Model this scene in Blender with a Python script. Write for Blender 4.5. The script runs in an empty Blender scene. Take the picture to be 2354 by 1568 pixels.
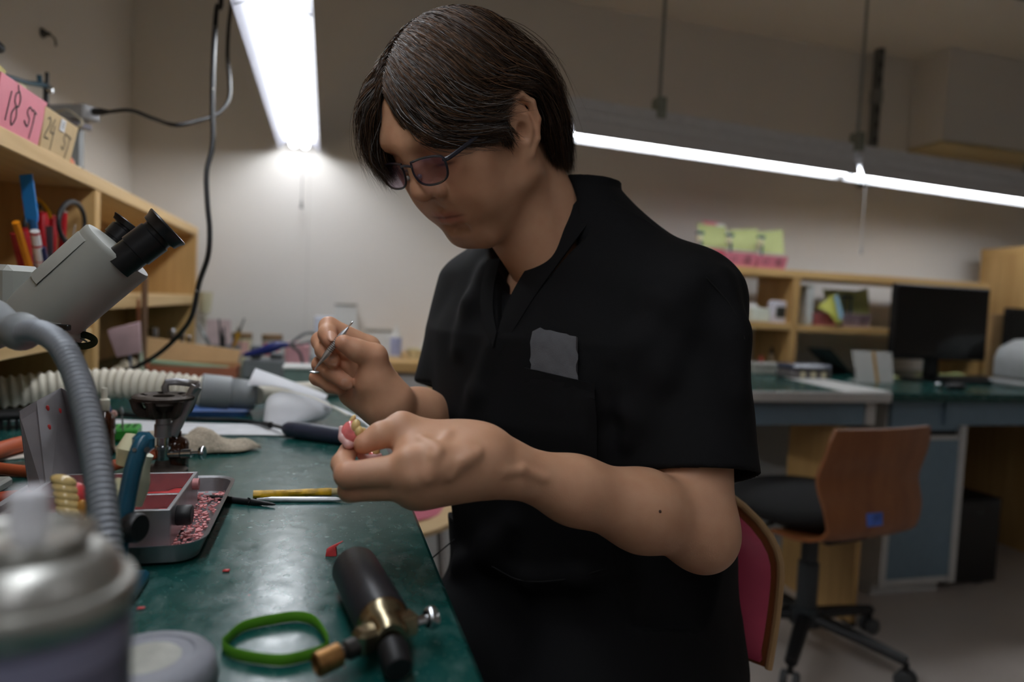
import bpy, bmesh, math, random
import numpy as np
from mathutils import Vector, Matrix, Quaternion

# ------------------------------------------------------------------ camera, world, exposure
SC = bpy.context.scene
COL = SC.collection
IMW, IMH = 2354.0, 1568.0
FPX = 1569.0                                   # 24 mm lens on a 36 mm sensor
YAW, PITCH, ROLL = math.radians(15.35), math.radians(3.15), math.radians(2.7)
CAMP = Vector((0.0, 0.0, 0.99))
_f = Vector((math.sin(YAW)*math.cos(PITCH), math.cos(YAW)*math.cos(PITCH), -math.sin(PITCH)))
_r0 = Vector((math.cos(YAW), -math.sin(YAW), 0.0)); _u0 = _r0.cross(_f)
CR = _r0*math.cos(ROLL) + _u0*math.sin(ROLL)
CU = -_r0*math.sin(ROLL) + _u0*math.cos(ROLL)
CF = _f
cd = bpy.data.cameras.new('camera'); cam = bpy.data.objects.new('camera', cd); COL.objects.link(cam)
cam.matrix_world = Matrix(((CR.x, CU.x, -CF.x, CAMP.x), (CR.y, CU.y, -CF.y, CAMP.y), (CR.z, CU.z, -CF.z, CAMP.z), (0, 0, 0, 1)))
cd.sensor_width = 36.0; cd.lens = FPX*36.0/IMW; cd.clip_start = 0.02; cd.clip_end = 50
cd.dof.use_dof = True; cd.dof.focus_distance = 0.70; cd.dof.aperture_fstop = 2.8
SC.camera = cam
W = bpy.data.worlds.new('world'); SC.world = W; W.use_nodes = True
W.node_tree.nodes['Background'].inputs[0].default_value = (0.5, 0.55, 0.6, 1)
W.node_tree.nodes['Background'].inputs[1].default_value = 0.02
SC.view_settings.view_transform = 'Standard'; SC.view_settings.look = 'None'
SC.view_settings.gamma = 1.0; SC.view_settings.use_curve_mapping = False
SC.view_settings.exposure = 0.0
TUBE_A = 14.0        # emission of the fluorescent tubes over the near bench
TUBE_B = 13.0        # emission of the fluorescent tubes over the far desk
FILL_TUBE = 5.8 #         # emission of the added, unseen fill tubes behind the camera

# ------------------------------------------------------------------ pixels to directions
def ray(px, py):
    return CF + CR*((px-IMW/2)/FPX) - CU*((py-IMH/2)/FPX)
def P(px, py, d): return CAMP + ray(px, py)*d
def Pz(px, py, z):
    r = ray(px, py); return CAMP + r*((z-CAMP.z)/r.z)
def Py(px, py, y):
    r = ray(px, py); return CAMP + r*((y-CAMP.y)/r.y)
def Px(px, py, x):
    r = ray(px, py); return CAMP + r*((x-CAMP.x)/r.x)
V = Vector
random.seed(7)

# ------------------------------------------------------------------ materials
MATS = {}
def _new(name):
    m = bpy.data.materials.new(name); m.use_nodes = True; MATS[name] = m
    nt = m.node_tree; return m, nt, nt.nodes['Principled BSDF']
def C3(c): return (c[0], c[1], c[2], 1.0)
def srgb(r, g, b):
    f = lambda v: (v/255/12.92) if v/255 <= 0.04045 else ((v/255+0.055)/1.055)**2.4
    return (f(r), f(g), f(b))
def mat(name, col, rough=0.5, metal=0.0, var=0.08, scale=30.0, bump=0.0, bscale=None, spec=0.5, trans=0.0, ior=1.45, emit=None, estr=0.0, sss=0.0, stretch=None, coat=0.0, alpha=1.0, sheen=0.0):
    """plain procedural material: noise-varied colour, optional fine bump"""
    if name in MATS: return MATS[name]
    m, nt, b = _new(name); N = nt.nodes; Lk = nt.links
    tc = N.new('ShaderNodeTexCoord'); src = tc.outputs['Object']
    if stretch:
        mp = N.new('ShaderNodeMapping'); mp.inputs['Scale'].default_value = stretch
        Lk.new(src, mp.inputs['Vector']); src = mp.outputs['Vector']
    nz = N.new('ShaderNodeTexNoise'); nz.inputs['Scale'].default_value = scale; nz.inputs['Detail'].default_value = 5
    Lk.new(src, nz.inputs['Vector'])
    rp = N.new('ShaderNodeValToRGB'); rp.color_ramp.elements[0].position = 0.3; rp.color_ramp.elements[1].position = 0.7
    rp.color_ramp.elements[0].color = C3([max(0, c*(1-var)) for c in col]); rp.color_ramp.elements[1].color = C3([min(1, c*(1+var)) for c in col])
    Lk.new(nz.outputs['Fac'], rp.inputs['Fac']); Lk.new(rp.outputs['Color'], b.inputs['Base Color'])
    b.inputs['Roughness'].default_value = rough; b.inputs['Metallic'].default_value = metal
    b.inputs['Specular IOR Level'].default_value = spec; b.inputs['IOR'].default_value = ior
    b.inputs['Transmission Weight'].default_value = trans; b.inputs['Coat Weight'].default_value = coat
    b.inputs['Alpha'].default_value = alpha; b.inputs['Sheen Weight'].default_value = sheen
    if sss:
        b.inputs['Subsurface Weight'].default_value = sss; b.inputs['Subsurface Radius'].default_value = (0.012, 0.005, 0.003); b.inputs['Subsurface Scale'].default_value = 0.6
    if emit: b.inputs['Emission Color'].default_value = C3(emit); b.inputs['Emission Strength'].default_value = estr
    if bump:
        n2 = N.new('ShaderNodeTexNoise'); n2.inputs['Scale'].default_value = bscale or scale*4; n2.inputs['Detail'].default_value = 4
        Lk.new(src, n2.inputs['Vector'])
        bp = N.new('ShaderNodeBump'); bp.inputs['Strength'].default_value = bump; bp.inputs['Distance'].default_value = 0.002
        Lk.new(n2.outputs['Fac'], bp.inputs['Height']); Lk.new(bp.outputs['Normal'], b.inputs['Normal'])
    return m
def wood(name, c1, c2, axis='y', scale=14.0, rough=0.55):
    if name in MATS: return MATS[name]
    m, nt, b = _new(name); N = nt.nodes; Lk = nt.links
    tc = N.new('ShaderNodeTexCoord'); mp = N.new('ShaderNodeMapping')
    s = {'x': (0.06, 1, 1), 'y': (1, 0.06, 1), 'z': (1, 1, 0.06)}[axis]
    mp.inputs['Scale'].default_value = s; Lk.new(tc.outputs['Object'], mp.inputs['Vector'])
    nz = N.new('ShaderNodeTexNoise'); nz.inputs['Scale'].default_value = scale*3; nz.inputs['Detail'].default_value = 6; nz.inputs['Distortion'].default_value = 0.6
    Lk.new(mp.outputs['Vector'], nz.inputs['Vector'])
    n3 = N.new('ShaderNodeTexNoise'); n3.inputs['Scale'].default_value = scale*0.7; Lk.new(mp.outputs['Vector'], n3.inputs['Vector'])
    mx = N.new('ShaderNodeMix'); mx.data_type = 'FLOAT'; mx.inputs[0].default_value = 0.4
    Lk.new(nz.outputs['Fac'], mx.inputs[2]); Lk.new(n3.outputs['Fac'], mx.inputs[3])
    rp = N.new('ShaderNodeValToRGB'); rp.color_ramp.elements[0].position = 0.35; rp.color_ramp.elements[1].position = 0.65
    rp.color_ramp.elements[0].color = C3(c1); rp.color_ramp.elements[1].color = C3(c2)
    Lk.new(mx.outputs[0], rp.inputs['Fac']); Lk.new(rp.outputs['Color'], b.inputs['Base Color'])
    b.inputs['Roughness'].default_value = rough
    bp = N.new('ShaderNodeBump'); bp.inputs['Strength'].default_value = 0.08; bp.inputs['Distance'].default_value = 0.001
    Lk.new(nz.outputs['Fac'], bp.inputs['Height']); Lk.new(bp.outputs['Normal'], b.inputs['Normal'])
    return m

# ------------------------------------------------------------------ objects
ORG = {}
def _set(o, label=None, cat=None, group=None, kind=None):
    if label: o['label'] = label
    if cat: o['category'] = cat
    if group: o['group'] = group
    if kind: o['kind'] = kind
    return o
def thing(name, label, cat, loc=(0, 0, 0), group=None, kind=None):
    o = bpy.data.objects.new(name, None); COL.objects.link(o); o.empty_display_size = 0.02
    o.location = loc; ORG[o.name] = V(loc); return _set(o, label, cat, group, kind)
def frame(origin, xdir=None, zdir=(0, 0, 1)):
    """4x4 with z = zdir, x as close to xdir as possible"""
    z = V(zdir).normalized(); x = V(xdir) if xdir is not None else (V((1, 0, 0)) if abs(z.x) < 0.9 else V((0, 1, 0)))
    x = (x - z*x.dot(z)).normalized(); y = z.cross(x); o = V(origin)
    return Matrix(((x.x, y.x, z.x, o.x), (x.y, y.y, z.y, o.y), (x.z, y.z, z.z, o.z), (0, 0, 0, 1)))
def rotz(a, origin=(0, 0, 0)):
    return Matrix.Translation(V(origin)) @ Matrix.Rotation(a, 4, 'Z')
def spline(pts, n=8):
    """Catmull-Rom through pts"""
    p = [V(q) for q in pts]; out = []
    if len(p) < 3: return p
    ext = [p[0]*2-p[1]] + p + [p[-1]*2-p[-2]]
    for i in range(1, len(ext)-2):
        a, b, c, d = ext[i-1], ext[i], ext[i+1], ext[i+2]
        for k in range(n):
            t = k/n
            out.append(0.5*((2*b)+(c-a)*t+(2*a-5*b+4*c-d)*t*t+(3*b-a-3*c+d)*t**3))
    out.append(p[-1]); return out
class MB:
    def __init__(s, M=None): s.v = []; s.f = []; s.M = M
    def _add(s, vs, fs):
        o = len(s.v)
        if s.M is not None: vs = [s.M @ V(q) for q in vs]
        s.v += [tuple(q) for q in vs]; s.f += [tuple(i+o for i in f) for f in fs]; return s
    def box(s, c, size, R=None, ch=0.0):
        """box, optionally chamfered along every edge by ch"""
        hx, hy, hz = [q/2 for q in size]; c = V(c)
        if ch <= 0:
            vs = [V((x*hx, y*hy, z*hz)) for x in (-1, 1) for y in (-1, 1) for z in (-1, 1)]
            fs = [(0, 1, 3, 2), (4, 6, 7, 5), (0, 4, 5, 1), (2, 3, 7, 6), (0, 2, 6, 4), (1, 5, 7, 3)]
        else:
            ch = min(ch, 0.49*min(size)); vs = []; idx = {}
            for x in (-1, 1):
                for y in (-1, 1):
                    for z in (-1, 1):
                        for a in range(3):
                            q = [x*(hx-(ch if a != 0 else 0)), y*(hy-(ch if a != 1 else 0)), z*(hz-(ch if a != 2 else 0))]
                            idx[(x, y, z, a)] = len(vs); vs.append(V(q))
            fs = []
            for a in range(3):
                b, d = [(1, 2), (0, 2), (0, 1)][a]
                for sg in (-1, 1):
                    q = []
                    for (i, j) in ((-1, -1), (1, -1), (1, 1), (-1, 1)):
                        k = [0, 0, 0]; k[a] = sg; k[b] = i; k[d] = j; q.append(idx[(*k, a)])
                    fs.append(tuple(q))
            for a in range(3):
                b, d = [(1, 2), (0, 2), (0, 1)][a]
                for i in (-1, 1):
                    for j in (-1, 1):
                        k0 = [0, 0, 0]; k0[a] = -1; k0[b] = i; k0[d] = j; k1 = list(k0); k1[a] = 1
                        fs.append((idx[(*k0, b)], idx[(*k1, b)], idx[(*k1, d)], idx[(*k0, d)]))
            for x in (-1, 1):
                for y in (-1, 1):
                    for z in (-1, 1): fs.append(tuple(idx[(x, y, z, a)] for a in range(3)))
        vs = [(R @ q if R is not None else q)+c for q in vs]
        return s._add(vs, fs)
    def span(s, lo, hi, ch=0.0):
        lo, hi = V(lo), V(hi); return s.box((lo+hi)/2, [abs(q) for q in (hi-lo)], ch=ch)
    def lathe(s, prof, M=None, seg=24, closed=False, arc=None):
        """prof: list of (r, z) around local z of frame M"""
        vs = []; fs = []; n = len(prof); a0, a1 = arc or (0, 2*math.pi); full = arc is None
        m = seg if full else seg+1
        for k in range(m):
            a = a0+(a1-a0)*k/seg
            for (r, z) in prof: vs.append(V((r*math.cos(a), r*math.sin(a), z)))
        for k in range(seg):
            k2 = (k+1) % m
            for i in range(n-1 if not closed else n):
                j = (i+1) % n
                fs.append((k*n+i, k2*n+i, k2*n+j, k*n+j))
        if full and not closed:
            if prof[0][0] > 1e-6: fs.append(tuple(k*n for k in range(m))[::-1])
            if prof[-1][0] > 1e-6: fs.append(tuple(k*n+n-1 for k in range(m)))
        if M is not None: vs = [M @ q for q in vs]
        return s._add(vs, fs)
    def cyl(s, a, b, r0, r1=None, seg=16):
        a, b = V(a), V(b); L = (b-a).length
        return s.lathe([(r0, 0), (r1 if r1 is not None else r0, L)], frame(a, zdir=(b-a)), seg)
    def tube(s, pts, r, seg=8, cap=True, flat=None, up=None):
        """sweep a circle (or ellipse: flat=(a,b) factors) along pts; r may be a list"""
        p = [V(q) for q in pts]; n = len(p); vs = []; fs = []
        rr = r if isinstance(r, (list, tuple)) else [r]*n
        t0 = (p[1]-p[0]).normalized(); nrm = V(up) if up is not None else (V((0, 0, 1)) if abs(t0.z) < 0.9 else V((1, 0, 0)))
        for i in range(n):
            t = (p[min(i+1, n-1)]-p[max(i-1, 0)]).normalized()
            nrm = (nrm-t*nrm.dot(t)).normalized(); bn = t.cross(nrm)
            fa, fb = flat or (1, 1)
            for k in range(seg):
                a = 2*math.pi*k/seg
                vs.append(p[i]+nrm*(math.cos(a)*rr[i]*fa)+bn*(math.sin(a)*rr[i]*fb))
        for i in range(n-1):
            for k in range(seg):
                k2 = (k+1) % seg; fs.append((i*seg+k, i*seg+k2, (i+1)*seg+k2, (i+1)*seg+k))
        if cap: fs.append(tuple(range(seg))[::-1]); fs.append(tuple((n-1)*seg+k for k in range(seg)))
        return s._add(vs, fs)
    def prism(s, poly, off):
        """polygon (3-D points) extruded by vector off"""
        p = [V(q) for q in poly]; o = V(off); n = len(p)
        fs = [tuple(range(n))[::-1], tuple(range(n, 2*n))]
        fs += [(i, (i+1) % n, n+(i+1) % n, n+i) for i in range(n)]
        return s._add(p+[q+o for q in p], fs)
    def loft(s, rings, cap=True, loop=True):
        n = len(rings[0]); vs = [V(q) for r in rings for q in r]; fs = []
        for i in range(len(rings)-1):
            for k in range(n if loop else n-1):
                k2 = (k+1) % n; fs.append((i*n+k, i*n+k2, (i+1)*n+k2, (i+1)*n+k))
        if cap and loop: fs.append(tuple(range(n))[::-1]); fs.append(tuple((len(rings)-1)*n+k for k in range(n)))
        return s._add(vs, fs)
    def sheet(s, fn, nu, nv, thick=0.0):
        """fn(u,v)->point; solid sheet when thick (offset along computed normal)"""
        g = [[V(fn(i/nu, j/nv)) for j in range(nv+1)] for i in range(nu+1)]
        vs = [q for r in g for q in r]; w = nv+1; fs = []
        for i in range(nu):
            for j in range(nv): fs.append((i*w+j, (i+1)*w+j, (i+1)*w+j+1, i*w+j+1))
        if thick:
            N = []
            for i in range(nu+1):
                for j in range(nv+1):
                    du = g[min(i+1, nu)][j]-g[max(i-1, 0)][j]; dv = g[i][min(j+1, nv)]-g[i][max(j-1, 0)]
                    q = du.cross(dv); N.append(q.normalized() if q.length > 0 else V((0, 0, 1)))
            o = len(vs); vs2 = [p-n*thick for p, n in zip(vs, N)]
            fs += [tuple(i+o for i in f)[::-1] for f in fs]
            brd = [i*w for i in range(nu+1)]+[nu*w+j for j in range(1, nv+1)]+[i*w+nv for i in range(nu-1, -1, -1)]+[j for j in range(nv-1, 0, -1)]
            for k in range(len(brd)):
                a, b = brd[k], brd[(k+1) % len(brd)]; fs.append((b, a, a+o, b+o))
            vs = vs+vs2
        return s._add(vs, fs)
    def ball(s, c, r, seg=12, rings=8, R=None):
        rx, ry, rz = (r, r, r) if not isinstance(r, (tuple, list)) else r; c = V(c); vs = [V((0, 0, -rz))]; fs = []
        for i in range(1, rings):
            t = -math.pi/2+math.pi*i/rings
            for k in range(seg):
                a = 2*math.pi*k/seg; vs.append(V((rx*math.cos(t)*math.cos(a), ry*math.cos(t)*math.sin(a), rz*math.sin(t))))
        vs.append(V((0, 0, rz))); L = len(vs)-1
        for k in range(seg):
            k2 = (k+1) % seg; fs.append((0, 1+k2, 1+k)); fs.append((L, L-seg+k, L-seg+k2))
            for i in range(rings-2): fs.append((1+i*seg+k, 1+i*seg+k2, 1+(i+1)*seg+k2, 1+(i+1)*seg+k))
        return s._add([(R @ q if R is not None else q)+c for q in vs], fs)
    def build(s, name, m, parent=None, smooth=False, label=None, cat=None, group=None, kind=None, bevel=0.0, origin=None):
        vs = [V(q) for q in s.v]
        if parent is not None: o0 = ORG[parent.name]
        elif origin is not None: o0 = V(origin)
        else:
            lo = V([min(q[i] for q in vs) for i in range(3)]); hi = V([max(q[i] for q in vs) for i in range(3)])
            o0 = V(((lo.x+hi.x)/2, (lo.y+hi.y)/2, lo.z))
        me = bpy.data.meshes.new(name); me.from_pydata([tuple(q-o0) for q in vs], [], s.f); me.update()
        bm = bmesh.new(); bm.from_mesh(me); bmesh.ops.recalc_face_normals(bm, faces=bm.faces)
        if smooth:
            for f in bm.faces: f.smooth = True
            lim = math.radians(40)
            for e in bm.edges:
                if len(e.link_faces) == 2 and e.calc_face_angle(0) > lim: e.smooth = False
        bm.to_mesh(me); bm.free(); me.materials.append(m)
        o = bpy.data.objects.new(name, me); COL.objects.link(o)
        if parent is not None: o.parent = parent
        else: o.location = o0
        ORG[o.name] = o0
        if bevel:
            bv = o.modifiers.new('bevel', 'BEVEL'); bv.width = bevel; bv.segments = 2; bv.limit_method = 'ANGLE'; bv.angle_limit = math.radians(40)
            for f in me.polygons: f.use_smooth = True
        return _set(o, label, cat, group, kind)
def text_part(name, txt, M, size, m, parent, ext=0.0002, shear=0.0, bold=0.0):
    cu = bpy.data.curves.new(name, 'FONT'); cu.body = txt; cu.size = size; cu.extrude = ext; cu.align_x = 'CENTER'; cu.align_y = 'CENTER'
    cu.shear = shear; cu.offset = bold; cu.resolution_u = 3
    ob = bpy.data.objects.new(name, cu); dg = bpy.context.evaluated_depsgraph_get(); COL.objects.link(ob)
    dg.update(); me = bpy.data.meshes.new_from_object(ob.evaluated_get(bpy.context.evaluated_depsgraph_get()))
    bpy.data.objects.remove(ob)
    o0 = ORG[parent.name]; me.transform(Matrix.Translation(-o0) @ M); me.materials.clear(); me.materials.append(m)
    o = bpy.data.objects.new(name, me); COL.objects.link(o); o.parent = parent; ORG[o.name] = o0; return o
def ink_strokes(name, strokes, M, r, m, parent):
    """hand-drawn marker strokes: lists of 2-D points in the plane of frame M"""
    for st in strokes:
        pts = spline([M @ V((x, y, 0.0003)) for x, y in st], 5)
        MB().tube(pts, r, seg=5, flat=(0.25, 1), up=M.to_3x3() @ V((0, 0, 1))).build(name, m, parent, smooth=True)
# ------------------------------------------------------------------ room shell
XL, XR, YB, YF, ZC = -0.69, 3.7, 2.76, -2.4, 2.25
BZ = 0.75                                       # bench height
def wall_mat(name, col, stains=False):
    m, nt, b = _new(name); N = nt.nodes; Lk = nt.links
    tc = N.new('ShaderNodeTexCoord'); nz = N.new('ShaderNodeTexNoise'); nz.inputs['Scale'].default_value = 2.0; nz.inputs['Detail'].default_value = 6
    Lk.new(tc.outputs['Object'], nz.inputs['Vector'])
    rp = N.new('ShaderNodeValToRGB'); rp.color_ramp.elements[0].color = C3([c*0.93 for c in col]); rp.color_ramp.elements[1].color = C3(col)
    Lk.new(nz.outputs['Fac'], rp.inputs['Fac']); Lk.new(rp.outputs['Color'], b.inputs['Base Color']); b.inputs['Roughness'].default_value = 0.75
    n2 = N.new('ShaderNodeTexNoise'); n2.inputs['Scale'].default_value = 260; Lk.new(tc.outputs['Object'], n2.inputs['Vector'])
    bp = N.new('ShaderNodeBump'); bp.inputs['Strength'].default_value = 0.1; bp.inputs['Distance'].default_value = 0.001
    Lk.new(n2.outputs['Fac'], bp.inputs['Height']); Lk.new(bp.outputs['Normal'], b.inputs['Normal'])
    return m
WALLC = srgb(236, 231, 225)
m_wall = wall_mat('wall_paint', WALLC); m_ceil = wall_mat('ceiling_paint', srgb(236, 231, 224))
m_floor = mat('floor_vinyl', srgb(196, 186, 178), 0.35, var=0.06, scale=3, bump=0.02)
def struct(name, lo, hi, m): return MB().span(lo, hi).build(name, m, kind='structure')
struct('floor', (XL-.1, YF-.1, -.05), (XR+.1, YB+.1, 0), m_floor)
struct('ceiling', (XL-.1, YF-.1, ZC), (XR+.1, YB+.1, ZC+.05), m_ceil)
struct('wall_left', (XL-.1, YF-.1, 0), (XL, YB+.1, ZC), m_wall)
struct('wall_back', (XL, YB, 0), (XR, YB+.1, ZC), m_wall)
struct('wall_right', (XR, YF-.1, 0), (XR+.1, YB+.1, ZC), m_wall)
struct('wall_front', (XL, YF-.1, 0), (XR, YF, ZC), m_wall)
# boxed-in bulkhead in the far upper corner, with a raw timber underside board
q0 = Py(2086, 350, YB); 
bulk = MB().span((q0.x, YB-.20, q0.z+.015), (q0.x+1.0, YB-.001, ZC-.001)).build('trim_1', m_wall, kind='structure')
MB().span((q0.x-.004, YB-.204, q0.z), (q0.x+1.0, YB-.001, q0.z+.0145)).build('underside_board', wood('bulk_wood', srgb(190, 172, 130), srgb(205, 190, 150), 'x'), bulk)

# ------------------------------------------------------------------ fluorescent lamps
m_white = mat('lamp_enamel', srgb(225, 226, 230), 0.35, var=0.02)
m_shade = mat('shade_lilac_grey', srgb(128, 128, 140), 0.4, var=0.03)
m_grey = mat('lamp_grey', srgb(228, 230, 234), 0.45, var=0.03)
m_tubeA = mat('tube_glow_near', (1, 1, 1), 0.3, emit=(0.93, 0.97, 1.0), estr=TUBE_A)
m_tubeB = mat('tube_glow_far', (1, 1, 1), 0.3, emit=(0.93, 0.97, 1.0), estr=TUBE_B)
m_steel = mat('bare_steel', srgb(150, 155, 155), 0.35, 1.0, var=0.1)
m_darkst = mat('dark_steel', srgb(70, 72, 72), 0.45, 0.8, var=0.1)
def lamp_unit(label, A, B, wing, ntube, mt, rods=(), rail=False):
    """reflector fitting from A to B (bottom edge of the shade); wing = half width"""
    A, B = V(A), V(B); L = (B-A).length; M = frame(A, xdir=(0, 0, 1), zdir=(B-A))   # local x = up, y = sideways, z = along
    t = thing('fluorescent_lamp', label, 'lamp', (A+B)/2)
    sec = [(0, -wing), (0.003, -wing), (0.052, -0.034), (0.052, 0.034), (0.003, wing), (0, wing), (0.044, 0.028), (0.044, -0.028)]
    mb = MB(M); mb.loft([[V((x, y, 0)) for x, y in sec], [V((x, y, L)) for x, y in sec]]); mb.build('shade', m_shade if ntube > 1 else m_white, t)
    mb = MB(M); mb.box((0.068, 0, L/2), (0.034, 0.06, L-0.02), ch=0.004); mb.build('ballast_housing', m_grey if rail else m_white, t)
    ys = [0] if ntube == 1 else [-0.021, 0.021]
    for y in ys:
        MB(M).lathe([(0.0150, 0.019), (0.0150, L-0.019)], Matrix.Translation((0.022, y, 0)), 16).build('tube', mt, t, smooth=True)
    for z in (0.010, L-0.010):
        mb = MB(M); mb.box((0.030, 0, z), (0.034, 0.03 if ntube == 1 else 0.066, 0.016), ch=0.005); mb.build('lamp_holder', m_white, t)
    return t, M, L
zl = 1.525
# lamp over the near bench: two fittings end to end, running away from the camera
tA, MA, LA = lamp_unit('glaring white fluorescent fitting above the bench ending at the far wall', (-.114, 1.20, zl), (-.114, 2.735, zl), .074, 2, m_tubeA)
for y0 in (1.30, 2.62):
    MB().cyl((-.114, y0, zl+.08), (-.114, y0, ZC), .005, seg=8).build('hanging_rod', m_steel, tA, smooth=True)
for sx in (-1, 1):
    MB().cyl((-.114+sx*.073, 1.42, zl+.003), (-.114+sx*.030, 1.395, zl+.012), .0012, seg=6).build('spring_clip', m_darkst, tA)
MB().tube([(-.100, 2.70, zl+.0), (-.100, 2.70, zl-.19)], .0012, 6).build('pull_cord', mat('cord_grey', srgb(130, 130, 128), .8), tA)
MB().lathe([(0.002, 0), (0.006, -.03), (0.008, -.032)], Matrix.Translation((-.100, 2.70, zl-.185)), 10).build('cord_tassel', mat('tassel_grey', srgb(110, 110, 108), .8), tA, smooth=True)
tA2, _, _ = lamp_unit('glaring fluorescent fitting above the near bench at the top of the picture', (-.114, -.05, zl), (-.114, 1.16, zl), .074, 2, m_tubeA)
for y0 in (.04, 1.06):
    MB().cyl((-.114, y0, zl+.08), (-.114, y0, ZC), .005, seg=8).build('hanging_rod', m_steel, tA2, smooth=True)
m_fill_tube = mat('fill_tube_glow', (1, 1, 1), 0.3, emit=(0.96, 0.97, 1.0), estr=FILL_TUBE)
# added fill lamps unseen behind the camera: one over bench, two over aisle
for (pa, pb, lab) in (((-.114, -1.32, zl), (-.114, -.09, zl), 'added unseen fluorescent fill lamp above the bench behind the camera'), ((1.5, -1.6, 2.10), (1.5, -.3, 2.10), 'added unseen fluorescent fill lamp above the aisle behind the camera'), ((2.9, -1.6, 2.10), (2.9, -.3, 2.10), 'added unseen fluorescent fill lamp above the aisle at the right wall')):
    tC, MC_, LC_ = lamp_unit(lab, pa, pb, .074, 2, m_fill_tube)
    for u in (.1, .9):
        pc = V(pa).lerp(V(pb), u); MB().cyl(pc+V((0, 0, .08)), V((pc.x, pc.y, ZC)), .005, seg=8).build('hanging_rod', m_steel, tC, smooth=True)
# lamps over the far desk, in line, slightly skewed
jx = 1.90
def lb(x): return V((x, 2.085+(x-.75)*0.095, zl))
m_rail = mat('lamp_rail_grey', srgb(228, 230, 234), .45, .0, var=.05)
for (x0, x1, lab) in ((.72, jx-.01, 'grey suspended fluorescent lamp whose end meets the man\'s hair'), (jx+.01, 3.2, 'grey suspended fluorescent lamp above the black monitor at right')):
    t, M, L = lamp_unit(lab, lb(x0), lb(x1), .05, 1, m_tubeB, rail=True)
    MB(M).box((.105, 0, L/2), (.04, .034, L), ch=.003).build('support_rail', m_rail, t)
    xs = [Pz(1465, 275, zl+.14).x, ] if x0 < 1 else [jx+.02, 2.9]
    for x in xs:
        p = lb(x)
        MB().box(p+V((0, 0, .135)), (.034, .05, .07), ch=.004).build('rod_bracket', mat('zinc', srgb(150, 155, 145), .5, .7, var=.15), t)
        MB().cyl(p+V((0, 0, .165)), V((p.x, p.y, ZC)), .006, seg=8).build('hanging_rod', m_steel, t, smooth=True)
    if x0 > 1:
        p = lb(jx+.03)+V((0, -.05, 0))
        MB().tube([p, p+V((0, 0, -.26))], .0022, 6).build('pull_cord', mat('cord_white', srgb(205, 203, 200), .8), t)
        MB().lathe([(0.003, 0), (0.007, -.028), (0.0075, -.034)], Matrix.Translation(p+V((0, 0, -.255))), 10).build('cord_tassel', MATS['cord_white'], t, smooth=True)
# steel strut behind the far lamp
p1 = Py(2020, 60, YB-.06); p0 = Py(2003, 372, YB-.06)
m_strut = mat('strut_grey', srgb(112, 114, 112), .5, .2, var=.1)
t = thing('wall_strut', 'dark slotted steel strut standing upright behind the far lamp', 'strut', p0)
MB().span((p0.x-.016, YB-.075, p0.z-.1), (p0.x+.016, YB-.045, p1.z)).build('channel', m_strut, t)
for k in range(9):
    z = p0.z-.04+k*(p1.z-p0.z)/9
    MB().box((p0.x, YB-.0765, z), (.011, .003, .028)).build('slot', mat('slot_black', (.01, .01, .01), .9), t)
MB().box((p0.x, YB-.06, p0.z+.3), (.04, .045, .06), ch=.003).build('coupler', m_steel, t)
MB().span((p0.x-.02, YB-.046, p0.z-.11), (p0.x+.02, YB-.0005, p0.z-.08)).build('wall_foot', m_darkst, t)
MB().span((p0.x-.02, YB-.046, p1.z-.03), (p0.x+.02, YB-.0005, p1.z)).build('wall_foot', m_darkst, t)
# dark cassette on the ceiling at the upper right
c0 = Pz(2300, 0, ZC-.03)
t = thing('ceiling_vent', 'dark ceiling vent panel in the upper right corner', 'vent', (c0.x+.25, c0.y-.35, ZC-.03))
MB().span((c0.x-.05, c0.y-.72, ZC-.03), (c0.x+.6, c0.y-.02, ZC-.0005), ch=.006).build('vent_body', mat('vent_black', srgb(25, 26, 28), .5), t)
for k in range(6):
    MB().span((c0.x-.02, c0.y-.68+k*.11, ZC-.036), (c0.x+.57, c0.y-.64+k*.11, ZC-.0305)).build('louvre', m_darkst, t)
# stains and an old fixing hole on the left wall
def on_left(px, py): return Px(px, py, XL)
t = thing('wall_hook', 'small dark broken hook with a stain below on the left wall', 'hook', on_left(95, 76))
p = on_left(95, 76); 
MB().lathe([(0.010, 0), (0.012, .004), (0.006, .012), (0.004, .02)], frame(p, zdir=(1, 0, 0)), 12).build('hook_base', m_darkst, t, smooth=True)
MB().tube(spline([p+V((.018, 0, 0)), p+V((.022, .02, -.004)), p+V((.018, .04, -.014))], 4), .0025, 6).build('hook_tip', m_darkst, t, smooth=True)

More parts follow.
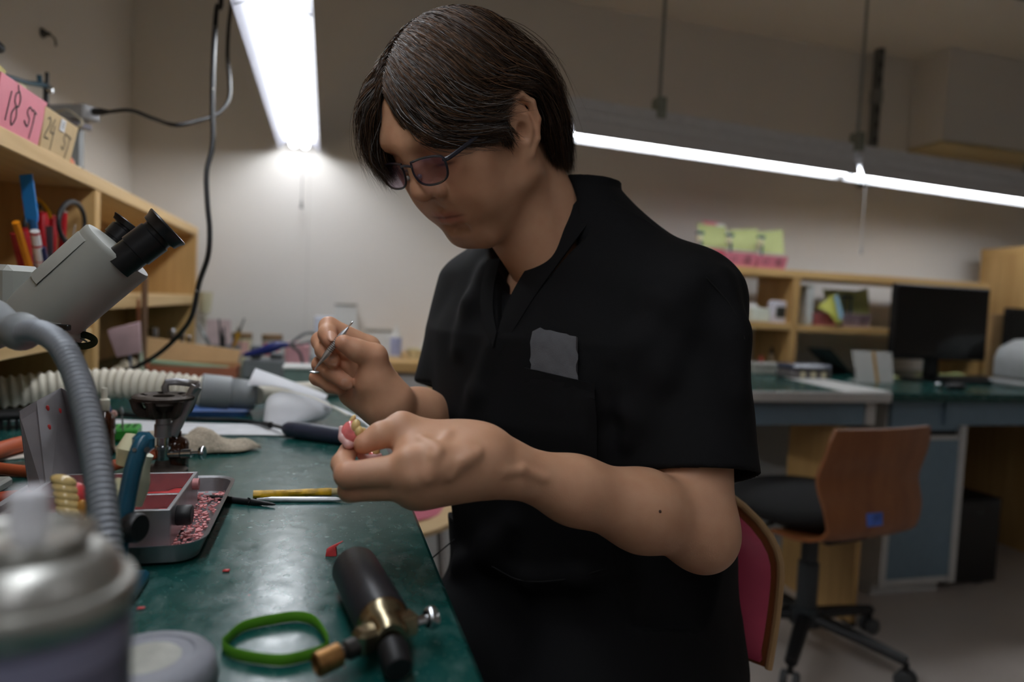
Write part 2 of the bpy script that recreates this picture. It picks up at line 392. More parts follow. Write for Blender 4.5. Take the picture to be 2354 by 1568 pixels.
# ------------------------------------------------------------------ benches and desks
def bench_mat():
    """green laminate, waxy: scratches, pale scuffs, plaster dust, wax droplets"""
    m, nt, b = _new('green_laminate'); N = nt.nodes; Lk = nt.links
    tc = N.new('ShaderNodeTexCoord')
    def noise(scale, detail=4, sc=None, dist=0.0):
        n = N.new('ShaderNodeTexNoise'); n.inputs['Scale'].default_value = scale; n.inputs['Detail'].default_value = detail; n.inputs['Distortion'].default_value = dist
        if sc:
            mp = N.new('ShaderNodeMapping'); mp.inputs['Scale'].default_value = sc; Lk.new(tc.outputs['Object'], mp.inputs['Vector']); Lk.new(mp.outputs['Vector'], n.inputs['Vector'])
        else: Lk.new(tc.outputs['Object'], n.inputs['Vector'])
        return n.outputs['Fac']
    def ramp(src, p0, p1, a=0.0, c=1.0):
        r = N.new('ShaderNodeMapRange'); r.inputs['From Min'].default_value = p0; r.inputs['From Max'].default_value = p1
        r.inputs['To Min'].default_value = a; r.inputs['To Max'].default_value = c; Lk.new(src, r.inputs['Value']); return r.outputs['Result']
    def mix(fac, a, c):
        x = N.new('ShaderNodeMix'); x.data_type = 'RGBA'
        if isinstance(fac, float): x.inputs[0].default_value = fac
        else: Lk.new(fac, x.inputs[0])
        for i, q in ((6, a), (7, c)):
            if isinstance(q, tuple): x.inputs[i].default_value = C3(q)
            else: Lk.new(q, x.inputs[i])
        return x.outputs[2]
    base = mix(ramp(noise(7, 6), .2, .8), srgb(11, 66, 62), srgb(17, 76, 71))
    scuff = ramp(noise(60, 9, (1, .6, 1)), .48, .9, 0, .40)
    col = mix(scuff, base, srgb(125, 150, 145))
    dust = ramp(noise(420, 2), .69, .76, 0, .75)
    col = mix(dust, col, srgb(170, 185, 178))
    vo = N.new('ShaderNodeTexVoronoi'); vo.inputs['Scale'].default_value = 55; Lk.new(tc.outputs['Object'], vo.inputs['Vector'])
    drop = ramp(vo.outputs['Distance'], .02, .17, .5, 0.0)
    drop2 = N.new('ShaderNodeMath'); drop2.operation = 'MULTIPLY'; Lk.new(drop, drop2.inputs[0]); Lk.new(ramp(noise(13, 2), .5, .6), drop2.inputs[1])
    col = mix(drop2.outputs[0], col, srgb(150, 175, 170))
    pk = N.new('ShaderNodeTexVoronoi'); pk.inputs['Scale'].default_value = 70; pk.inputs['Randomness'].default_value = 1.0; Lk.new(tc.outputs['Object'], pk.inputs['Vector'])
    pd = N.new('ShaderNodeMath'); pd.operation = 'MULTIPLY'; Lk.new(ramp(pk.outputs['Distance'], .05, .09, .8, 0.0), pd.inputs[0]); Lk.new(ramp(noise(21, 2), .6, .66), pd.inputs[1])
    col = mix(pd.outputs[0], col, srgb(205, 90, 90))
    Lk.new(col, b.inputs['Base Color']); b.inputs['Specular IOR Level'].default_value = .38
    rg = ramp(noise(40, 9), .2, .85, .13, .34); Lk.new(rg, b.inputs['Roughness'])
    bp = N.new('ShaderNodeBump'); bp.inputs['Strength'].default_value = 0.22; bp.inputs['Distance'].default_value = 0.0010
    hh = N.new('ShaderNodeMath'); hh.operation = 'ADD'; Lk.new(noise(55, 8), hh.inputs[0]); Lk.new(drop2.outputs[0], hh.inputs[1])
    Lk.new(hh.outputs[0], bp.inputs['Height']); Lk.new(bp.outputs['Normal'], b.inputs['Normal'])
    return m
m_bench = bench_mat()
m_panelw = mat('white_panel', srgb(205, 205, 203), .5, var=.03)
m_blue = mat('blue_grey_panel', srgb(118, 142, 158), .5, var=.04)
m_pine = wood('pine', srgb(196, 160, 108), srgb(222, 190, 138), 'y'); m_pinex = wood('pine_x', srgb(196, 155, 95), srgb(218, 180, 120), 'x'); m_pinez = wood('pine_z', srgb(186, 146, 88), srgb(212, 172, 112), 'z')
m_ply = wood('ply_back', srgb(150, 112, 62), srgb(172, 132, 78), 'z', 8)
t = thing('work_bench', 'long dusty green-topped workbench in front of the seated man', 'bench', (-.29, 1.0, 0))
MB().span((XL+.002, -.9, BZ-.03), (.105, YB-.004, BZ), ch=.004).build('worktop', m_bench, t)
MB().span((XL+.002, -.9, .0), (-.50, -.86, BZ-.031)).build('side_panel', m_panelw, t)
MB().span((XL+.002, YB-.05, .0), (-.50, YB-.006, BZ-.031)).build('side_panel', m_panelw, t)
MB().span((XL+.002, -.855, .0), (XL+.022, YB-.055, BZ-.031)).build('back_panel', m_panelw, t)
MB().span((.04, -.86, BZ-.09), (.06, YB-.4, BZ-.0305)).build('front_rail', m_darkst, t)
for y in (-.86, 1.3):
    MB().span((.035, y, 0), (.065, y+.03, BZ-.091)).build('leg', m_darkst, t)
# low wall counter beyond the bench: pine board over a white cabinet
t = thing('low_counter', 'low white cabinet with a pine top against the far wall', 'cabinet', (.67, 2.53, 0))
zc = .778
MB().span((.112, 2.28, zc-.035), (1.24, YB-.004, zc), ch=.003).build('top_board', m_pinex, t)
MB().span((.118, 2.31, 0), (1.23, YB-.006, zc-.036)).build('carcass', m_panelw, t)
for k in range(2):
    MB().span((.13+k*.55, 2.296, .05), (.665+k*.55, 2.309, zc-.05), ch=.003).build('door', m_panelw, t)
# far desk
DY = 1.86
t = thing('far_desk', 'green-topped desk with blue-grey panels along the far wall at right', 'desk', (2.2, 2.3, 0))
XM = Pz(2055, 905, BZ).x
MB().span((1.26, DY, BZ-.03), (XR-.004, YB-.004, BZ), ch=.004).build('worktop', m_bench, t)
MB().span((1.26, DY-.012, BZ-.032), (XM, DY-.001, BZ+.002), ch=.003).build('edge_trim', m_panelw, t)
MB().span((1.262, DY+.04, BZ-.115), (XM-.06, DY+.055, BZ-.031)).build('apron_panel', m_blue, t)
MB().span((XM-.058, DY+.035, BZ-.115), (XM-.02, DY+.06, BZ-.031)).build('apron_post', m_panelw, t)
MB().span((XM+.30, DY+.05, BZ-.12), (XR-.004, DY+.065, BZ-.031)).build('apron_panel', m_blue, t)
MB().span((1.28, YB-.03, .0), (XR-.004, YB-.006, BZ-.031)).build('back_panel', mat('under_desk_beige', srgb(180, 165, 145), .6), t)
q = Pz(1965, 1440, 0)
MB().span((q.x-.018, q.y, 0), (q.x, q.y+.36, BZ-.12)).build('support_panel', m_pinez, t)
MB().span((q.x-.019, q.y-.001, .0), (q.x+.001, q.y+.04, .012)).build('panel_foot', mat('foot_black', (.012, .012, .012), .6), t)
MB().span((3.0, DY+.1, 0), (3.02, YB-.035, BZ-.031)).build('support_panel', m_pinez, t)
# cabinet under the desk
cx0 = Pz(1992, 1370, 0).x; cx1 = Pz(2165, 1356, 0).x; cy = DY+.085
t = thing('under_desk_cabinet', 'white cabinet with a blue-grey door under the far desk', 'cabinet', ((cx0+cx1)/2, cy+.25, 0))
MB().span((cx0, cy, .05), (cx1, YB-.04, BZ-.032)).build('carcass', m_panelw, t)
MB().span((cx0+.02, cy+.03, .0), (cx1-.02, YB-.06, .049)).build('plinth', m_panelw, t)
MB().span((cx0, cy-.018, .05), (cx1, cy-.001, BZ-.16), ch=.002).build('door_frame', m_panelw, t)
MB().span((cx0+.03, cy-.021, .075), (cx1-.03, cy-.0185, BZ-.175)).build('door', m_blue, t)
MB().span((cx0+.005, cy-.02, BZ-.14), (cx1-.035, cy-.001, BZ-.035)).build('drawer_front', m_blue, t)
MB().span((cx0+.02, cy-.016, BZ-.158), (cx1-.04, cy-.001, BZ-.142)).build('finger_slot', MATS['foot_black'], t)
MB().span((cx1-.03, cy-.024, .05), (cx1, cy-.019, BZ-.033)).build('frame_post', m_panelw, t)
MB().span((cx0, cy-.024, .05), (cx0+.028, cy-.019, BZ-.16)).build('frame_post', m_panelw, t)
# computer tower
pt = Pz(2170, 1352, 0)
t = thing('computer_tower', 'black computer tower standing on the floor under the desk', 'computer', (pt.x+.15, pt.y+.25, 0))
m_blk = mat('black_plastic', srgb(22, 22, 24), .45, var=.1)
MB().span((cx1+.012, pt.y, .012), (cx1+.27, pt.y+.42, .335), ch=.004).build('case', m_blk, t)
MB().span((cx1+.02, pt.y-.006, .02), (cx1+.262, pt.y-.0005, .327), ch=.003).build('front_bezel', mat('black_gloss', srgb(14, 14, 15), .3), t)
for k in (0, 1): MB().span((cx1+.03+k*.16, pt.y+.02, 0), (cx1+.07+k*.16, pt.y+.4, .0115)).build('foot', m_blk, t)
MB().span((cx1+.14, pt.y-.0085, .28), (cx1+.18, pt.y-.0065, .29)).build('power_button', m_darkst, t)
# outlets and leads below the desk
for (px, py, lab) in ((1772, 1040, 'wall outlet with black plug seen below the desk left of the plywood chair'), (2215, 1045, 'wall outlet with black plug seen above the computer tower')):
    p = Py(px, py, YB-.032)
    t = thing('wall_outlet', lab, 'outlet', p)
    MB().box(p+V((0, -.004, 0)), (.07, .007, .115), ch=.003).build('face_plate', mat('outlet_white', srgb(215, 210, 200), .5), t)
    MB().box(p+V((0, -.014, .0)), (.028, .013, .028), ch=.004).build('plug', m_blk, t)
    MB().tube(spline([p+V((0, -.022, -.005)), p+V((-.005, -.05, -.05)), p+V((-.03, -.04, -.2)), p+V((-.06, -.05, -.42)), p+V((-.02, -.06, -p.z+.006))], 6), .004, 6).build('lead', m_blk, t, smooth=True)
for i, (x, col) in enumerate(((1.50, 'grey'), (2.85, 'grey'), (2.95, 'black'))):
    pts = [V((x, YB-.06, .5)), V((x+.06, YB-.12, .25)), V((x-.05, YB-.16, .08)), V((x+.08, YB-.25, .008)), V((x+.3, YB-.3, .008))]
    MB().tube(spline(pts, 6), .006, 6).build('power_lead', mat('lead_'+col, srgb(120, 120, 115) if col == 'grey' else srgb(20, 20, 20), .6), smooth=True,
        label=['grey lead hanging below the desk behind the plywood chair', 'grey lead curling onto the floor right of the computer tower', 'black lead curling onto the floor right of the computer tower'][i], cat='cable')
# skirting of the far wall
struct('baseboard_back', (.0, YB-.012, 0), (1.27, YB, .07), m_panelw)

# ------------------------------------------------------------------ shelf units
def board(mb_lo, mb_hi, name, m, t): return MB().span(mb_lo, mb_hi, ch=.0015).build(name, m, t)
SX0, SX1 = XL+.012, -.454                        # left unit back/front
SZ = 1.208
t = thing('bench_shelf', 'pine shelf unit standing on the bench along the left wall', 'shelf', ((SX0+SX1)/2, 1.8, BZ))
board((SX0, .35, SZ-.028), (SX1, 2.70, SZ), 'top_board', m_pine, t)
board((SX0, .35, BZ+.001), (SX0+.006, 2.70, SZ-.0285), 'back_panel', m_ply, t)
for y in (.352, 1.565, 2.665):
    board((SX0+.0065, y, BZ+.001), (SX1-.001, y+.034, SZ-.0285), 'upright', m_pinez, t)
board((SX0+.0065, 1.6, .935), (SX1-.004, 2.6645, .967), 'shelf_board', m_pine, t)
board((SX0+.0065, .387, .87), (SX1-.004, 1.5645, .90), 'shelf_board', m_pine, t)
RY = 2.40
t = thing('desk_shelf', 'pine shelf unit standing on the far desk behind the monitor', 'shelf', (2.1, 2.55, BZ))
RX1 = 2.865
board((1.27, RY, 1.150), (RX1, RY+.25, 1.180), 'top_board', m_pinex, t)
for x in (1.27, 1.842, RX1-.03):
    board((x, RY+.002, BZ+.001), (x+.034 if x > 1.3 else x+.03, RY+.248, 1.1495), 'upright', m_pinez, t)
board((1.3005, RY+.004, .935), (1.8415, RY+.246, .962), 'shelf_board', m_pinex, t)
board((1.8765, RY+.004, .930), (RX1-.031, RY+.246, .957), 'shelf_board', m_pinex, t)
# taller unit at the far right
t = thing('tall_shelf', 'taller empty pine shelf unit at the right edge', 'shelf', (3.1, 2.5, BZ))
TX = 3.10
board((TX, RY-.01, 1.335), (XR-.03, RY+.26, 1.365), 'top_board', m_pinex, t)
for x in (TX, 3.5):
    board((x, RY-.008, BZ+.001), (x+.03, RY+.258, 1.3345), 'upright', m_pinez, t)
board((TX+.031, RY-.006, .98), (3.4995, RY+.256, 1.005), 'shelf_board', m_pinex, t)

# joint between two wallpaper drops below the near lamp
pj = Py(714, 345, YB); MB().span((pj.x-.0008, YB-.0012, .85), (pj.x+.0008, YB, pj.z)).build('trim_2', mat('wall_joint', srgb(205, 200, 194), .8), kind='structure')
# ------------------------------------------------------------------ organic surfaces: distance field + surface nets
class Field:
    def __init__(s, lo, hi, h):
        s.lo = np.array(lo, np.float32); s.h = h
        s.n = np.maximum(4, np.ceil((np.array(hi)-np.array(lo))/h).astype(int)+1)
        s.f = np.full(tuple(s.n), 0.06, np.float32)
    def _win(s, lo, hi):
        a = np.clip(np.floor((np.array(lo)-s.lo)/s.h).astype(int), 0, s.n-1); b = np.clip(np.ceil((np.array(hi)-s.lo)/s.h).astype(int)+1, 1, s.n)
        if np.any(b <= a): return None
        sl = tuple(slice(i, j) for i, j in zip(a, b))
        g = [s.lo[i]+s.h*np.arange(a[i], b[i], dtype=np.float32) for i in range(3)]
        return sl, g[0][:, None, None], g[1][None, :, None], g[2][None, None, :]
    def op(s, fn, lo, hi, k=0.01, mode='add', pad=0.03):
        w = s._win(np.array(lo)-pad-k, np.array(hi)+pad+k)
        if w is None: return s
        sl, X, Y, Z = w; d = fn(X, Y, Z); f = s.f[sl]
        if mode == 'add':
            h = np.maximum(k-np.abs(f-d), 0)/k if k > 0 else 0
            s.f[sl] = np.minimum(f, d)-h*h*k*0.25
        elif mode == 'sub':
            d = -d; h = np.maximum(k-np.abs(f-d), 0)/k
            s.f[sl] = np.maximum(f, d)+h*h*k*0.25
        elif mode == 'cut':                       # keep only where d<0
            h = np.maximum(k-np.abs(f-d), 0)/k if k > 0 else 0
            s.f[sl] = np.maximum(f, d)+h*h*k*0.25
        elif mode == 'bump': s.f[sl] = f+d
        return s
    def cone(s, a, b, ra, rb=None, k=0.01, mode='add'):
        a = np.array(a, np.float32); b = np.array(b, np.float32); rb = ra if rb is None else rb
        ba = b-a; L2 = float(ba@ba)+1e-12
        def fn(X, Y, Z):
            t = np.clip(((X-a[0])*ba[0]+(Y-a[1])*ba[1]+(Z-a[2])*ba[2])/L2, 0, 1)
            return np.sqrt((X-a[0]-t*ba[0])**2+(Y-a[1]-t*ba[1])**2+(Z-a[2]-t*ba[2])**2)-(ra+(rb-ra)*t)
        r = max(ra, rb); return s.op(fn, np.minimum(a, b)-r, np.maximum(a, b)+r, k, mode)
    def chain(s, pts, rr, k=0.01, mode='add'):
        for i in range(len(pts)-1): s.cone(pts[i], pts[i+1], rr[i], rr[i+1], k, mode)
        return s
    def ell(s, c, r, R=None, k=0.01, mode='add'):
        c = np.array(c, np.float32); r = np.array(r if hasattr(r, '__len__') else (r, r, r), np.float32); R = np.eye(3) if R is None else np.array(R)
        def fn(X, Y, Z):
            x, y, z = X-c[0], Y-c[1], Z-c[2]
            u = (R[0, 0]*x+R[1, 0]*y+R[2, 0]*z); v = (R[0, 1]*x+R[1, 1]*y+R[2, 1]*z); w = (R[0, 2]*x+R[1, 2]*y+R[2, 2]*z)
            k0 = np.sqrt((u/r[0])**2+(v/r[1])**2+(w/r[2])**2); k1 = np.sqrt((u/r[0]**2)**2+(v/r[1]**2)**2+(w/r[2]**2)**2)+1e-9
            return k0*(k0-1)/k1
        m = float(r.max()); return s.op(fn, c-m, c+m, k, mode)
    def mesh(s):
        f = s.f; h = s.h; n = f.shape; ins = f < 0
        c = np.zeros(tuple(i-1 for i in n), np.uint8)
        for i in (0, 1):
            for j in (0, 1):
                for k in (0, 1): c += ins[i:n[0]-1+i, j:n[1]-1+j, k:n[2]-1+k]
        act = np.argwhere((c > 0) & (c < 8)); idx = np.full(c.shape, -1, np.int32); idx[tuple(act.T)] = np.arange(len(act))
        acc = np.zeros((len(act), 3)); cnt = np.zeros(len(act))
        co = [(i, j, k) for i in (0, 1) for j in (0, 1) for k in (0, 1)]
        val = {q: f[act[:, 0]+q[0], act[:, 1]+q[1], act[:, 2]+q[2]] for q in co}
        for p in co:
            for a in range(3):
                if p[a] == 0:
                    q = list(p); q[a] = 1; q = tuple(q); u, v = val[p], val[q]; m = (u < 0) != (v < 0)
                    t = u[m]/(u[m]-v[m]); e = np.tile(np.array(p, float), (m.sum(), 1)); e[:, a] += t
                    acc[m] += e; cnt[m] += 1
        vs = (act+acc/cnt[:, None])*h+s.lo
        faces = []
        for a in range(3):
            b, d = [(1, 2), (2, 0), (0, 1)][a]
            sl0 = [slice(None)]*3; sl1 = [slice(None)]*3; sl0[a] = slice(0, n[a]-1); sl1[a] = slice(1, n[a])
            x = ins[tuple(sl0)] != ins[tuple(sl1)]
            e = np.argwhere(x); e = e[(e[:, b] > 0) & (e[:, d] > 0) & (e[:, b] < n[b]-1) & (e[:, d] < n[d]-1)]
            fl = ins[tuple(e.T)]
            def g(ob, od):
                q = e.copy(); q[:, b] -= ob; q[:, d] -= od; return idx[tuple(q.T)]
            qd = np.stack([g(1, 1), g(0, 1), g(0, 0), g(1, 0)], 1); qd[~fl] = qd[~fl][:, ::-1]
            faces.append(qd)
        return vs, np.concatenate(faces)
def vgrad(fn, vs, h): return None
def org_build(name, parts, m, parent=None, color=None, origin=(0, 0, 0), smooth_it=1, **kw):
    """parts: list of (verts Nx3, quads Mx4); one smooth mesh object with an optional vertex colour function"""
    Vs = []; Fs = []; o = 0
    for vs, fs in parts:
        vs = vs.astype(np.float64).copy()
        for _ in range(smooth_it):
            s = np.zeros_like(vs); cn = np.zeros(len(vs))
            for i in range(4):
                a, b = fs[:, i], fs[:, (i+1) % 4]
                for j in range(3): s[:, j] += np.bincount(a, vs[b, j], len(vs))+np.bincount(b, vs[a, j], len(vs))
                cn += np.bincount(a, minlength=len(vs))+np.bincount(b, minlength=len(vs))
            vs = vs*0.5+0.5*s/np.maximum(cn, 1)[:, None]
        Vs.append(vs); Fs.append(fs+o); o += len(vs)
    vs = np.concatenate(Vs); fs = np.concatenate(Fs); o0 = ORG[parent.name] if parent is not None else V(origin)
    me = bpy.data.meshes.new(name); loc = (vs-np.array(o0)).astype(np.float32)
    me.vertices.add(len(loc)); me.vertices.foreach_set('co', loc.ravel())
    me.loops.add(fs.size); me.loops.foreach_set('vertex_index', fs.astype(np.int32).ravel())
    me.polygons.add(len(fs)); me.polygons.foreach_set('loop_start', np.arange(0, fs.size, 4, dtype=np.int32))
    me.polygons.foreach_set('use_smooth', np.ones(len(fs), bool)); me.update(calc_edges=True); me.validate()
    if color is not None:
        c = color(vs); at = me.color_attributes.new('tint', 'FLOAT_COLOR', 'POINT'); at.data.foreach_set('color', np.concatenate([c, np.ones((len(c), 1))], 1).astype(np.float32).ravel())
    me.materials.append(m); ob = bpy.data.objects.new(name, me); COL.objects.link(ob)
    if parent is not None: ob.parent = parent
    else: ob.location = o0
    ORG[ob.name] = V(o0); return _set(ob, **kw)
def A(v): return np.array(v, float)
# ------------------------------------------------------------------ the seated man
def tint_mat(name, col, rough, sss=0.0, bump=0.0, bscale=900, spec=0.4):
    m, nt, b = _new(name); N = nt.nodes; Lk = nt.links
    at = N.new('ShaderNodeAttribute'); at.attribute_name = 'tint'
    tc = N.new('ShaderNodeTexCoord'); nz = N.new('ShaderNodeTexNoise'); nz.inputs['Scale'].default_value = 55; nz.inputs['Detail'].default_value = 6
    Lk.new(tc.outputs['Object'], nz.inputs['Vector'])
    rp = N.new('ShaderNodeValToRGB'); rp.color_ramp.elements[0].position = .3; rp.color_ramp.elements[1].position = .7
    rp.color_ramp.elements[0].color = C3((col[0]*.93, col[1]*.88, col[2]*.86)); rp.color_ramp.elements[1].color = C3(col)
    Lk.new(nz.outputs['Fac'], rp.inputs['Fac'])
    mx = N.new('ShaderNodeMix'); mx.data_type = 'RGBA'; mx.blend_type = 'MULTIPLY'; mx.inputs[0].default_value = 1
    Lk.new(rp.outputs['Color'], mx.inputs[6]); Lk.new(at.outputs['Color'], mx.inputs[7]); Lk.new(mx.outputs[2], b.inputs['Base Color'])
    b.inputs['Roughness'].default_value = rough; b.inputs['Specular IOR Level'].default_value = spec
    if sss:
        b.inputs['Subsurface Weight'].default_value = sss; b.inputs['Subsurface Radius'].default_value = (.010, .004, .002); b.inputs['Subsurface Scale'].default_value = .5
    if bump:
        n2 = N.new('ShaderNodeTexNoise'); n2.inputs['Scale'].default_value = bscale; n2.inputs['Detail'].default_value = 3; Lk.new(tc.outputs['Object'], n2.inputs['Vector'])
        bp = N.new('ShaderNodeBump'); bp.inputs['Strength'].default_value = bump; bp.inputs['Distance'].default_value = .001
        Lk.new(n2.outputs['Fac'], bp.inputs['Height']); Lk.new(bp.outputs['Normal'], b.inputs['Normal'])
    return m
m_skin = tint_mat('skin', srgb(205, 158, 126), .48, sss=.12, bump=.12)
m_cloth = mat('black_scrub_cloth', srgb(15, 15, 17), .85, var=.15, scale=12, bump=.12, bscale=900, spec=.25)
m_cloth2 = mat('black_jersey', srgb(13, 14, 17), .85, var=.1, scale=20, bump=.2, bscale=900, spec=.25)

# head frame
HS = .96
HT = A((0.15546, 0.78260, 1.17838))
HR = np.array([[-0.680111, 0.524676, -0.512019], [-0.424745, -0.851265, -0.308122], [-0.597528, 0.007920, 0.801809]])
def h2w(p): return (np.asarray(p)*HS) @ HR.T+HT
def w2h(p): return ((np.asarray(p)-HT) @ HR)/HS
def PA(px, py, d): return A(P(px, py, d))

SL, SR = PA(1578, 692, .80), PA(1098, 675, 1.0)
EL, WL = PA(1604, 1220, .70), PA(1100, 1054, .603)
ER, WR = PA(1125, 1012, 1.0), PA(898, 926, .803)
LFT = SL-SR; LFT[2] = 0; LFT /= np.linalg.norm(LFT); UP = A((0, 0, 1)); FWD = np.cross(LFT, UP)
NECK = (SL+SR)/2+A((0, 0, .055))+FWD*.02
person = thing('person', 'person in a black scrub top and dark glasses seated at the workbench', 'person', (.36, .86, 0))

# ---- head and neck (in head coordinates)
H = Field((-.125, -.105, -.20), (.14, .105, .155), .0013)
H.ell((-.008, 0, .055), (.098, .077, .083))
H.ell((.038, 0, .015), (.057, .066, .085), k=.03)
H.ell((.048, 0, -.052), (.044, .048, .050), k=.03)
H.ell((.079, 0, -.090), (.018, .024, .018), k=.025)
for s in (-1, 1):
    H.cone((.002, s*.054, -.048), (.070, s*.020, -.095), .020, .017, k=.03)
    H.cone((.0, s*.058, -.005), (.004, s*.054, -.05), .017, .018, k=.03)
    H.ell((.060, s*.046, -.006), (.026, .022, .020), k=.025)
    H.ell((.060, s*.038, -.042), (.028, .022, .026), k=.03)
H.cone((.082, -.034, .036), (.082, .034, .036), .013, k=.025)
H.cone((.090, 0, .03), (.088, 0, .0), .009, .010, k=.02)
for s in (-1, 1): H.ell((.097, s*.034, .013), (.015, .019, .012), k=.018, mode='sub')
for s in (-1, 1): H.ell((.0765, s*.033, .011), (.0145, .0175, .0135), k=.006)
H.cone((.090, 0, .020), (.106, 0, -.010), .0075, .0120, k=.012)
H.ell((.1090, 0, -.0165), (.0145, .0150, .0130), k=.006)
for s in (-1, 1):
    H.ell((.0995, s*.0175, -.0210), (.0120, .0088, .0102), k=.004)
    H.ell((.1035, s*.0075, -.0315), (.0055, .0042, .0045), k=.004, mode='sub')
H.ell((.080, 0, -.052), (.0195, .030, .026), k=.02)
lipc = [(.0835, s*.027, -.0585) for s in (-1, 1)]
H.chain([lipc[0], (.0945, -.013, -.0535), (.0985, 0, -.0545), (.0945, .013, -.0535), lipc[1]], [.003, .0052, .0050, .0052, .003], k=.007)
H.chain([(.083, -.022, -.060), (.0935, -.011, -.0645), (.0955, 0, -.066), (.0935, .011, -.0645), (.083, .022, -.060)], [.003, .0060, .0068, .0060, .003], k=.007)
H.ell((.0905, 0, -.0600), (.0085, .016, .0070), k=.006)
H.chain([(.0870, -.027, -.0580), (.0995, -.012, -.0592), (.1020, 0, -.0598), (.0995, .012, -.0592), (.0870, .027, -.0580)], [.0007, .0010, .0010, .0010, .0007], k=.0025, mode='sub')
H.cone((.105, 0, -.040), (.1035, 0, -.047), .0028, .0032, k=.006, mode='sub')
H.cone((.0965, -.013, -.0785), (.0965, .013, -.0785), .004, k=.012, mode='sub')
# ears
for s in (-1, 1):
    def E(x, y, z): return (x*1.15+.0145, s*(y-.001), z*1.06-.001)
    ang = math.radians(24); Re = np.array([[math.cos(ang), s*math.sin(ang), 0], [-s*math.sin(ang), math.cos(ang), 0], [0, 0, 1]])
    H.ell(E(-.013, .0795, .002), (.0170, .0075, .0300), Re, k=.006)
    H.ell(E(-.004, .0735, -.001), (.012, .008, .020), k=.010)
    hx = [E(.000, .0760, .008), E(.001, .0790, .022), E(-.008, .0835, .033), E(-.021, .0880, .031), E(-.0300, .0900, .018), E(-.0300, .0895, .000), E(-.0235, .0855, -.018), E(-.0135, .0800, -.029)]
    H.chain(hx, [.0034, .0042, .0047, .0050, .0048, .0044, .0040, .0045], k=.003)
    H.ell(E(-.0085, .0780, -.0285), (.0075, .0042, .0080), k=.007)
    H.chain([E(-.009, .0845, .020), E(-.0190, .0865, .010), E(-.0190, .0855, -.006), E(-.0120, .0815, -.018)], [.0026, .0032, .0032, .0030], k=.003)
    H.ell(E(-.0085, .0890, -.004), (.0082, .0112, .0125), k=.003, mode='sub')
    H.ell(E(-.0245, .0950, .006), (.0022, .0042, .0150), k=.003, mode='sub')
    H.ell(E(-.0110, .0805, .0215), (.0095, .0050, .0085), k=.006)
    H.ell(E(.0020, .0765, -.008), (.0052, .0042, .0068), k=.004)
# neck, running back down into the shirt
nb = w2h(NECK-FWD*.005); nb2 = w2h(NECK-A((0, 0, .10))-FWD*.02)
H.cone((-.030, 0, -.015), nb, .052, .060, k=.025)
H.cone((.015, 0, -.055), w2h(NECK+FWD*.035-A((0, 0, .02))), .034, .048, k=.03)
H.cone((-.018, .048, -.035), w2h(NECK+FWD*.055-LFT*-.022-A((0, 0, .035))), .013, .012, k=.02)
hv, hf = H.mesh()
sx_ = np.clip((hv[:, 0]-.055)/.05, 0, 1); sz_ = np.clip((.02-hv[:, 2])/.03, 0, 1); hv[:, 0] -= .0075*sx_*sx_*(3-2*sx_)*sz_
lo_ = np.clip((-.030-hv[:, 2])/.028, 0, 1); lo2_ = np.clip((-.062-hv[:, 2])/.035, 0, 1); fx_ = np.clip((hv[:, 0]-.02)/.06, 0, 1)
hv[:, 0] -= (.0085*lo_*lo_*(3-2*lo_)*np.exp(-(hv[:, 1]/.038)**2)+.0055*lo2_*lo2_*(3-2*lo2_))*fx_
hv = h2w(hv)

# ---- lower neck / collarbones in world coordinates, hidden under the shirt
T = Field((.05, .60, .80), (.55, 1.12, 1.15), .004)
T.cone(NECK+A((0, 0, .03)), NECK-A((0, 0, .12)), .058, .075, k=.03)
T.cone(SL-LFT*.02-A((0, 0, .02)), SR+LFT*.02-A((0, 0, .02)), .045, k=.05)
T.ell((SL+SR)/2-A((0, 0, .08)), (.10, .10, .10), k=.05)
tv, tf = T.mesh()

# field marching: depth at which a camera ray meets a field
def march(Fd, px, py, d0=.3, d1=1.4, step=.002, tol=0.0):
    r = A(ray(px, py)); o = A(CAMP); ds = np.arange(d0, d1, step); q = o+ds[:, None]*r
    u = (q-Fd.lo)/Fd.h; ok = np.all((u >= 0) & (u < np.array(Fd.f.shape)-1.001), axis=1); val = np.full(len(ds), 1.0)
    i = np.floor(u[ok]).astype(int); t = u[ok]-i; s = 0
    for a in (0, 1):
        for b in (0, 1):
            for c in (0, 1):
                w = (t[:, 0] if a else 1-t[:, 0])*(t[:, 1] if b else 1-t[:, 1])*(t[:, 2] if c else 1-t[:, 2])
                s = s+w*Fd.f[i[:, 0]+a, i[:, 1]+b, i[:, 2]+c]
    val[ok] = s; k = np.argmax(val < tol)
    return ds[k] if val[k] < tol else None
# ---- left arm (near) and hand
def hand_field(lo, hi, h=.0013): return Field(lo, hi, h)
def pts_d(l): return [PA(*q) for q in l]
def finger(Fd, joints, rr, k=.004): Fd.chain(joints, rr, k=k)
ptsL = dict(
    th=pts_d([(1045, 1026, .610), (924, 984, .600), (874, 1000, .586), (838, 1020, .581)]),
    ix=pts_d([(940, 1080, .570), (799, 1092, .556), (787, 1066, .578), (800, 1038, .594)]),
    md=pts_d([(946, 1112, .576), (806, 1126, .568), (806, 1096, .592), (838, 1076, .606)]),
    rg=pts_d([(958, 1112, .596), (825, 1126, .592), (828, 1108, .618), (856, 1092, .625)]),
    pk=pts_d([(978, 1104, .618), (868, 1122, .618), (872, 1100, .636), (892, 1090, .640)]))
allp = np.array([EL, WL, SL]+sum(ptsL.values(), []))
LA_ = Field(allp.min(0)-.05, np.array([allp.max(0)[0], allp.max(0)[1], SL[2]])+.055, .0015)
mid = EL*.72+WL*.28; m2 = EL*.4+WL*.6
dn = A((0, 0, 1))
LA_.cone(SL, EL, .048, .037, k=.02)
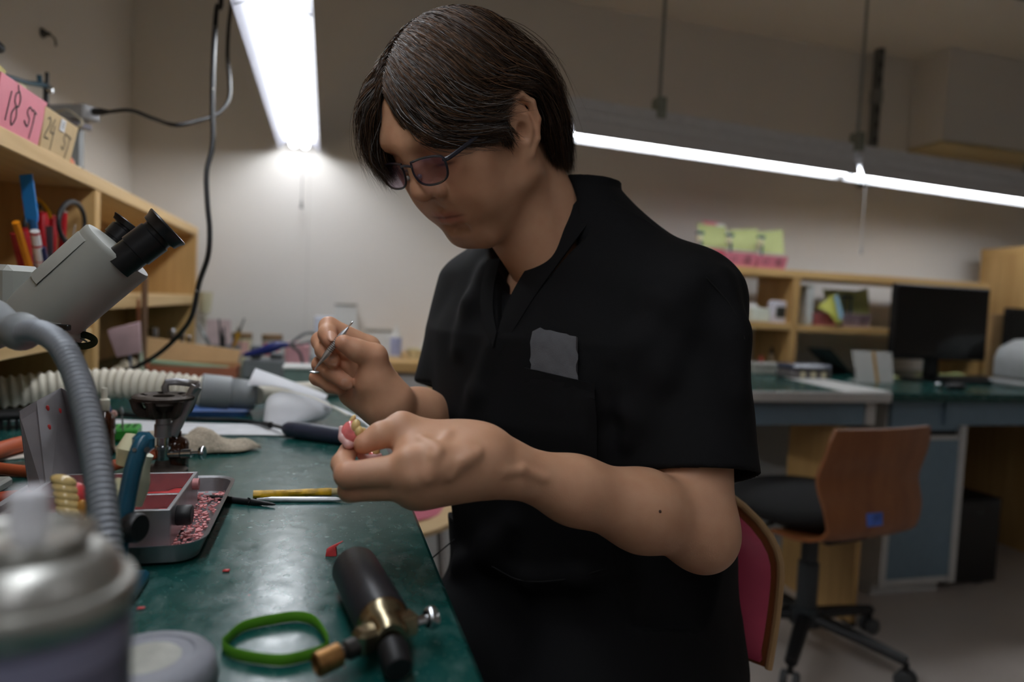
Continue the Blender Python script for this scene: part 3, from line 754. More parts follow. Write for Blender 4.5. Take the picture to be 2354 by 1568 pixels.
LA_.chain([EL+A((.004, 0, .004)), mid+A((0, 0, .002)), m2, WL+(EL-WL)*.08], [.033, .0375, .0290, .0215], k=.02)
LA_.ell(EL+A((.008, -.002, -.012)), (.027, .027, .027), k=.02)
# wrist: flattened, ulna head
wd = (EL-WL)/np.linalg.norm(EL-WL)
LA_.cone(WL+wd*.03+A((0, .006, .004)), WL+A((0, .006, .005)), .0185, .0170, k=.015)
LA_.cone(WL+wd*.03-A((0, .006, .004)), WL-A((0, .006, .005)), .0185, .0170, k=.015)
LA_.ell(PA(1118, 1062, .590), .0095, k=.014)
for key, r0, r1 in (('ix', .0150, .0140), ('md', .0150, .0140), ('rg', .0150, .0130), ('pk', .0145, .0120)):
    LA_.cone(WL+A((0, 0, {'ix': .006, 'md': .001, 'rg': -.004, 'pk': -.007}[key])), ptsL[key][0], r0, r1, k=.018)
LA_.cone(WL+A((0, 0, .005)), ptsL['th'][0], .016, .0170, k=.015)
LA_.cone(ptsL['th'][0], ptsL['th'][1], .0190, .0135, k=.016)
LA_.cone(ptsL['th'][0], PA(955, 1030, .588), .016, .0125, k=.014)
LA_.chain(ptsL['th'][1:], [.0138, .0102, .0092], k=.006)
LA_.cone(WL, PA(965, 1085, .578), .0185, .0150, k=.03); LA_.cone(WL-A((0, 0, .006)), PA(975, 1110, .592), .0175, .0140, k=.03)
finger(LA_, ptsL['md'], [.0142, .0100, .0090, .0082])
finger(LA_, ptsL['rg'], [.0130, .0096, .0088, .0080])
finger(LA_, ptsL['pk'], [.0118, .0085, .0078, .0070])
finger(LA_, ptsL['ix'], [.0150, .0104, .0090, .0083])
for key in ('ix', 'md'): LA_.ell(ptsL[key][0]+A((0, -.004, .001)), .0125, k=.010)
def surf_chain(Fd, pts, r, k, sink=.001):
    q = [(px, py, march(Fd, px, py)) for px, py in pts]; q = [PA(px, py, d+sink) for px, py, d in q if d]
    if len(q) > 1: Fd.chain(q, [r]*len(q), k=k)
surf_chain(LA_, [(935, 1050), (1000, 1042), (1070, 1035)], .0022, .016)
surf_chain(LA_, [(950, 1100), (1020, 1075), (1080, 1052)], .0020, .016)
for vein in ([(985, 1100), (1000, 1050), (1030, 1000)], [(1010, 1035), (970, 1010)], [(1035, 1095), (1065, 1060), (1100, 1040)], [(1250, 1100), (1200, 1080), (1160, 1085)]):
    surf_chain(LA_, vein, .0011, .008, .0006)
lav, laf = LA_.mesh()

# ---- right arm (far) and hand
ptsR = dict(
    th=pts_d([(862, 880, .790), (860, 820, .782), (822, 806, .772), (790, 789, .766)]),
    ix=pts_d([(846, 800, .822), (756, 751, .800), (752, 768, .783), (760, 783, .774)]),
    md=pts_d([(832, 822, .828), (738, 784, .806), (745, 806, .788), (764, 829, .779)]),
    rg=pts_d([(825, 850, .832), (738, 838, .810), (765, 858, .790), (796, 880, .781)]),
    pk=pts_d([(814, 892, .834), (730, 868, .818), (760, 886, .800), (782, 894, .795)]))
allp = np.array([ER, WR]+sum(ptsR.values(), []))
RA = Field(allp.min(0)-.05, allp.max(0)+.05, .0015)
RA.cone(SR, ER, .050, .042, k=.02)
RA.chain([ER, ER*.65+WR*.35, ER*.25+WR*.75, WR], [.038, .038, .029, .0215], k=.02)
for key, r0, r1 in (('ix', .0165, .0150), ('md', .0165, .0150), ('rg', .0165, .0145), ('pk', .0165, .0140)):
    o_ = {'ix': .006, 'md': .001, 'rg': -.004, 'pk': -.007}[key]
    RA.cone(WR+A((0, 0, o_)), ptsR[key][0], r0, r1, k=.018)
RA.cone(WR+A((0, -.006, .004)), ptsR['th'][0], .0185, .0185, k=.015)
RA.cone(ptsR['th'][0], ptsR['th'][1], .0190, .0142, k=.018)
RA.chain(ptsR['th'][1:], [.0140, .0116, .0100], k=.008)
RA.cone(WR+A((-.012, -.004, -.008)), ptsR['pk'][0]+A((0, -.008, -.006)), .018, .016, k=.02)
finger(RA, ptsR['ix'], [.0145, .0112, .0100, .0088])
finger(RA, ptsR['md'], [.0142, .0110, .0098, .0088])
finger(RA, ptsR['rg'], [.0138, .0104, .0096, .0086])
finger(RA, ptsR['pk'], [.0125, .0092, .0085, .0075])
rav, raf = RA.mesh()

def gauss(p, c, r): return np.exp(-((p-c)**2).sum(1)/(r*r))
def skin_tint(vs):
    c = np.ones((len(vs), 3)); L = w2h(vs)
    inh = (np.abs(L[:, 1]) < .1) & (L[:, 0] > -.12) & (L[:, 0] < .14) & (L[:, 2] > -.13)
    ym = np.abs(L[:, 1])
    L[:, 0] += .0075*np.clip((-.034-L[:, 2])/.018, 0, 1)+.006
    lip = np.exp(-(((L[:, 2]+.0595+.05*ym*0)/.0088)**2)**2)*np.exp(-((L[:, 1]/.0245)**2)**2)*(L[:, 0] > .081)*inh
    c *= 1-lip[:, None]*A((.22, .48, .45))
    line = np.exp(-((L[:, 2]+.0588)/.0018)**2)*np.exp(-((L[:, 1]/.027)**2)**3)*(L[:, 0] > .08)*inh
    c *= 1-line[:, None]*A((.6, .65, .65))
    red = (gauss(L, A((.108, 0, -.018)), .018)*.5+gauss(L, A((.07, .05, -.015)), .03)*.35+gauss(L, A((-.012, .085, 0)), .03)*.3)*inh
    c *= 1-red[:, None]*A((.02, .20, .22))
    beard = np.clip(gauss(L*A((1, .8, 1)), A((.08, 0, -.085)), .035)+.6*gauss(L, A((.095, 0, -.043)), .012), 0, 1)*inh*(1-np.clip(lip, 0, 1))
    c *= 1-beard[:, None]*A((.20, .16, .12))
    lash = np.exp(-((L[:, 2]-.003)/.0022)**2)*np.exp(-(((ym-.033)/.015)**2)**2)*(L[:, 0] > .07)*inh
    c *= 1-lash[:, None]*A((.75, .8, .8))
    lid = np.exp(-(((L[:, 2]-.012)/.014)**2+((ym-.033)/.018)**2))*(L[:, 0] > .06)*inh
    c *= 1-lid[:, None]*A((.14, .22, .2))
    for q in [ptsL['ix'][1], ptsL['md'][1], ptsL['rg'][1], ptsL['ix'][0], ptsL['md'][0]]+[ptsR[k][j] for k in ptsR for j in (1, 3)]+[ptsL[k][3] for k in ptsL]:
        c *= 1-gauss(vs, q, .014)[:, None]*A((.0, .13, .13))
    for px, py, d, r in ((1517, 1176, .655, .0018), (1262, 440, .74, .0013), (1272, 460, .74, .001)):
        c *= 1-np.clip(gauss(vs, PA(px, py, d), r*8)*0, 0, 1)[:, None]
    return np.clip(c, 0.02, 1)
body = org_build('body', [(hv, hf), (tv, tf), (lav, laf), (rav, raf)], m_skin, person, skin_tint)

def mole(Fd, px, py, r):
    d = march(Fd, px, py)
    if d: return MB().ball(P(px, py, d+.0003), (r, r, r), 8, 6)
mb = MB()
for px, py, r in ((1517, 1176, .0016),):
    q = mole(LA_, px, py, r)
    if q: q.build('mole', mat('mole_brown', srgb(60, 38, 28), .6), body)

# fingernails
m_nail = mat('fingernail', srgb(200, 150, 124), .34, var=.05)
def nail(c, along, out, w, l):
    M = frame(c, xdir=along, zdir=out)
    MB(M).ball((0, 0, 0), (l*1.1, w*.92, .0014), 12, 8).build('fingernail', m_nail, body, smooth=True)
def nail_px(Fd, px, py, apx, apy, w, l):
    d = march(Fd, px, py); d2 = march(Fd, apx, apy)
    if d is None or d2 is None: return
    c = A(P(px, py, d)); a = A(P(apx, apy, d2))-c
    e = .004; g = []
    for ax in range(3):
        i = np.round((c-Fd.lo)/Fd.h).astype(int); j = i.copy(); i[ax] += 2; j[ax] -= 2
        g.append(Fd.f[tuple(np.clip(i, 0, Fd.n-1))]-Fd.f[tuple(np.clip(j, 0, Fd.n-1))])
    nail(c-A(V(g).normalized())*.0008, a, V(g), w, l)
nail_px(RA, 761, 771, 757, 757, .0056, .0075)
nail_px(RA, 795, 790, 806, 798, .0058, .0070)
nail_px(RA, 797, 883, 787, 875, .0054, .0070)
nail_px(RA, 767, 830, 757, 815, .0050, .0062)
# ------------------------------------------------------------------ hair: dark cap plus combed strands
def hair_ok(d):
    """d: unit-ish local position on the scalp; True inside the hairline"""
    x, y, z = d[:, 0], np.abs(d[:, 1]), d[:, 2]
    line = np.interp(x, [-.12, -.085, -.055, -.035, -.028, -.018, .0, .012, .024, .045, .07, .085, .1], [-.085, -.080, -.070, -.055, -.02, .034, .034, .0, -.012, .048, .066, .074, .08])
    return z > line
CE, CRd = A((-.008, 0, .052)), A((.099, .078, .082))
cap = Field((-.13, -.10, -.11), (.13, .10, .17), .003)
cap.ell(CE, CRd-.0005, k=.02); cap.ell((.035, 0, .02), (.058, .067, .083), k=.03)
cap.ell((-.056, 0, -.025), (.046, .056, .060), k=.03)
def carve(X, Y, Z):
    line = np.interp((X+0*Y+0*Z).ravel(), [-.13, -.085, -.055, -.035, -.028, -.018, .0, .012, .024, .045, .07, .085, .13], [-.088, -.082, -.070, -.055, -.02, .042, .042, .020, .022, .060, .080, .088, .095]).reshape((X+0*Y+0*Z).shape)
    return (line-Z)*.6+0*Y
cap.op(carve, (-.13, -.1, -.11), (.13, .1, .17), k=.006, mode='cut')
cv, cf = cap.mesh(); cv = h2w(cv)
hair_m, nt, b = _new('hair_dark_brown'); at = nt.nodes.new('ShaderNodeAttribute'); at.attribute_name = 'tint'
nt.links.new(at.outputs['Color'], b.inputs['Base Color']); b.inputs['Roughness'].default_value = .52; b.inputs['Specular IOR Level'].default_value = .2
rng = np.random.default_rng(5)
m_cap = mat('hair_roots', (.012, .009, .007), .9, spec=.1)
hairo = org_build('hair', [(cv, cf)], m_cap, person, lambda v: np.tile(A((.010, .0075, .0055)), (len(v), 1)))
GL = HR.T @ A((0, 0, -1))                         # gravity in head coordinates
def head_push(p, off):
    """keep points outside the cranium / face by off"""
    for c, r in ((CE, CRd), (A((.038, 0, .015)), A((.059, .068, .087))), (A((-.03, 0, -.05)), A((.055, .058, .07)))):
        q = (p-c)/(r+off[:, None]); n = np.linalg.norm(q, axis=1); m = n < 1
        p[m] = c+(q[m]/n[m, None])*(r+off[m, None])
    # ears keep their place: hair passes behind or above
    return p
def strand_mesh(name, path, tint, r0, parent, m):
    """flat ribbons lying along the head, twisted a little at random"""
    n, s, _ = path.shape; W_ = h2w(path.reshape(-1, 3)).reshape(n, s, 3); cen = h2w(A((-.01, 0, .03)))
    t = np.gradient(W_, axis=1); t /= np.linalg.norm(t, axis=2)[..., None]+1e-9
    nr = W_-cen; nr /= np.linalg.norm(nr, axis=2)[..., None]; a = np.cross(t, nr); a /= np.linalg.norm(a, axis=2)[..., None]+1e-9; bb = np.cross(a, t)
    tw = rng.uniform(-.9, .9, (n, 1, 1)); a = a*np.cos(tw)+bb*np.sin(tw)
    rr = (r0*np.interp(np.linspace(0, 1, s), [0, .1, .7, 1], [.7, 1, .85, .1]))[None, :, None]
    vs = np.stack([W_-a*rr, W_+a*rr], 2).reshape(-1, 3); base = (np.arange(n)[:, None]*s+np.arange(s-1)[None, :])*2
    fs = np.stack([base, base+1, base+3, base+2], -1).reshape(-1, 4); cols = np.repeat(tint, s*2, axis=0)
    return org_build(name, [(vs, fs)], m, parent, lambda v: cols, smooth_it=0)
def cat_eval(C, t):
    """C: n x g control points, t in 0..1 -> Catmull-Rom points n x len(t)"""
    g = C.shape[1]; E_ = np.concatenate([2*C[:, :1]-C[:, 1:2], C, 2*C[:, -1:]-C[:, -2:-1]], 1)
    x = np.clip(t*(g-1), 0, g-1-1e-6); i = x.astype(int); f = (x-i)[None, :, None]
    a, b_, c, d = E_[:, i], E_[:, i+1], E_[:, i+2], E_[:, i+3]
    return .5*(2*b_+(c-a)*f+(2*a-5*b_+4*c-d)*f*f+(3*b_-a-3*c+d)*f**3)
def comb(n, guides, steps=14, depth=.012, rootj=.003, jit=.003, clumps=70, cw=.75, short=(.75, 1.08), tipj=.006, bend=0.0):
    G = np.array(guides); g = len(G)-1
    def curve(u):
        i = np.minimum(u.astype(int), g-1); f = (u-i)[:, None, None]; return G[i]*(1-f)+G[i+1]*f
    u = rng.random(n)*g; C = curve(u); K = C.shape[1]
    cu = np.sort(rng.random(clumps)*g); ci = np.argmin(np.abs(u[:, None]-cu[None]+rng.normal(0, .05, (n, 1))), 1)
    lay = rng.random((n, 1, 1))**.8; coff = rng.normal(0, 1, (clumps, 1, 3))*tipj; CC = curve(cu)+coff*np.linspace(0, 1, K)[None, :, None]
    cl = rng.random((clumps, 1, 1))**.9; w = (np.linspace(0, 1, K)**.9*cw)[None, :, None]
    C = C*(1-w)+CC[ci]*w; lay = lay*(1-w)+cl[ci]*w
    cen = A((-.01, 0, .03)); dirn = C-cen; dirn /= np.linalg.norm(dirn, axis=2)[..., None]
    prof = np.interp(np.linspace(0, 1, K), [0, .3, 1], [.15, 1, .9])[None, :, None]
    C = C-dirn*lay*depth*prof
    C = C+rng.normal(0, 1, C.shape)*np.interp(np.linspace(0, 1, K), [0, .25, 1], [rootj, jit, jit*1.5])[None, :, None]
    C = C+rng.normal(0, 1, (n, 1, 3))*bend*(np.linspace(0, 1, K)**1.5)[None, :, None]
    L = rng.uniform(short[0], short[1], n); p = cat_eval(C, np.linspace(0, 1, steps))
    # shorten: resample each strand on 0..L
    t = np.linspace(0, 1, steps)[None]*np.minimum(L, 1)[:, None]*(steps-1); i = np.minimum(t.astype(int), steps-2); f = (t-i)[..., None]; r_ = np.arange(n)[:, None]
    p = p[r_, i]*(1-f)+p[r_, i+1]*f
    q = p.reshape(-1, 3).copy(); q = head_push(q, np.repeat(rng.uniform(.001, .009, n), steps)); return q.reshape(p.shape)
def tint_brown(path):
    n = len(path); roots = path[:, 0]
    base = A((.030, .0165, .0098))*rng.uniform(.5, 1.5, (n, 1)); br = rng.random(n) < .38
    base[br] = A((.085, .041, .019))*rng.uniform(.6, 1.3, (br.sum(), 1))
    g = rng.random(n) < np.clip(.03+.22*np.exp(-(((roots[:, 0]-.065)/.045)**2+((roots[:, 1])/.035)**2)), 0, 1); base[g] = A((.12, .112, .108))*rng.uniform(.5, 1.4, (g.sum(), 1))
    return base
R0 = .00034
GA = [[(.078, -.010, .092), (.097, -.034, .070), (.108, -.052, .030), (.109, -.046, -.008)],
      [(.065, -.014, .106), (.084, -.060, .086), (.098, -.076, .040), (.107, -.056, -.004)],
      [(.045, -.016, .119), (.058, -.070, .100), (.076, -.090, .055), (.096, -.074, .010)],
      [(.02, -.016, .127), (.028, -.070, .108), (.045, -.094, .062), (.070, -.090, .022)],
      [(-.02, -.014, .130), (-.02, -.068, .110), (-.01, -.094, .065), (.02, -.095, .025)]]
GB = [[(.080, -.002, .090), (.099, .014, .064), (.099, .037, .034), (.074, .066, .016), (.040, .081, .000)],
      [(.066, .000, .106), (.088, .030, .076), (.087, .056, .043), (.058, .077, .022), (.026, .085, .006)],
      [(.045, .002, .119), (.065, .047, .094), (.064, .072, .058), (.036, .086, .036), (.008, .090, .034)],
      [(.02, .004, .127), (.035, .054, .108), (.028, .081, .070), (.0, .091, .050), (-.028, .094, .036)],
      [(-.01, .004, .131), (-.005, .054, .114), (-.020, .084, .075), (-.045, .092, .044), (-.066, .086, .010)],
      [(-.04, .002, .126), (-.050, .050, .108), (-.070, .076, .066), (-.085, .080, .024), (-.088, .072, -.022)],
      [(-.07, -.002, .108), (-.094, .035, .088), (-.110, .054, .046), (-.113, .060, .0), (-.100, .062, -.050)],
      [(-.09, -.006, .088), (-.116, .008, .062), (-.125, .020, .02), (-.122, .030, -.03), (-.104, .040, -.075)],
      [(-.09, -.02, .085), (-.116, -.03, .055), (-.125, -.03, .01), (-.12, -.03, -.03), (-.1, -.03, -.08)]]
GC = [[(-.030, .074, .045), (-.046, .088, .022), (-.050, .087, -.015), (-.050, .080, -.050), (-.050, .070, -.078)],
      [(-.055, .066, .045), (-.073, .083, .015), (-.079, .082, -.025), (-.075, .075, -.060), (-.070, .066, -.092)],
      [(-.080, .048, .040), (-.102, .064, .005), (-.107, .064, -.035), (-.100, .059, -.070), (-.092, .052, -.102)],
      [(-.095, .020, .040), (-.120, .030, .0), (-.119, .034, -.04), (-.110, .034, -.075), (-.100, .032, -.106)],
      [(-.10, -.03, .04), (-.122, -.03, .0), (-.119, -.03, -.04), (-.108, -.03, -.075), (-.10, -.03, -.104)]]
GS = [[(.036, .066, .040), (.036, .077, .022), (.031, .079, .004), (.026, .078, -.010)],
      [(.012, .070, .040), (.016, .080, .024), (.018, .080, .008), (.019, .078, -.008)]]
sets = [comb(9000, GA, depth=.026, clumps=130, jit=.0022), comb(1500, GA, depth=.03, cw=.2, jit=.003, bend=.004), comb(24000, GB, depth=.022, clumps=330, tipj=.005, jit=.002), comb(4000, GB, depth=.016, cw=.15, jit=.003, bend=.004),
        comb(7500, GC, depth=.022, clumps=130, tipj=.004, jit=.002), comb(900, GS, depth=.004, clumps=30, jit=.0016), comb(160, GB, depth=-.004, cw=0, jit=.002, bend=.012, tipj=0), comb(90, GA, depth=-.003, cw=0, jit=.002, bend=.012)]
for p in sets: strand_mesh('hair_strands', p, tint_brown(p), R0, hairo, hair_m)
# eyebrows
def brow(s, n=170):
    u = rng.random(n); base = np.stack([.0955-.020*u**1.6, s*(.014+.040*u), .0345+.010*np.sin(u*2.2)-.006*u], 1)+rng.normal(0, .0014, (n, 3))*A((.3, 1, 1))
    d = np.stack([-.25*np.ones(n), s*(.6+.3*u), .45-.8*u], 1); d /= np.linalg.norm(d, axis=1)[:, None]
    tt = np.linspace(0, 1, 4)[None, :, None]; return base[:, None, :]+d[:, None, :]*tt*.009
for s in (-1, 1): strand_mesh('eyebrow', brow(s), np.tile(A((.014, .011, .009)), (170, 1)), .00042, body, hair_m)
# ------------------------------------------------------------------ clothes
MID = (SL+SR)/2
TS = Field((.02, .48, .40), (.66, 1.20, 1.20), .0032)
Zs = [.38, .50, .60, .72, .85, .95, 1.03, 1.09, 1.14]
CXs = [(.375, .865), (.37, .86), (.36, .85), (.340, .842), (.312, .846), (.302, .848), (.306, .850), (.302, .848), (.298, .845)]
RFs = [.150, .150, .148, .144, .146, .130, .098, .070, .052]; RLs = [.200, .200, .198, .196, .192, .188, .170, .112, .070]
def torso_fn(grow=0.0):
    def fn(X, Y, Z):
        cx = np.interp(Z, Zs, [c[0] for c in CXs]); cy = np.interp(Z, Zs, [c[1] for c in CXs]); rf = np.interp(Z, Zs, RFs)+grow; rl = np.interp(Z, Zs, RLs)+grow
        dx, dy = X-cx, Y-cy; u = (dx*FWD[0]+dy*FWD[1])/rf; w = (dx*LFT[0]+dy*LFT[1])/rl
        n = (np.abs(u)**2.4+np.abs(w)**2.4)**(1/2.4)
        d = (n-1)*np.minimum(rf, rl)*.9
        return np.maximum(d, np.maximum(.40-Z, Z-1.15))
    return fn
TS.op(torso_fn(), (.05, .5, .42), (.64, 1.18, 1.17), k=0)
def sleeve(Fd, S, E_, frac, r0, r1, out):
    end = S+(E_-S)*frac; ax = (E_-S)/np.linalg.norm(E_-S)
    Fd.cone(S, end+ax*.04, r0, r1, k=.045)
    return end, ax
# shoulders
TS.cone(SL-LFT*.01+A((0, 0, -.004)), NECK+A((0, 0, .004))-FWD*.03, .058, .050, k=.05)
TS.cone(SR+LFT*.02+A((0, 0, -.004)), NECK+A((0, 0, .004))-FWD*.03, .052, .050, k=.05)
ELs = EL+A((.012, .004, -.012)); endL, axL = sleeve(TS, SL+LFT*.012, ELs, .75, .049, .062, LFT)
endR, axR = sleeve(TS, SR+LFT*.005, PA(1030, 900, .975), 1.0, .050, .044, -LFT)
# lap: tunic skirt and thighs
hipL, hipR = A((.375, .865, .47))+LFT*.095, A((.375, .865, .47))-LFT*.095
kneeL, kneeR = hipL+FWD*.42+A((0, 0, .03)), hipR+FWD*.42+A((0, 0, .03))
TS.cone(hipL+A((0, 0, .045)), hipL+FWD*.17+A((0, 0, .055)), .095, .088, k=.06)
TS.cone(hipR+A((0, 0, .045)), hipR+FWD*.17+A((0, 0, .055)), .095, .088, k=.06)
# hems: flat cut, hollow
def cut_sleeve(Fd, end, ax, r):
    e, a = end, ax
    def fn(X, Y, Z):
        t = (X-e[0])*a[0]+(Y-e[1])*a[1]+(Z-e[2])*a[2]
        rad = np.sqrt(np.maximum((X-e[0])**2+(Y-e[1])**2+(Z-e[2])**2-t*t, 0))
        return np.maximum(np.maximum(-t, rad-r), t-.16)
    Fd.op(fn, e-.2, e+.2, k=.002, mode='sub', pad=0)
    return fn
cut_sleeve(TS, endL, axL, .10); cut_sleeve(TS, endR, axR, .075)
TS.cone(endL-axL*.05, endL+axL*.06, .049, .058, k=.004, mode='sub'); TS.cone(endR-axR*.02, endR+axR*.06, .034, .040, k=.004, mode='sub')
# creases
def ridge(pts, r=.006, k=.02, dd=.004, mode='add'):
    q = []
    for px, py in pts:
        d = march(TS, px, py)
        if d: q.append(A(P(px, py, d+dd)))
    if len(q) > 1: TS.chain(q, [r*.5]+[r]*(len(q)-2)+[r*.5], k=k, mode=mode)
ridge([(1425, 870), (1480, 790), (1545, 700), (1600, 640)], .009, .03)
ridge([(1470, 960), (1520, 860), (1570, 760)], .006, .03)
ridge([(1440, 1010), (1425, 950), (1420, 900)], .006, .02)
ridge([(1120, 620), (1085, 700), (1060, 800)], .006, .025)
ridge([(1130, 800), (1100, 900), (1070, 1020)], .005, .02)
ridge([(1130, 1290), (1220, 1330), (1330, 1325), (1430, 1300)], .006, .02)
ridge([(1060, 1300), (1130, 1260), (1180, 1200)], .007, .03)
ridge([(1400, 860), (1395, 980), (1400, 1080)], .006, .02, mode='sub', dd=-.004)
ridge([(1660, 640), (1690, 760), (1700, 900)], .005, .03)
rngc = np.random.default_rng(3)
def wr(X, Y, Z): return .0012*np.sin(38*(X*.7+Y*.5)+22*Z+3*np.sin(16*Z+9*X))*np.sin(30*Z-20*Y+1.3)
TS.op(wr, (.03, .5, .42), (.64, 1.18, 1.18), mode='bump', k=0, pad=0)
TSfull = TS.f.copy()
# neck opening: round hole along the neck and a V down the chest
apx = A(P(1143, 768, march(TS, 1143, 768) or .84)); 
nk0, nk1 = h2w((-.02, 0, -.05)), NECK-A((0, 0, .03))
Vn = NECK+A((0, 0, .02))
def vee(X, Y, Z):
    dx, dy = X-apx[0], Y-apx[1]; w = dx*LFT[0]+dy*LFT[1]; u = dx*FWD[0]+dy*FWD[1]; z = Z-apx[2]
    wl = (Vn[0]-apx[0])*LFT[0]+(Vn[1]-apx[1])*LFT[1]; zt = Vn[2]-apx[2]
    c = wl*z/zt; half = .070*z/zt
    return np.maximum(np.maximum(np.abs(w-c)-half, -z)*.85, -(u+.062))
TS.op(vee, apx-.15, Vn+.15, k=.003, mode='sub', pad=0)
TS.cone(nk1, nk0+(nk0-nk1)*.6, .064, .070, k=.004, mode='sub')
sv, sf = TS.mesh()
top = org_build('scrub_top', [(sv, sf)], m_cloth, person)
# undershirt: the torso a little smaller, cut by a round neckline
US = Field(TS.lo, TS.lo+np.array(TS.n)*TS.h, .004)
US.op(torso_fn(-.010), (.05, .5, .75), (.64, 1.18, 1.15), k=0)
US.cone(SL-LFT*.02+A((0, 0, -.012)), NECK+A((0, 0, -.006))-FWD*.03, .048, .046, k=.05); US.cone(SR+LFT*.02+A((0, 0, -.012)), NECK+A((0, 0, -.006))-FWD*.03, .048, .046, k=.05)
US.cone(nk1+FWD*.018, nk0+(nk0-nk1)*.6+FWD*.03, .062, .085, k=.01, mode='sub')
US.op(lambda X, Y, Z: (.80-Z)+0*X+0*Y, (.05, .5, .4), (.64, 1.18, 1.2), k=.002, mode='cut')
uv, uf = US.mesh(); org_build('undershirt', [(uv, uf)], m_cloth2, person)
# collar band along the neckline
def on_top(px, py, back=0.0, fallback=.86):
    d = march(TS, px, py); return V(P(px, py, (d if d else fallback)-back))
def ribbon(name, inner, outer, m, parent, th=.0022, lift=.002):
    a = spline([on_top(*q[:2], back=lift) if len(q) == 2 else P(*q) for q in inner], 6); b = spline([on_top(*q[:2], back=lift) if len(q) == 2 else P(*q) for q in outer], 6)
    n = len(a)-1
    def fn(u, v):
        i = min(int(u*n+.5), n); w = v; bulge = math.sin(w*math.pi)*.0012
        p = a[i].lerp(b[i], w); return p+(CAMP-p).normalized()*bulge
    return MB().sheet(fn, n, 4, th).build(name, m, parent, smooth=True)
TSF = Field.__new__(Field); TSF.lo, TSF.h, TSF.n, TSF.f = TS.lo, TS.h, TS.n, TSfull
def on_top(px, py, back=0.0, fallback=.84):
    d = march(TSF, px, py); return V(P(px, py, (d if d else fallback)-back))
ribbon('collar_band', [(1352, 428), (1295, 500), (1240, 575), (1195, 640), (1162, 705), (1143, 765)], [(1402, 448), (1345, 522), (1285, 602), (1228, 682), (1184, 752), (1150, 806)], m_cloth, top)
ribbon('collar_band', [(1152, 594), (1138, 655), (1135, 712), (1143, 765)], [(1122, 600), (1108, 662), (1110, 735), (1136, 800)], m_cloth, top)
cs = [[P(1330, 430, .865), P(1352, 416, .862), P(1376, 406, .852), P(1394, 424, .838), P(1407, 448, .822)], [P(1338, 470, .855), P(1358, 462, .85), P(1378, 456, .84), P(1392, 466, .828), P(1402, 482, .815)]]
cs = [spline(c, 4) for c in cs]
MB().sheet(lambda u, v: cs[0][min(int(u*16+.5), 16)].lerp(cs[1][min(int(u*16+.5), 16)], v), 16, 3, .0022).build('collar_stand', m_cloth, top, smooth=True)
def patch(name, quad, nu, nv, lift, th, m, parent, wob=0.0):
    """sheet laid on the shirt: quad = 4 pixel corners tl, tr, br, bl"""
    tl, tr, br, bl = [V((q[0], q[1], 0)) for q in quad]
    def fn(u, v):
        q = tl.lerp(tr, u).lerp(bl.lerp(br, u), v); return on_top(q.x, q.y, back=lift+wob*math.sin(u*3.1)*(1-v))
    return MB().sheet(fn, nu, nv, th).build(name, m, parent, smooth=True)
patch('chest_pocket', [(1208, 848), (1366, 884), (1372, 1062), (1204, 1052)], 10, 12, .004, .003, m_cloth, top, .004)
patch('pocket_hem', [(1207, 845), (1367, 882), (1367, 918), (1207, 878)], 10, 3, .0062, .002, m_cloth, top, .004)
m_seam = mat('seam_thread', srgb(9, 9, 10), .9)
for pts in ([(1405, 462), (1460, 492), (1530, 538), (1590, 595), (1625, 640)], [(1625, 640), (1670, 690), (1700, 740), (1712, 780)], [(1130, 1302), (1200, 1335), (1300, 1332), (1400, 1305)], [(1470, 1062), (1560, 1085), (1650, 1080), (1738, 1058)], [(1045, 1240), (985, 1290)]):
    MB().tube(spline([on_top(px, py, back=.0004) for px, py in pts], 8), .0009, 6).build('seam', m_seam, top, smooth=True)
# trousers and shoes
TR = Field((-.05, .30, .0), (.66, 1.2, .62), .006)
for hp, kn in ((hipL, kneeL), (hipR, kneeR)):
    TR.cone(hp, kn, .090, .066, k=.03); ft = kn+A((0, 0, -.42))-FWD*.06; TR.cone(kn, ft, .066, .050, k=.02)
TR.ell((hipL+hipR)/2, (.13, .13, .09), k=.06)
rv, rf = TR.mesh(); org_build('trousers', [(rv, rf)], m_cloth2, person)
for kn in (kneeL, kneeR):
    ft = kn+A((0, 0, -.42))-FWD*.06; S_ = Field(ft-.25, ft+.25, .005)
    S_.cone(A((ft[0], ft[1], .045))-FWD*.03, A((ft[0], ft[1], .036))+FWD*.15, .044, .036, k=.02); S_.cone(A((ft[0], ft[1], .05)), A((ft[0], ft[1], .09)), .045, .045, k=.02)
    S_.op(lambda X, Y, Z: (.004-Z)+0*X+0*Y, ft-.25, ft+.25, k=.002, mode='cut')
    xv, xf = S_.mesh(); org_build('shoe', [(xv, xf)], mat('shoe_black', srgb(20, 20, 20), .5), person)
# ------------------------------------------------------------------ what he wears and holds
GW = A((.019, -.171, -.093)); th_ = np.linalg.norm(GW); k_ = GW/th_; K_ = np.array([[0, -k_[2], k_[1]], [k_[2], 0, -k_[0]], [-k_[1], k_[0], 0]])
GR = np.eye(3)+math.sin(th_)*K_+(1-math.cos(th_))*K_ @ K_; GT = A((.108, -.001, .008))
def g2w(p): return V(h2w(GR @ A(p)+GT))
t = thing('eyeglasses', 'dark rectangular eyeglasses on the man\'s nose', 'glasses', g2w((0, 0, 0)))
m_rim = mat('rim_dark_violet', srgb(26, 24, 34), .3, var=.1, coat=.3)
m_lens, nt, b_ = _new('lens_violet_coat'); nt.nodes.remove(b_); out_ = [n for n in nt.nodes if n.type == 'OUTPUT_MATERIAL'][0]
tr_ = nt.nodes.new('ShaderNodeBsdfTransparent'); tr_.inputs[0].default_value = C3((.93, .88, .95)); gl_ = nt.nodes.new('ShaderNodeBsdfGlossy'); gl_.inputs['Color'].default_value = C3((.70, .55, 1.0)); gl_.inputs['Roughness'].default_value = .02
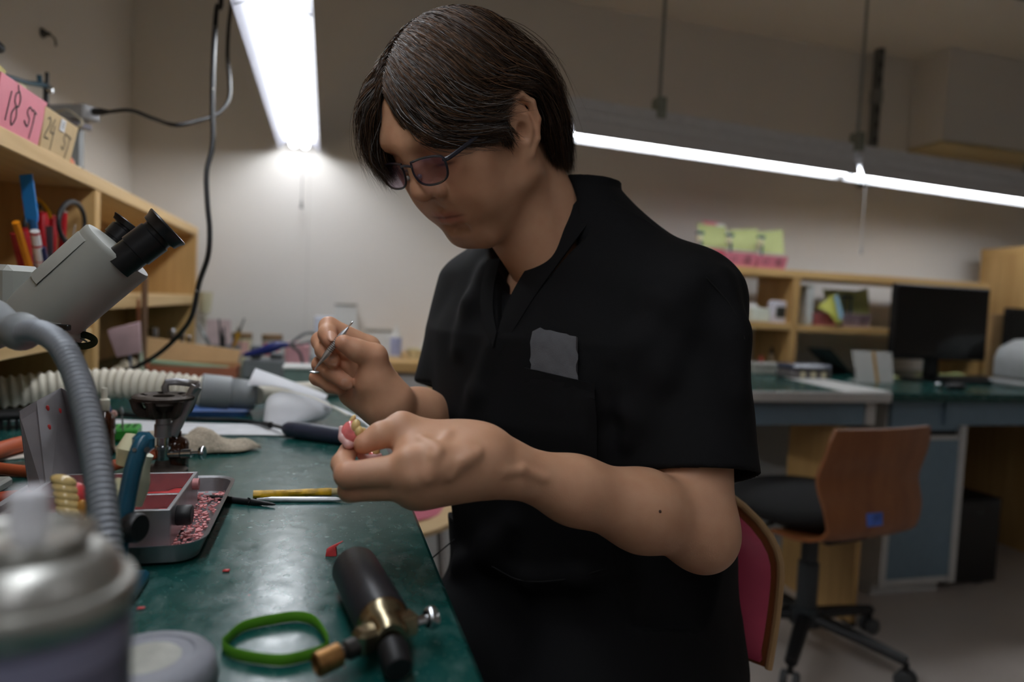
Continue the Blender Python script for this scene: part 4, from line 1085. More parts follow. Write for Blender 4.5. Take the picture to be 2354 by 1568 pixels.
mx_ = nt.nodes.new('ShaderNodeMixShader'); mx_.inputs[0].default_value = .13
nt.links.new(tr_.outputs[0], mx_.inputs[1]); nt.links.new(gl_.outputs[0], mx_.inputs[2]); nt.links.new(mx_.outputs[0], out_.inputs['Surface'])
def lens_outline(s, grow=0.0):
    base = [(.010, .0125), (.033, .0150), (.058, .0130), (.0630, .004), (.060, -.010), (.048, -.0170), (.028, -.0182), (.015, -.0135), (.009, -.002)]
    out = []
    for y, z in base:
        cy, cz = .034, -.001; yy = cy+(y-cy)*(1+grow/.025); zz = cz+(z-cz)*.88*(1+grow/.016); out.append((-.10*(yy-.010)*max(0, 1)*1.1, s*yy, zz))
    q = spline([V(p) for p in out]+[V(out[0])], 5)[:-1]; return q
for s in (1, -1):
    o = lens_outline(s); pts = [g2w(p) for p in o]
    MB().tube(pts+[pts[0], pts[1]], .0013, 6, cap=False).build('rim', m_rim, t, smooth=True)
    o2 = lens_outline(s, -.0008); a = [g2w(V(p)+V((.0006, 0, 0))) for p in o2]; b2 = [g2w(V(p)+V((-.0006, 0, 0))) for p in o2]
    mb = MB(); mb.loft([a, b2]); mb.build('lens', m_lens, t)
    # temple arm to the ear
    e = [g2w((-.0055, s*.0600, .008)), g2w((-.012, s*.066, .008)), V(h2w((.055, s*.077, .020))), V(h2w((.022, s*.0785, .024))), V(h2w((.006, s*.0750, .027))), V(h2w((-.016, s*.0725, .004)))]
    MB().tube(spline(e, 5), .0014, 6, flat=(1.6, .8)).build('temple_arm', m_rim, t, smooth=True)
    MB().ball(g2w((-.004, s*.012, -.006)), .0028, 8, 6).build('nose_pad', mat('nose_pad', srgb(190, 185, 180), .3, trans=.5), t, smooth=True)
MB().tube(spline([g2w((.0, .0105, .006)), g2w((.004, .004, .009)), g2w((.004, -.004, .009)), g2w((0, -.0105, .006))], 5), .0014, 6).build('bridge', m_rim, t, smooth=True)

# grey case in the chest pocket
m_felt = mat('grey_felt', srgb(92, 92, 96), .85, var=.1, scale=60, bump=.2, bscale=700)
tl = [(1223, 800), (1226, 775), (1234, 762), (1246, 757), (1285, 770), (1328, 776)]
t = thing('felt_case', 'slim grey case sticking out of the chest pocket', 'case', on_top(1275, 880, .002))
def case_pt(u, v, lift):
    xs = 1223+105*u; y0 = np.interp(u, [0, .05, .12, .22, .6, 1], [790, 768, 759, 757, 769, 776]); y1 = 888+14*u
    return on_top(xs, y0+(y1-y0)*v, back=lift)
mb = MB(); mb.sheet(lambda u, v: case_pt(u, v, .0052-.0030*v), 14, 10, .0045); mb.build('sleeve', m_felt, t, smooth=True)
st = [case_pt(.04, v, .0061-.0025*v) for v in (.5, .25, .1)]+[case_pt(.08, .05, .0061)]+[case_pt(u, .035, .0061) for u in (.15, .3, .6, .97)]
MB().tube(spline(st, 4), .0004, 5).build('stitching', mat('grey_thread', srgb(120, 120, 122), .9), t)

# instrument in the far hand
a, b3 = P(811, 739, .768), P(722, 851, .762); ax = (b3-a)
t = thing('carving_tool', 'steel double-ended carving tool held in the raised far hand', 'tool', a)
m_inst = mat('instrument_steel', srgb(200, 202, 205), .4, 1.0, var=.08)
q = lambda u: a+ax*u
MB().tube([q(.12), q(.16), q(.24), q(.30), q(.66), q(.72), q(.80), q(.92)], [.0010, .0016, .0030, .0035, .0035, .0030, .0020, .0013], 8).build('handle', m_inst, t, smooth=True)
for k in range(9): MB().tube([q(.34+k*.032), q(.348+k*.032)], .0038, 8).build('grip_ring', mat('knurl_dark', srgb(80, 80, 82), .35, 1), t, smooth=True)
MB().tube([q(.12), q(.06), q(.02), q(-.01)], [.0009, .0022, .0024, .0003], 8, flat=(.5, 1)).build('spear_tip', m_inst, t, smooth=True)
c = b3; side = V((-.0035, 0, -.001))
MB().tube([q(.92), q(.97), q(1.0)+V((.001, 0, -.0016))], [.0011, .0010, .0010], 8).build('neck', m_inst, t, smooth=True)
MB().ball(q(1.0)+V((.0005, 0, -.0022)), (.0062, .0042, .0014), 12, 8).build('spoon', m_inst, t, smooth=True)

# denture held in the near hand
m_gum = mat('denture_pink', srgb(238, 122, 120), .15, var=.2, scale=120, bump=.5, bscale=130, coat=.6, sss=.1)
m_base = mat('denture_base', srgb(235, 188, 184), .2, var=.05, coat=.4, sss=.15)
m_tooth = mat('tooth_ivory', srgb(222, 192, 128), .22, var=.12, scale=70, coat=.4)
t = thing('denture', 'pink denture with ivory teeth pinched in the near hand', 'denture', P(815, 1030, .60))
DF = Field(A(P(830, 1010, .6))-.06, A(P(830, 1010, .6))+.06, .0012)
DF.ell(PA(803, 996, .588), (.0072, .0062, .0096), k=.004); DF.cone(PA(808, 980, .588), PA(820, 1000, .586), .0042, .0050, k=.004)
DF.ell(PA(810, 1004, .591), (.0090, .0070, .0078), k=.006)
dv, df = DF.mesh(); org_build('gum', [(dv, df)], m_gum, t)
BF = Field(A(P(830, 1010, .6))-.06, A(P(830, 1010, .6))+.06, .0012)
BF.chain(pts_d([(785, 984, .588), (788, 1006, .585), (801, 1021, .584), (822, 1018, .588)]), [.0026, .0032, .0034, .0026], k=.004)
BF.chain(pts_d([(824, 985, .604), (826, 1020, .600), (822, 1040, .600), (832, 1052, .602), (850, 1056, .606), (872, 1048, .612)]), [.0012, .0016, .0018, .0022, .0030, .0030], k=.005)
bv_, bf_ = BF.mesh(); org_build('base_plate', [(bv_, bf_)], m_base, t)
for (px, py, d, r) in ((810, 965, .598, (.0024, .0028, .0050)), (818, 979, .584, (.0040, .0040, .0058)), (825, 992, .583, (.0038, .0038, .0050)), (834, 995, .606, (.0036, .0036, .0050)), (838, 1003, .604, (.0034, .0034, .0042)), (864, 1040, .612, (.0038, .0036, .0045))):
    MB().ball(P(px, py, d), r, 12, 8, R=Matrix.Rotation(math.radians(28 if py < 970 else 8), 3, 'Y')).build('tooth', m_tooth, t, smooth=True)
MB().tube([P(795, 973, .602), P(803, 972, .602), P(809, 974, .602)], [.0008, .0018, .0012], 8).build('wire_clasp', m_gum, t, smooth=True)
MB().ball(P(830, 1003, .606), (.0035, .0035, .0035), 10, 8).build('gum_margin', m_gum, t, smooth=True)
MB().ball(P(857, 1046, .611), (.0040, .0030, .0030), 10, 8).build('gum_margin', m_gum, t, smooth=True)
# ------------------------------------------------------------------ things on the near bench
def bz(px, py, z=BZ): return Pz(px, py, z)
m_chrome = mat('chrome', srgb(190, 192, 195), .15, 1.0, var=.05)
m_alu = mat('aluminium', srgb(165, 165, 168), .38, .9, var=.12, scale=40, bump=.1)
m_cast = mat('cast_iron', srgb(78, 70, 64), .6, .7, var=.3, scale=60, bump=.4, bscale=200)
m_wax = mat('red_wax', srgb(215, 70, 72), .35, var=.25, scale=60, bump=.3, sss=.1)
m_waxd = mat('wax_crumbs', srgb(225, 140, 140), .5, var=.5, scale=120, bump=.6, bscale=160)
m_rubber = mat('orange_rubber', srgb(190, 92, 55), .55, var=.12)
m_black = mat('black_rubber', srgb(20, 20, 22), .5, var=.1)
m_ivory = mat('ivory_plastic', srgb(214, 209, 192), .45, var=.06)
m_greyp = mat('grey_plastic', srgb(128, 132, 134), .4, var=.06)
m_teal = mat('teal_enamel', srgb(22, 78, 100), .3, var=.1, coat=.3)
m_plaster = mat('cream_plaster', srgb(215, 208, 170), .7, var=.06, bump=.1)

# spray can
c = bz(138, 1600); r = .033; cz = BZ
c = P(66, 1340, .245); c.z = BZ
t = thing('spray_can', 'aerosol can with a white nozzle at the lower left corner', 'spray can', c)
M = Matrix.Translation(c); top_z = P(72, 1345, .245).z-BZ
rc = .0330
MB(M).lathe([(rc-.002, 0), (rc, .002), (rc, top_z-.012), (rc-.0005, top_z-.010)], seg=40).build('body', mat('can_print', srgb(120, 118, 140), .3, .3, var=.05), t, smooth=True)
MB(M).lathe([(rc, top_z-.0098), (rc+.0016, top_z-.006), (rc+.0018, top_z-.002), (rc+.0005, top_z+.001), (rc-.0025, top_z+0.0010), (rc-.0032, top_z+0.0040), (rc-.0050, top_z+0.0083), (rc-.0080, top_z+0.0116), (rc-.0120, top_z+0.0135), (rc-.0140, top_z+0.0145), (rc-.0135, top_z+0.0165), (rc-.0118, top_z+0.0181), (rc-.0125, top_z+0.0198), (rc-.0150, top_z+0.0188), (rc-.0165, top_z+0.0165), (.004, top_z+0.0158), (0, top_z+0.0158)], seg=40).build('dome', m_alu if False else mat('can_metal', srgb(190, 190, 184), .36, .9, var=.05), t, smooth=True)
MB(M).lathe([(.0050, top_z+.0160), (.0050, top_z+.019), (.0063, top_z+.020), (.0063, top_z+.033), (.0057, top_z+.0345), (.0, top_z+.035)], Matrix.Translation((0, 0, 0)), seg=20).build('nozzle', mat('nozzle_white', srgb(225, 225, 230), .4), t, smooth=True)
for (a0, a1, z0, z1, mm) in ((-1.95, -1.45, .0, .80, 'can_dark'), (-1.30, -.95, .05, .55, 'can_mid'), (-.75, -.62, .0, .35, 'can_red')):
    colr = {'can_dark': srgb(48, 48, 58), 'can_mid': srgb(96, 94, 112), 'can_red': srgb(150, 50, 60)}[mm]
    MB(M).lathe([(rc+.0002, (top_z-.03)*z0+.004), (rc+.0002, (top_z-.03)*z1)], seg=10, arc=(a0, a1)).build('printed_panel', mat(mm, colr, .35), t, smooth=True)
MB(M).lathe([(rc+.0003, top_z-.024), (rc+.0003, top_z-.0135)], seg=40).build('printed_band', mat('can_lilac', srgb(150, 146, 172), .3), t, smooth=True)

# rubber band
cen = P(636, 1468, .47); cen.z = BZ; e = []
outl = [(513, 1478), (560, 1440), (640, 1422), (690, 1418), (725, 1430), (752, 1470), (745, 1492), (700, 1508), (640, 1518), (560, 1508), (520, 1494)]
pts = [bz(x, y, BZ+.0042) for x, y in outl]; pts = spline(pts+[pts[0]], 6)
MB().tube(pts+[pts[1]], .0018, 8, cap=False, flat=(2.3, .55), up=(0, 0, 1)).build('rubber_band', mat('green_rubber', srgb(88, 150, 30), .5, var=.08), smooth=True, label='lime green rubber band lying on the bench', cat='rubber band')

# pocket torch (gas burner) lying on the bench
a = P(818, 1300, .600); b = P(882, 1440, .515); a.z = BZ+.0195; b.z = BZ+.0200
a = bz(815, 1305, BZ+.0195); b = bz(880, 1430, BZ+.0200)
ax = (b-a).normalized(); sd = ax.cross(V((0, 0, 1))).normalized(); upv = sd.cross(ax)
t = thing('gas_torch', 'black handheld gas torch with a brass head on the bench', 'torch', V((a.x, a.y, BZ)))
L_ = (b-a).length
MB(frame(a, zdir=ax)).lathe([(0, -.006), (.010, -.0055), (.0165, -.002), (.0185, .003), (.0185, L_-.002), (.0175, L_)], seg=32).build('tank', mat('torch_black', srgb(34, 34, 38), .38, var=.15, scale=90, bump=.15, bscale=400), t, smooth=True)
m_brass = mat('worn_nickel', srgb(168, 156, 128), .25, 1.0, var=.2, scale=60)
MB(frame(b, zdir=ax)).lathe([(.0165, -.002), (.0178, 0), (.0178, .004), (.0150, .008), (.0125, .012), (.0120, .022), (.0095, .025), (0, .025)], seg=28).build('valve_head', m_brass, t, smooth=True)
hd = b+ax*.014
k1 = bz(958, 1418, BZ+.024)
kd = (k1-hd); kd.z = 0; kd.normalize()
MB().box(hd+kd*.012+V((0, 0, .001)), (.018, .013, .015), R=frame((0, 0, 0), xdir=kd).to_3x3(), ch=.002).build('valve_block', m_brass, t)
MB(frame(hd+kd*.020, zdir=kd)).lathe([(.0035, 0), (.0035, .010), (.0060, .0105), (.0078, .013), (.0078, .0165), (.004, .018), (0, .018)], seg=18).build('adjusting_knob', m_chrome, t, smooth=True)
n1 = bz(722, 1532, BZ+.013); nd = (n1-hd).normalized()
MB().box(hd+nd*.014+V((0, 0, .001)), (.020, .015, .016), R=frame((0, 0, 0), xdir=nd).to_3x3(), ch=.003).build('nozzle_block', m_brass, t)
Ln = (n1-hd).length
MB(frame(hd, zdir=nd)).lathe([(.0065, .020), (.0065, .030), (.0045, .032), (.0045, Ln-.016)], seg=16).build('nozzle_stem', mat('stem_dark', srgb(60, 58, 56), .4, .8), t, smooth=True)
for k in range(7): MB(frame(hd+nd*(.033+k*.0017), zdir=nd)).lathe([(.0045, 0), (.0052, .0004), (.0045, .0009)], seg=14).build('thread', m_steel, t, smooth=True)
MB(frame(hd+nd*(Ln-.018), zdir=nd)).lathe([(.0050, 0), (.0075, .001), (.0078, .016), (.0066, .017), (.0060, .010), (0, .010)], seg=20).build('burner_tip', mat('scorched_brass', srgb(150, 110, 66), .4, .9, var=.35, scale=70), t, smooth=True)
MB(frame(hd-V((0, 0, .004))+ax*.008, zdir=(ax+V((0, 0, -.25))).normalized())).lathe([(.0095, .004), (.0095, .022), (.008, .024), (0, .024)], seg=20).build('filler_cap', m_black, t, smooth=True)

# wax scraps
def scrap(px, py, pts, lab, h=.006):
    c = bz(px, py); mb = MB(Matrix.Translation(c)); mb.prism([V((x, y, .0002)) for x, y in pts], V((.0006, .0004, h))); return mb.build('wax_scrap', m_wax, label=lab, cat='wax', bevel=.0008)
c = bz(763, 1277)
mb = MB(Matrix.Translation(c)); mb.loft([[V((-.006, -.003, .0002)), V((.004, -.0035, .0002)), V((.005, .003, .0002)), V((-.004, .004, .0002))], [V((-.005, -.002, .007)), V((.003, -.002, .008)), V((.004, .002, .008)), V((-.003, .003, .007))], [V((.004, -.001, .011)), V((.006, -.001, .0105)), V((.006, .001, .010)), V((.004, .001, .011))], [V((.0095, -.0004, .0135)), V((.0098, -.0004, .0130)), V((.0098, .0004, .0130)), V((.0095, .0004, .0135))]])
mb.build('wax_scrap', m_wax, label='pointed red wax scrap standing behind the torch', cat='wax', bevel=.0006)
scrap(518, 1315, [(-.003, -.001), (.003, -.0015), (.0035, .001), (-.001, .0018)], 'small red wax crumb in the middle of the bench', .002)
scrap(322, 1401, [(-.003, -.001), (.003, -.0012), (.003, .001), (-.002, .0014)], 'small red wax crumb beside the spray can', .0015)

# pencil-like tools on the bench
def rod(name, lab, cat, p0, p1, prof, m, z=BZ, seg=8):
    t = thing(name, lab, cat, p0); return t
p0 = bz(582, 1137, BZ+.0046); p1 = bz(800, 1129, BZ+.0046)
t = thing('wax_knife', 'wax knife with a yellow twisted handle on the bench', 'tool', V((p0.x, p0.y, BZ)))
d_ = (p1-p0); L_ = d_.length
mb = MB(); rings = []
for i in range(41):
    u = i/40; a0 = u*9.0; c_ = p0+d_*(u*.82); x_ = d_.normalized(); y_ = x_.cross(V((0, 0, 1))).normalized(); z_ = y_.cross(x_)
    rr = .0046 if u < .12 or u > .9 else .0044
    rings.append([c_+y_*(rr*(1+.07*math.cos(3*(q*math.pi/6)+a0))*math.cos(q*math.pi/6))+z_*(rr*(1+.07*math.cos(3*(q*math.pi/6)+a0))*math.sin(q*math.pi/6)) for q in range(12)])
mb.loft(rings); mb.build('twisted_handle', mat('worn_yellow_paint', srgb(205, 160, 20), .4, var=.35, scale=110), t, smooth=True)
MB().cyl(p0+d_*.82, p0+d_*.97, .0042, .0042, 12).build('ferrule', mat('beige_wood', srgb(200, 180, 130), .6), t, smooth=True)
MB().cyl(p0+d_*.97, p0+d_*1.25, .0016, .0010, 8).build('blade', m_inst, t, smooth=True)
p0 = bz(590, 1148, BZ+.0030); p1 = bz(800, 1148, BZ+.0030); d_ = p1-p0
t = thing('scalpel_handle', 'slim silver instrument lying beside the yellow wax knife', 'tool', V((p0.x, p0.y, BZ)))
MB().tube([p0, p0+d_*.12, p0+d_*.16, p0+d_*.86, p0+d_*.92], [.0010, .0026, .0030, .0030, .0020], 8).build('handle', m_inst, t, smooth=True)
MB().tube([p0+d_*.92, p0+d_*1.05], [.0012, .0006], 6).build('tip', m_inst, t, smooth=True)
p0 = bz(478, 1143, BZ+.0038); p1 = bz(633, 1160, BZ+.0030); d_ = p1-p0
t = thing('ballpoint_pen', 'black ballpoint pen with its clip pointing at the silver instrument', 'pen', V((p0.x, p0.y, BZ)))
MB().tube([p0, p0+d_*.05, p0+d_*.22, p0+d_*.62], [.0022, .0030, .0036, .0036], 10).build('barrel', m_blk, t, smooth=True)
MB().tube([p0+d_*.62, p0+d_*.66, p0+d_*.96, p0+d_], [.0039, .0039, .0016, .0008], 10).build('tip_cone', m_blk, t, smooth=True)
MB().tube([p0+d_*.60+V((0, 0, .004)), p0+d_*.62+V((.001, -.004, .0045)), p0+d_*.60+V((.001, -.007, .0005))], .0008, 6).build('clip', m_blk, t)

# steel tray with the aluminium wax box
x0, x1, y0, y1 = -.30, -.100, .630, .855
def rrect(x0, x1, y0, y1, r, z, n=5):
    o = []
    for (cx, cy, a) in ((x1-r, y1-r, 0), (x0+r, y1-r, 90), (x0+r, y0+r, 180), (x1-r, y0+r, 270)):
        for k in range(n+1): q = math.radians(a+90*k/n); o.append(V((cx+r*math.cos(q), cy+r*math.sin(q), z)))
    return o
t = thing('steel_tray', 'shallow steel tray full of pink wax shavings under the aluminium box', 'tray', ((x0+x1)/2, (y0+y1)/2, BZ))
R_ = lambda g, z: rrect(x0-g, x1+g, y0-g, y1+g, .022+g, z)
MB().loft([R_(-.008, BZ+.0002), R_(-.003, BZ+.003), R_(.001, BZ+.018), R_(.0045, BZ+.0195), R_(.0045, BZ+.0205), R_(0, BZ+.0190), R_(-.004, BZ+.004), R_(-.009, BZ+.0015)], cap=True).build('pan', m_alu, t, smooth=True)
mb = MB(); rw = random.Random(4)
for k in range(2200):
    x = rw.uniform(x0+.012, x1-.006); y = rw.uniform(y0+.012, y1-.012); s_ = rw.uniform(.0008, .0032)
    mb.box((x, y, BZ+.0022+rw.uniform(0, .003)+.004*max(0, (x-x1+.05)/.05)*rw.random()), (s_*1.6, s_, s_*.5), R=Matrix.Rotation(rw.uniform(0, 3), 3, 'Z') @ Matrix.Rotation(rw.uniform(-.4, .4), 3, 'X'))
mb.build('wax_shavings', m_waxd, t, kind='stuff')
bx1 = bz(388, 1276).x; by0, by1 = .662, .800; bx0 = bx1-.135; bz0, bz1 = BZ+.0045, P(387, 1170, .616).z
t = thing('wax_heater', 'open aluminium wax heating box with two compartments on the tray', 'heater', ((bx0+bx1)/2, (by0+by1)/2, bz0))
w_ = .004
for nm, lo, hi in (('wall', (bx0, by0, bz0), (bx1, by0+w_, bz1)), ('wall', (bx0, by1-w_, bz0), (bx1, by1, bz1)), ('wall', (bx0, by0+w_, bz0), (bx0+w_, by1-w_, bz1)), ('wall', (bx1-w_, by0+w_, bz0), (bx1, by1-w_, bz1)), ('partition', (bx0+w_, by0+.062, bz0+.003), (bx1-w_, by0+.066, bz1-.003)), ('floor_plate', (bx0+w_, by0+w_, bz0), (bx1-w_, by1-w_, bz0+.003))):
    MB().span(lo, hi, ch=.0006).build(nm, m_alu, t)
for (ya, yb) in ((by0+w_+.001, by0+.061), (by0+.067, by1-w_-.001)):
    def fnw(u, v): return (bx0+w_+.001+(bx1-bx0-2*w_-.002)*u, ya+(yb-ya)*v, bz0+.017+.003*math.sin(u*17+v*5)*math.cos(v*13+u*7))
    MB().sheet(fnw, 16, 10, .012).build('melted_wax', m_wax, t, smooth=True)
MB(frame((bx1, by0+.028, bz0+.022), zdir=(1, 0, 0))).lathe([(.009, 0), (.0095, .001), (.0095, .012), (.0085, .0135), (0, .0135)], seg=20).build('control_knob', m_blk, t, smooth=True)
MB(frame((bx1, by1-.03, bz0+.030), zdir=(1, 0, 0))).lathe([(.006, 0), (.006, .006), (0, .006)], seg=14).build('terminal', mat('waxed_metal', srgb(190, 130, 130), .5, .3, var=.3), t, smooth=True)

# bunsen burner with iron crown and wire-gauze holder
bb = bz(378, 1092); bb = V((bb.x-.001, bb.y+.005, BZ))
def bp(px, py): return Py(px, py, bb.y)
t = thing('bunsen_burner', 'small gas burner with a black cast-iron crown beside the rag', 'burner', bb)
zt = bp(375, 1000).z; zc2 = bp(375, 935).z; ztop = bp(375, 912).z
M = Matrix.Translation((bp(375, 1000).x, bb.y, 0)); bxx = M.translation.x
MB(M).lathe([(.030, BZ+.0003), (.030, BZ+.006), (.026, BZ+.009), (.010, BZ+.012), (.008, BZ+.020)], seg=24).build('foot', m_cast, t, smooth=True)
MB(M).lathe([(.0085, BZ+.019), (.0085, BZ+.032), (.0105, BZ+.033), (.0105, BZ+.037), (.0075, BZ+.038), (.0075, zt-.001)], seg=20).build('column', m_chrome, t, smooth=True)
MB(M).lathe([(.0105, zt-.002), (.0105, zt+.014), (.0090, zt+.015), (.0090, zt+.028)], seg=20).build('air_collar', m_alu, t, smooth=True)
rk = .036
MB(M).lathe([(.009, zt+.022), (.011, zt+.024), (.016, zt+.035), (.024, zc2+.004), (.016, zc2-.004), (.010, zt+.036), (.0075, zt+.028)], seg=20).build('crown_cup', m_cast, t, smooth=True)
for k in range(6):
    a_ = k*math.pi/3+.25; p_ = V((math.cos(a_), math.sin(a_), 0)); o_ = V((bxx, bb.y, 0))
    MB().tube(spline([o_+p_*.010+V((0, 0, zt+.030)), o_+p_*.026+V((0, 0, zc2-.006)), o_+p_*(rk-.003)+V((0, 0, ztop-.001))], 4), [.0065]*9, 8, flat=(1, .8)).build('crown_rib', m_cast, t, smooth=True)
for k in range(6):
    a_ = k*math.pi/3-.05
    MB(M).lathe([(.021, ztop-.003), (.021, ztop+.001), (.029, ztop+.0025), (.029, ztop-.0015)], seg=6, arc=(a_, a_+.72), closed=True).build('crown_plate', m_cast, t, smooth=True)
MB(M).lathe([(.029, ztop-.002), (.029, ztop+.0025), (rk-.002, ztop+.0025), (rk+.001, ztop+.0005), (rk, ztop-.003), (rk-.004, ztop-.004)], seg=48, closed=True).build('crown_ring', m_cast, t, smooth=True)
MB(M).lathe([(.013, ztop-.003), (.013, ztop+.001), (.0215, ztop+.001), (.0215, ztop-.003)], seg=32, closed=True).build('inner_ring', m_cast, t, smooth=True)
# tilted melt-spattered support arm
q = [bp(395, 1000), bp(420, 950), bp(452, 888)]
MB().tube(q, [.0045, .0045, .0045], 8, flat=(1.6, .6)).build('support_arm', m_alu, t, smooth=True)
q = [bp(372, 930)+V((0, .03, 0)), bp(372, 886)+V((0, .03, 0)), bp(440, 890)+V((0, .03, 0)), bp(455, 888), bp(445, 905)]
MB().tube(spline(q, 3), .003, 6, flat=(1.6, .8)).build('spattered_frame', m_alu, t, smooth=True)
vz = bp(400, 1078)
MB(frame(V((bxx+.007, bb.y-.002, BZ+.026)), zdir=(1, -.12, .06))).lathe([(.0045, 0), (.0045, .014), (.0062, .016), (.0062, .028), (.0030, .029), (.0030, .037), (.0082, .038), (.0088, .040), (.0088, .043), (.0078, .0445), (0, .0445)], seg=20).build('gas_valve', m_chrome, t, smooth=True)
MB().tube(spline([V((bxx-.008, bb.y, BZ+.026)), V((bxx-.03, bb.y-.004, BZ+.022)), V((bxx-.07, bb.y-.02, BZ+.012)), V((bxx-.13, bb.y-.01, BZ+.0075)), V((bxx-.20, bb.y+.02, BZ+.0080))], 6), .0070, 10).build('gas_hose', m_rubber, t, smooth=True)

# brown dropper bottles
m_amber = mat('amber_glass', srgb(60, 28, 12), .12, var=.1, coat=.5)
def bottle(px, py, r, h, lab, cap=True):
    p = bz(px, py); t = thing('amber_bottle', lab, 'bottle', p); M = Matrix.Translation(p)
    MB(M).lathe([(r-.001, .0002), (r, .002), (r, h*.72), (r*.85, h*.80), (r*.45, h*.88), (r*.42, h)], seg=24).build('glass', m_amber, t, smooth=True)
    if cap:
        MB(M).lathe([(r*.5, h*.90), (r*.52, h*.905), (r*.52, h*1.12), (r*.3, h*1.14), (r*.25, h*1.35), (0, h*1.36)], seg=18).build('dropper_cap', m_ivory, t, smooth=True)
    return t
bottle(402, 1082, .0165, .052, 'short amber glass bottle standing behind the gas burner', cap=False)
bottle(238, 1045, .0140, .070, 'amber dropper bottle standing left of the green bur stand')

# green bur stand with grinding points
p = bz(268, 1012); t = thing('bur_stand', 'bright green bur stand holding grinding points', 'stand', p)
MB(rotz(.1, p)).box((0, .012, .010), (.060, .05, .019), ch=.003).build('block', mat('green_plastic', srgb(60, 160, 60), .4), t)
for i in range(6):
    for j in range(3): MB(rotz(.1, p)).lathe([(.003, .0196), (.0026, .0203), (.0012, .0203)], Matrix.Translation((-.022+i*.009, .0+j*.012, 0)), seg=8).build('socket', mat('dark_green', srgb(25, 80, 30), .6), t)
def point(px, pyt, pyb, headr, headh, col, nm, lab):
    b0 = bz(px+4, pyb, BZ+.0206); t_ = Py(px, pyt, b0.y)
    q = thing('grinding_point', lab, 'grinding point', b0, group=None)
    ax_ = (t_-b0); M_ = frame(b0, zdir=ax_); H_ = ax_.length
    MB(M_).lathe([(.0012, 0), (.0012, H_-headh)], seg=8).build('shank', m_steel, q, smooth=True)
    MB(M_).lathe([(.001, H_-headh), (headr*.85, H_-headh+.001), (headr, H_-headh*.6), (headr*.75, H_-headh*.2), (0, H_)], seg=14).build('head', mat(nm, col, .8, var=.15, bump=.3), q, smooth=True)
point(245, 922, 1000, .0058, .022, srgb(62, 76, 130), 'stone_blue', 'blue pointed grinding stone in the green stand')
point(261, 942, 998, .0048, .011, srgb(190, 150, 140), 'stone_pink', 'stubby pink grinding stone in the green stand')
point(279, 934, 990, .0028, .013, srgb(120, 125, 125), 'stone_grey', 'slim grey grinding stone in the green stand')

# beige terry rag
rw = random.Random(9); c0 = bz(435, 1040)
def rag(u, v):
    a_ = u*2*math.pi; outline = np.interp(u, [0, .08, .18, .3, .42, .5, .6, .72, .85, 1], [.088, .050, .036, .045, .070, .095, .080, .050, .052, .088])
    r_ = outline*v*(1+.05*math.sin(a_*9)); x, y = r_*math.cos(a_)*1.12, r_*math.sin(a_)*.72
    z = BZ+.0015+.022*max(0, 1-v**3)*(1+.35*math.sin(x*90+y*40))+.003*math.sin(x*160)*math.sin(y*130)*(1-v)+.0015
    return (c0.x+.0+x, c0.y+.012+y, max(z, BZ+.0012))
mb = MB(); mb.sheet(rag, 72, 16, .0)
rg_ = mb.build('cleaning_rag', mat('terry_beige', srgb(190, 178, 158), .95, var=.2, scale=250, bump=1.0, bscale=450), smooth=True, label='crumpled beige terry rag behind the burner', cat='rag')
so = rg_.modifiers.new('thick', 'SOLIDIFY'); so.thickness = .0012; so.offset = 1
mbf = MB()
for k in range(1400):
    u, v = rw.random(), math.sqrt(rw.random()); q = V(rag(u, v)); d_ = V((rw.gauss(0, 1), rw.gauss(0, 1), rw.uniform(.2, 1.4))).normalized()*rw.uniform(.001, .003)
    if v > .93: d_ += V((q.x-c0.x, q.y-c0.y, 0))*rw.uniform(.02, .09)
    mbf.tube([q, q+d_*.6, q+d_+V((rw.gauss(0, .0006), rw.gauss(0, .0006), -.0003))], [.0005, .0004, .0002], 3, cap=False)
ORG[rg_.name] = ORG[rg_.name]; mbf.build('loose_pile', MATS['terry_beige'], rg_, kind='stuff')

# handpiece with cord
p0 = bz(655, 985, BZ+.014); p1 = bz(800, 1005, BZ+.0135); d_ = p1-p0; ax_ = d_.normalized(); L_ = d_.length
t = thing('handpiece', 'dark blue-grey handpiece motor with black cord on the bench', 'handpiece', V((p0.x, p0.y, BZ)))
m_hp = mat('slate_plastic', srgb(50, 55, 72), .4, var=.08)
MB(frame(p0, zdir=ax_)).lathe([(0, -.002), (.008, -.001), (.0118, .006), (.0135, .020), (.0138, .028)], seg=24).build('rear_cap', m_hp, t, smooth=True)
MB(frame(p0, zdir=ax_)).lathe([(.0136, .0285), (.0140, .030), (.0142, L_*.58), (.0134, L_*.9), (.0110, L_+.03), (0, L_+.03)], seg=24).build('motor_body', m_hp, t, smooth=True)
MB().tube(spline([p0, bz(610, 975, BZ+.009), bz(540, 966, BZ+.004), bz(440, 963, BZ+.004), bz(330, 958, BZ+.004), bz(250, 945, BZ+.004)], 6), .0032, 8).build('cord', m_black, t, smooth=True)
MB(frame(bz(600, 973, BZ+.008), zdir=p0-bz(600, 973, BZ+.008))).lathe([(.0036, 0), (.0042, .002), (.0050, .03), (.0060, .038)], seg=14).build('strain_relief', m_black, t, smooth=True)

# white paper strip across the bench
def pap(u, v):
    a_ = bz(230, 966).lerp(bz(870, 988), u); b_ = bz(250, 996).lerp(bz(870, 1008), u); p = a_.lerp(b_, v); return (p.x, p.y, BZ+.0012+.0006*math.sin(u*14))
MB().sheet(pap, 24, 3, .0006).build('paper_sheet', mat('white_paper', srgb(220, 222, 225), .7), smooth=True, label='long strip of white paper lying across the bench', cat='paper')

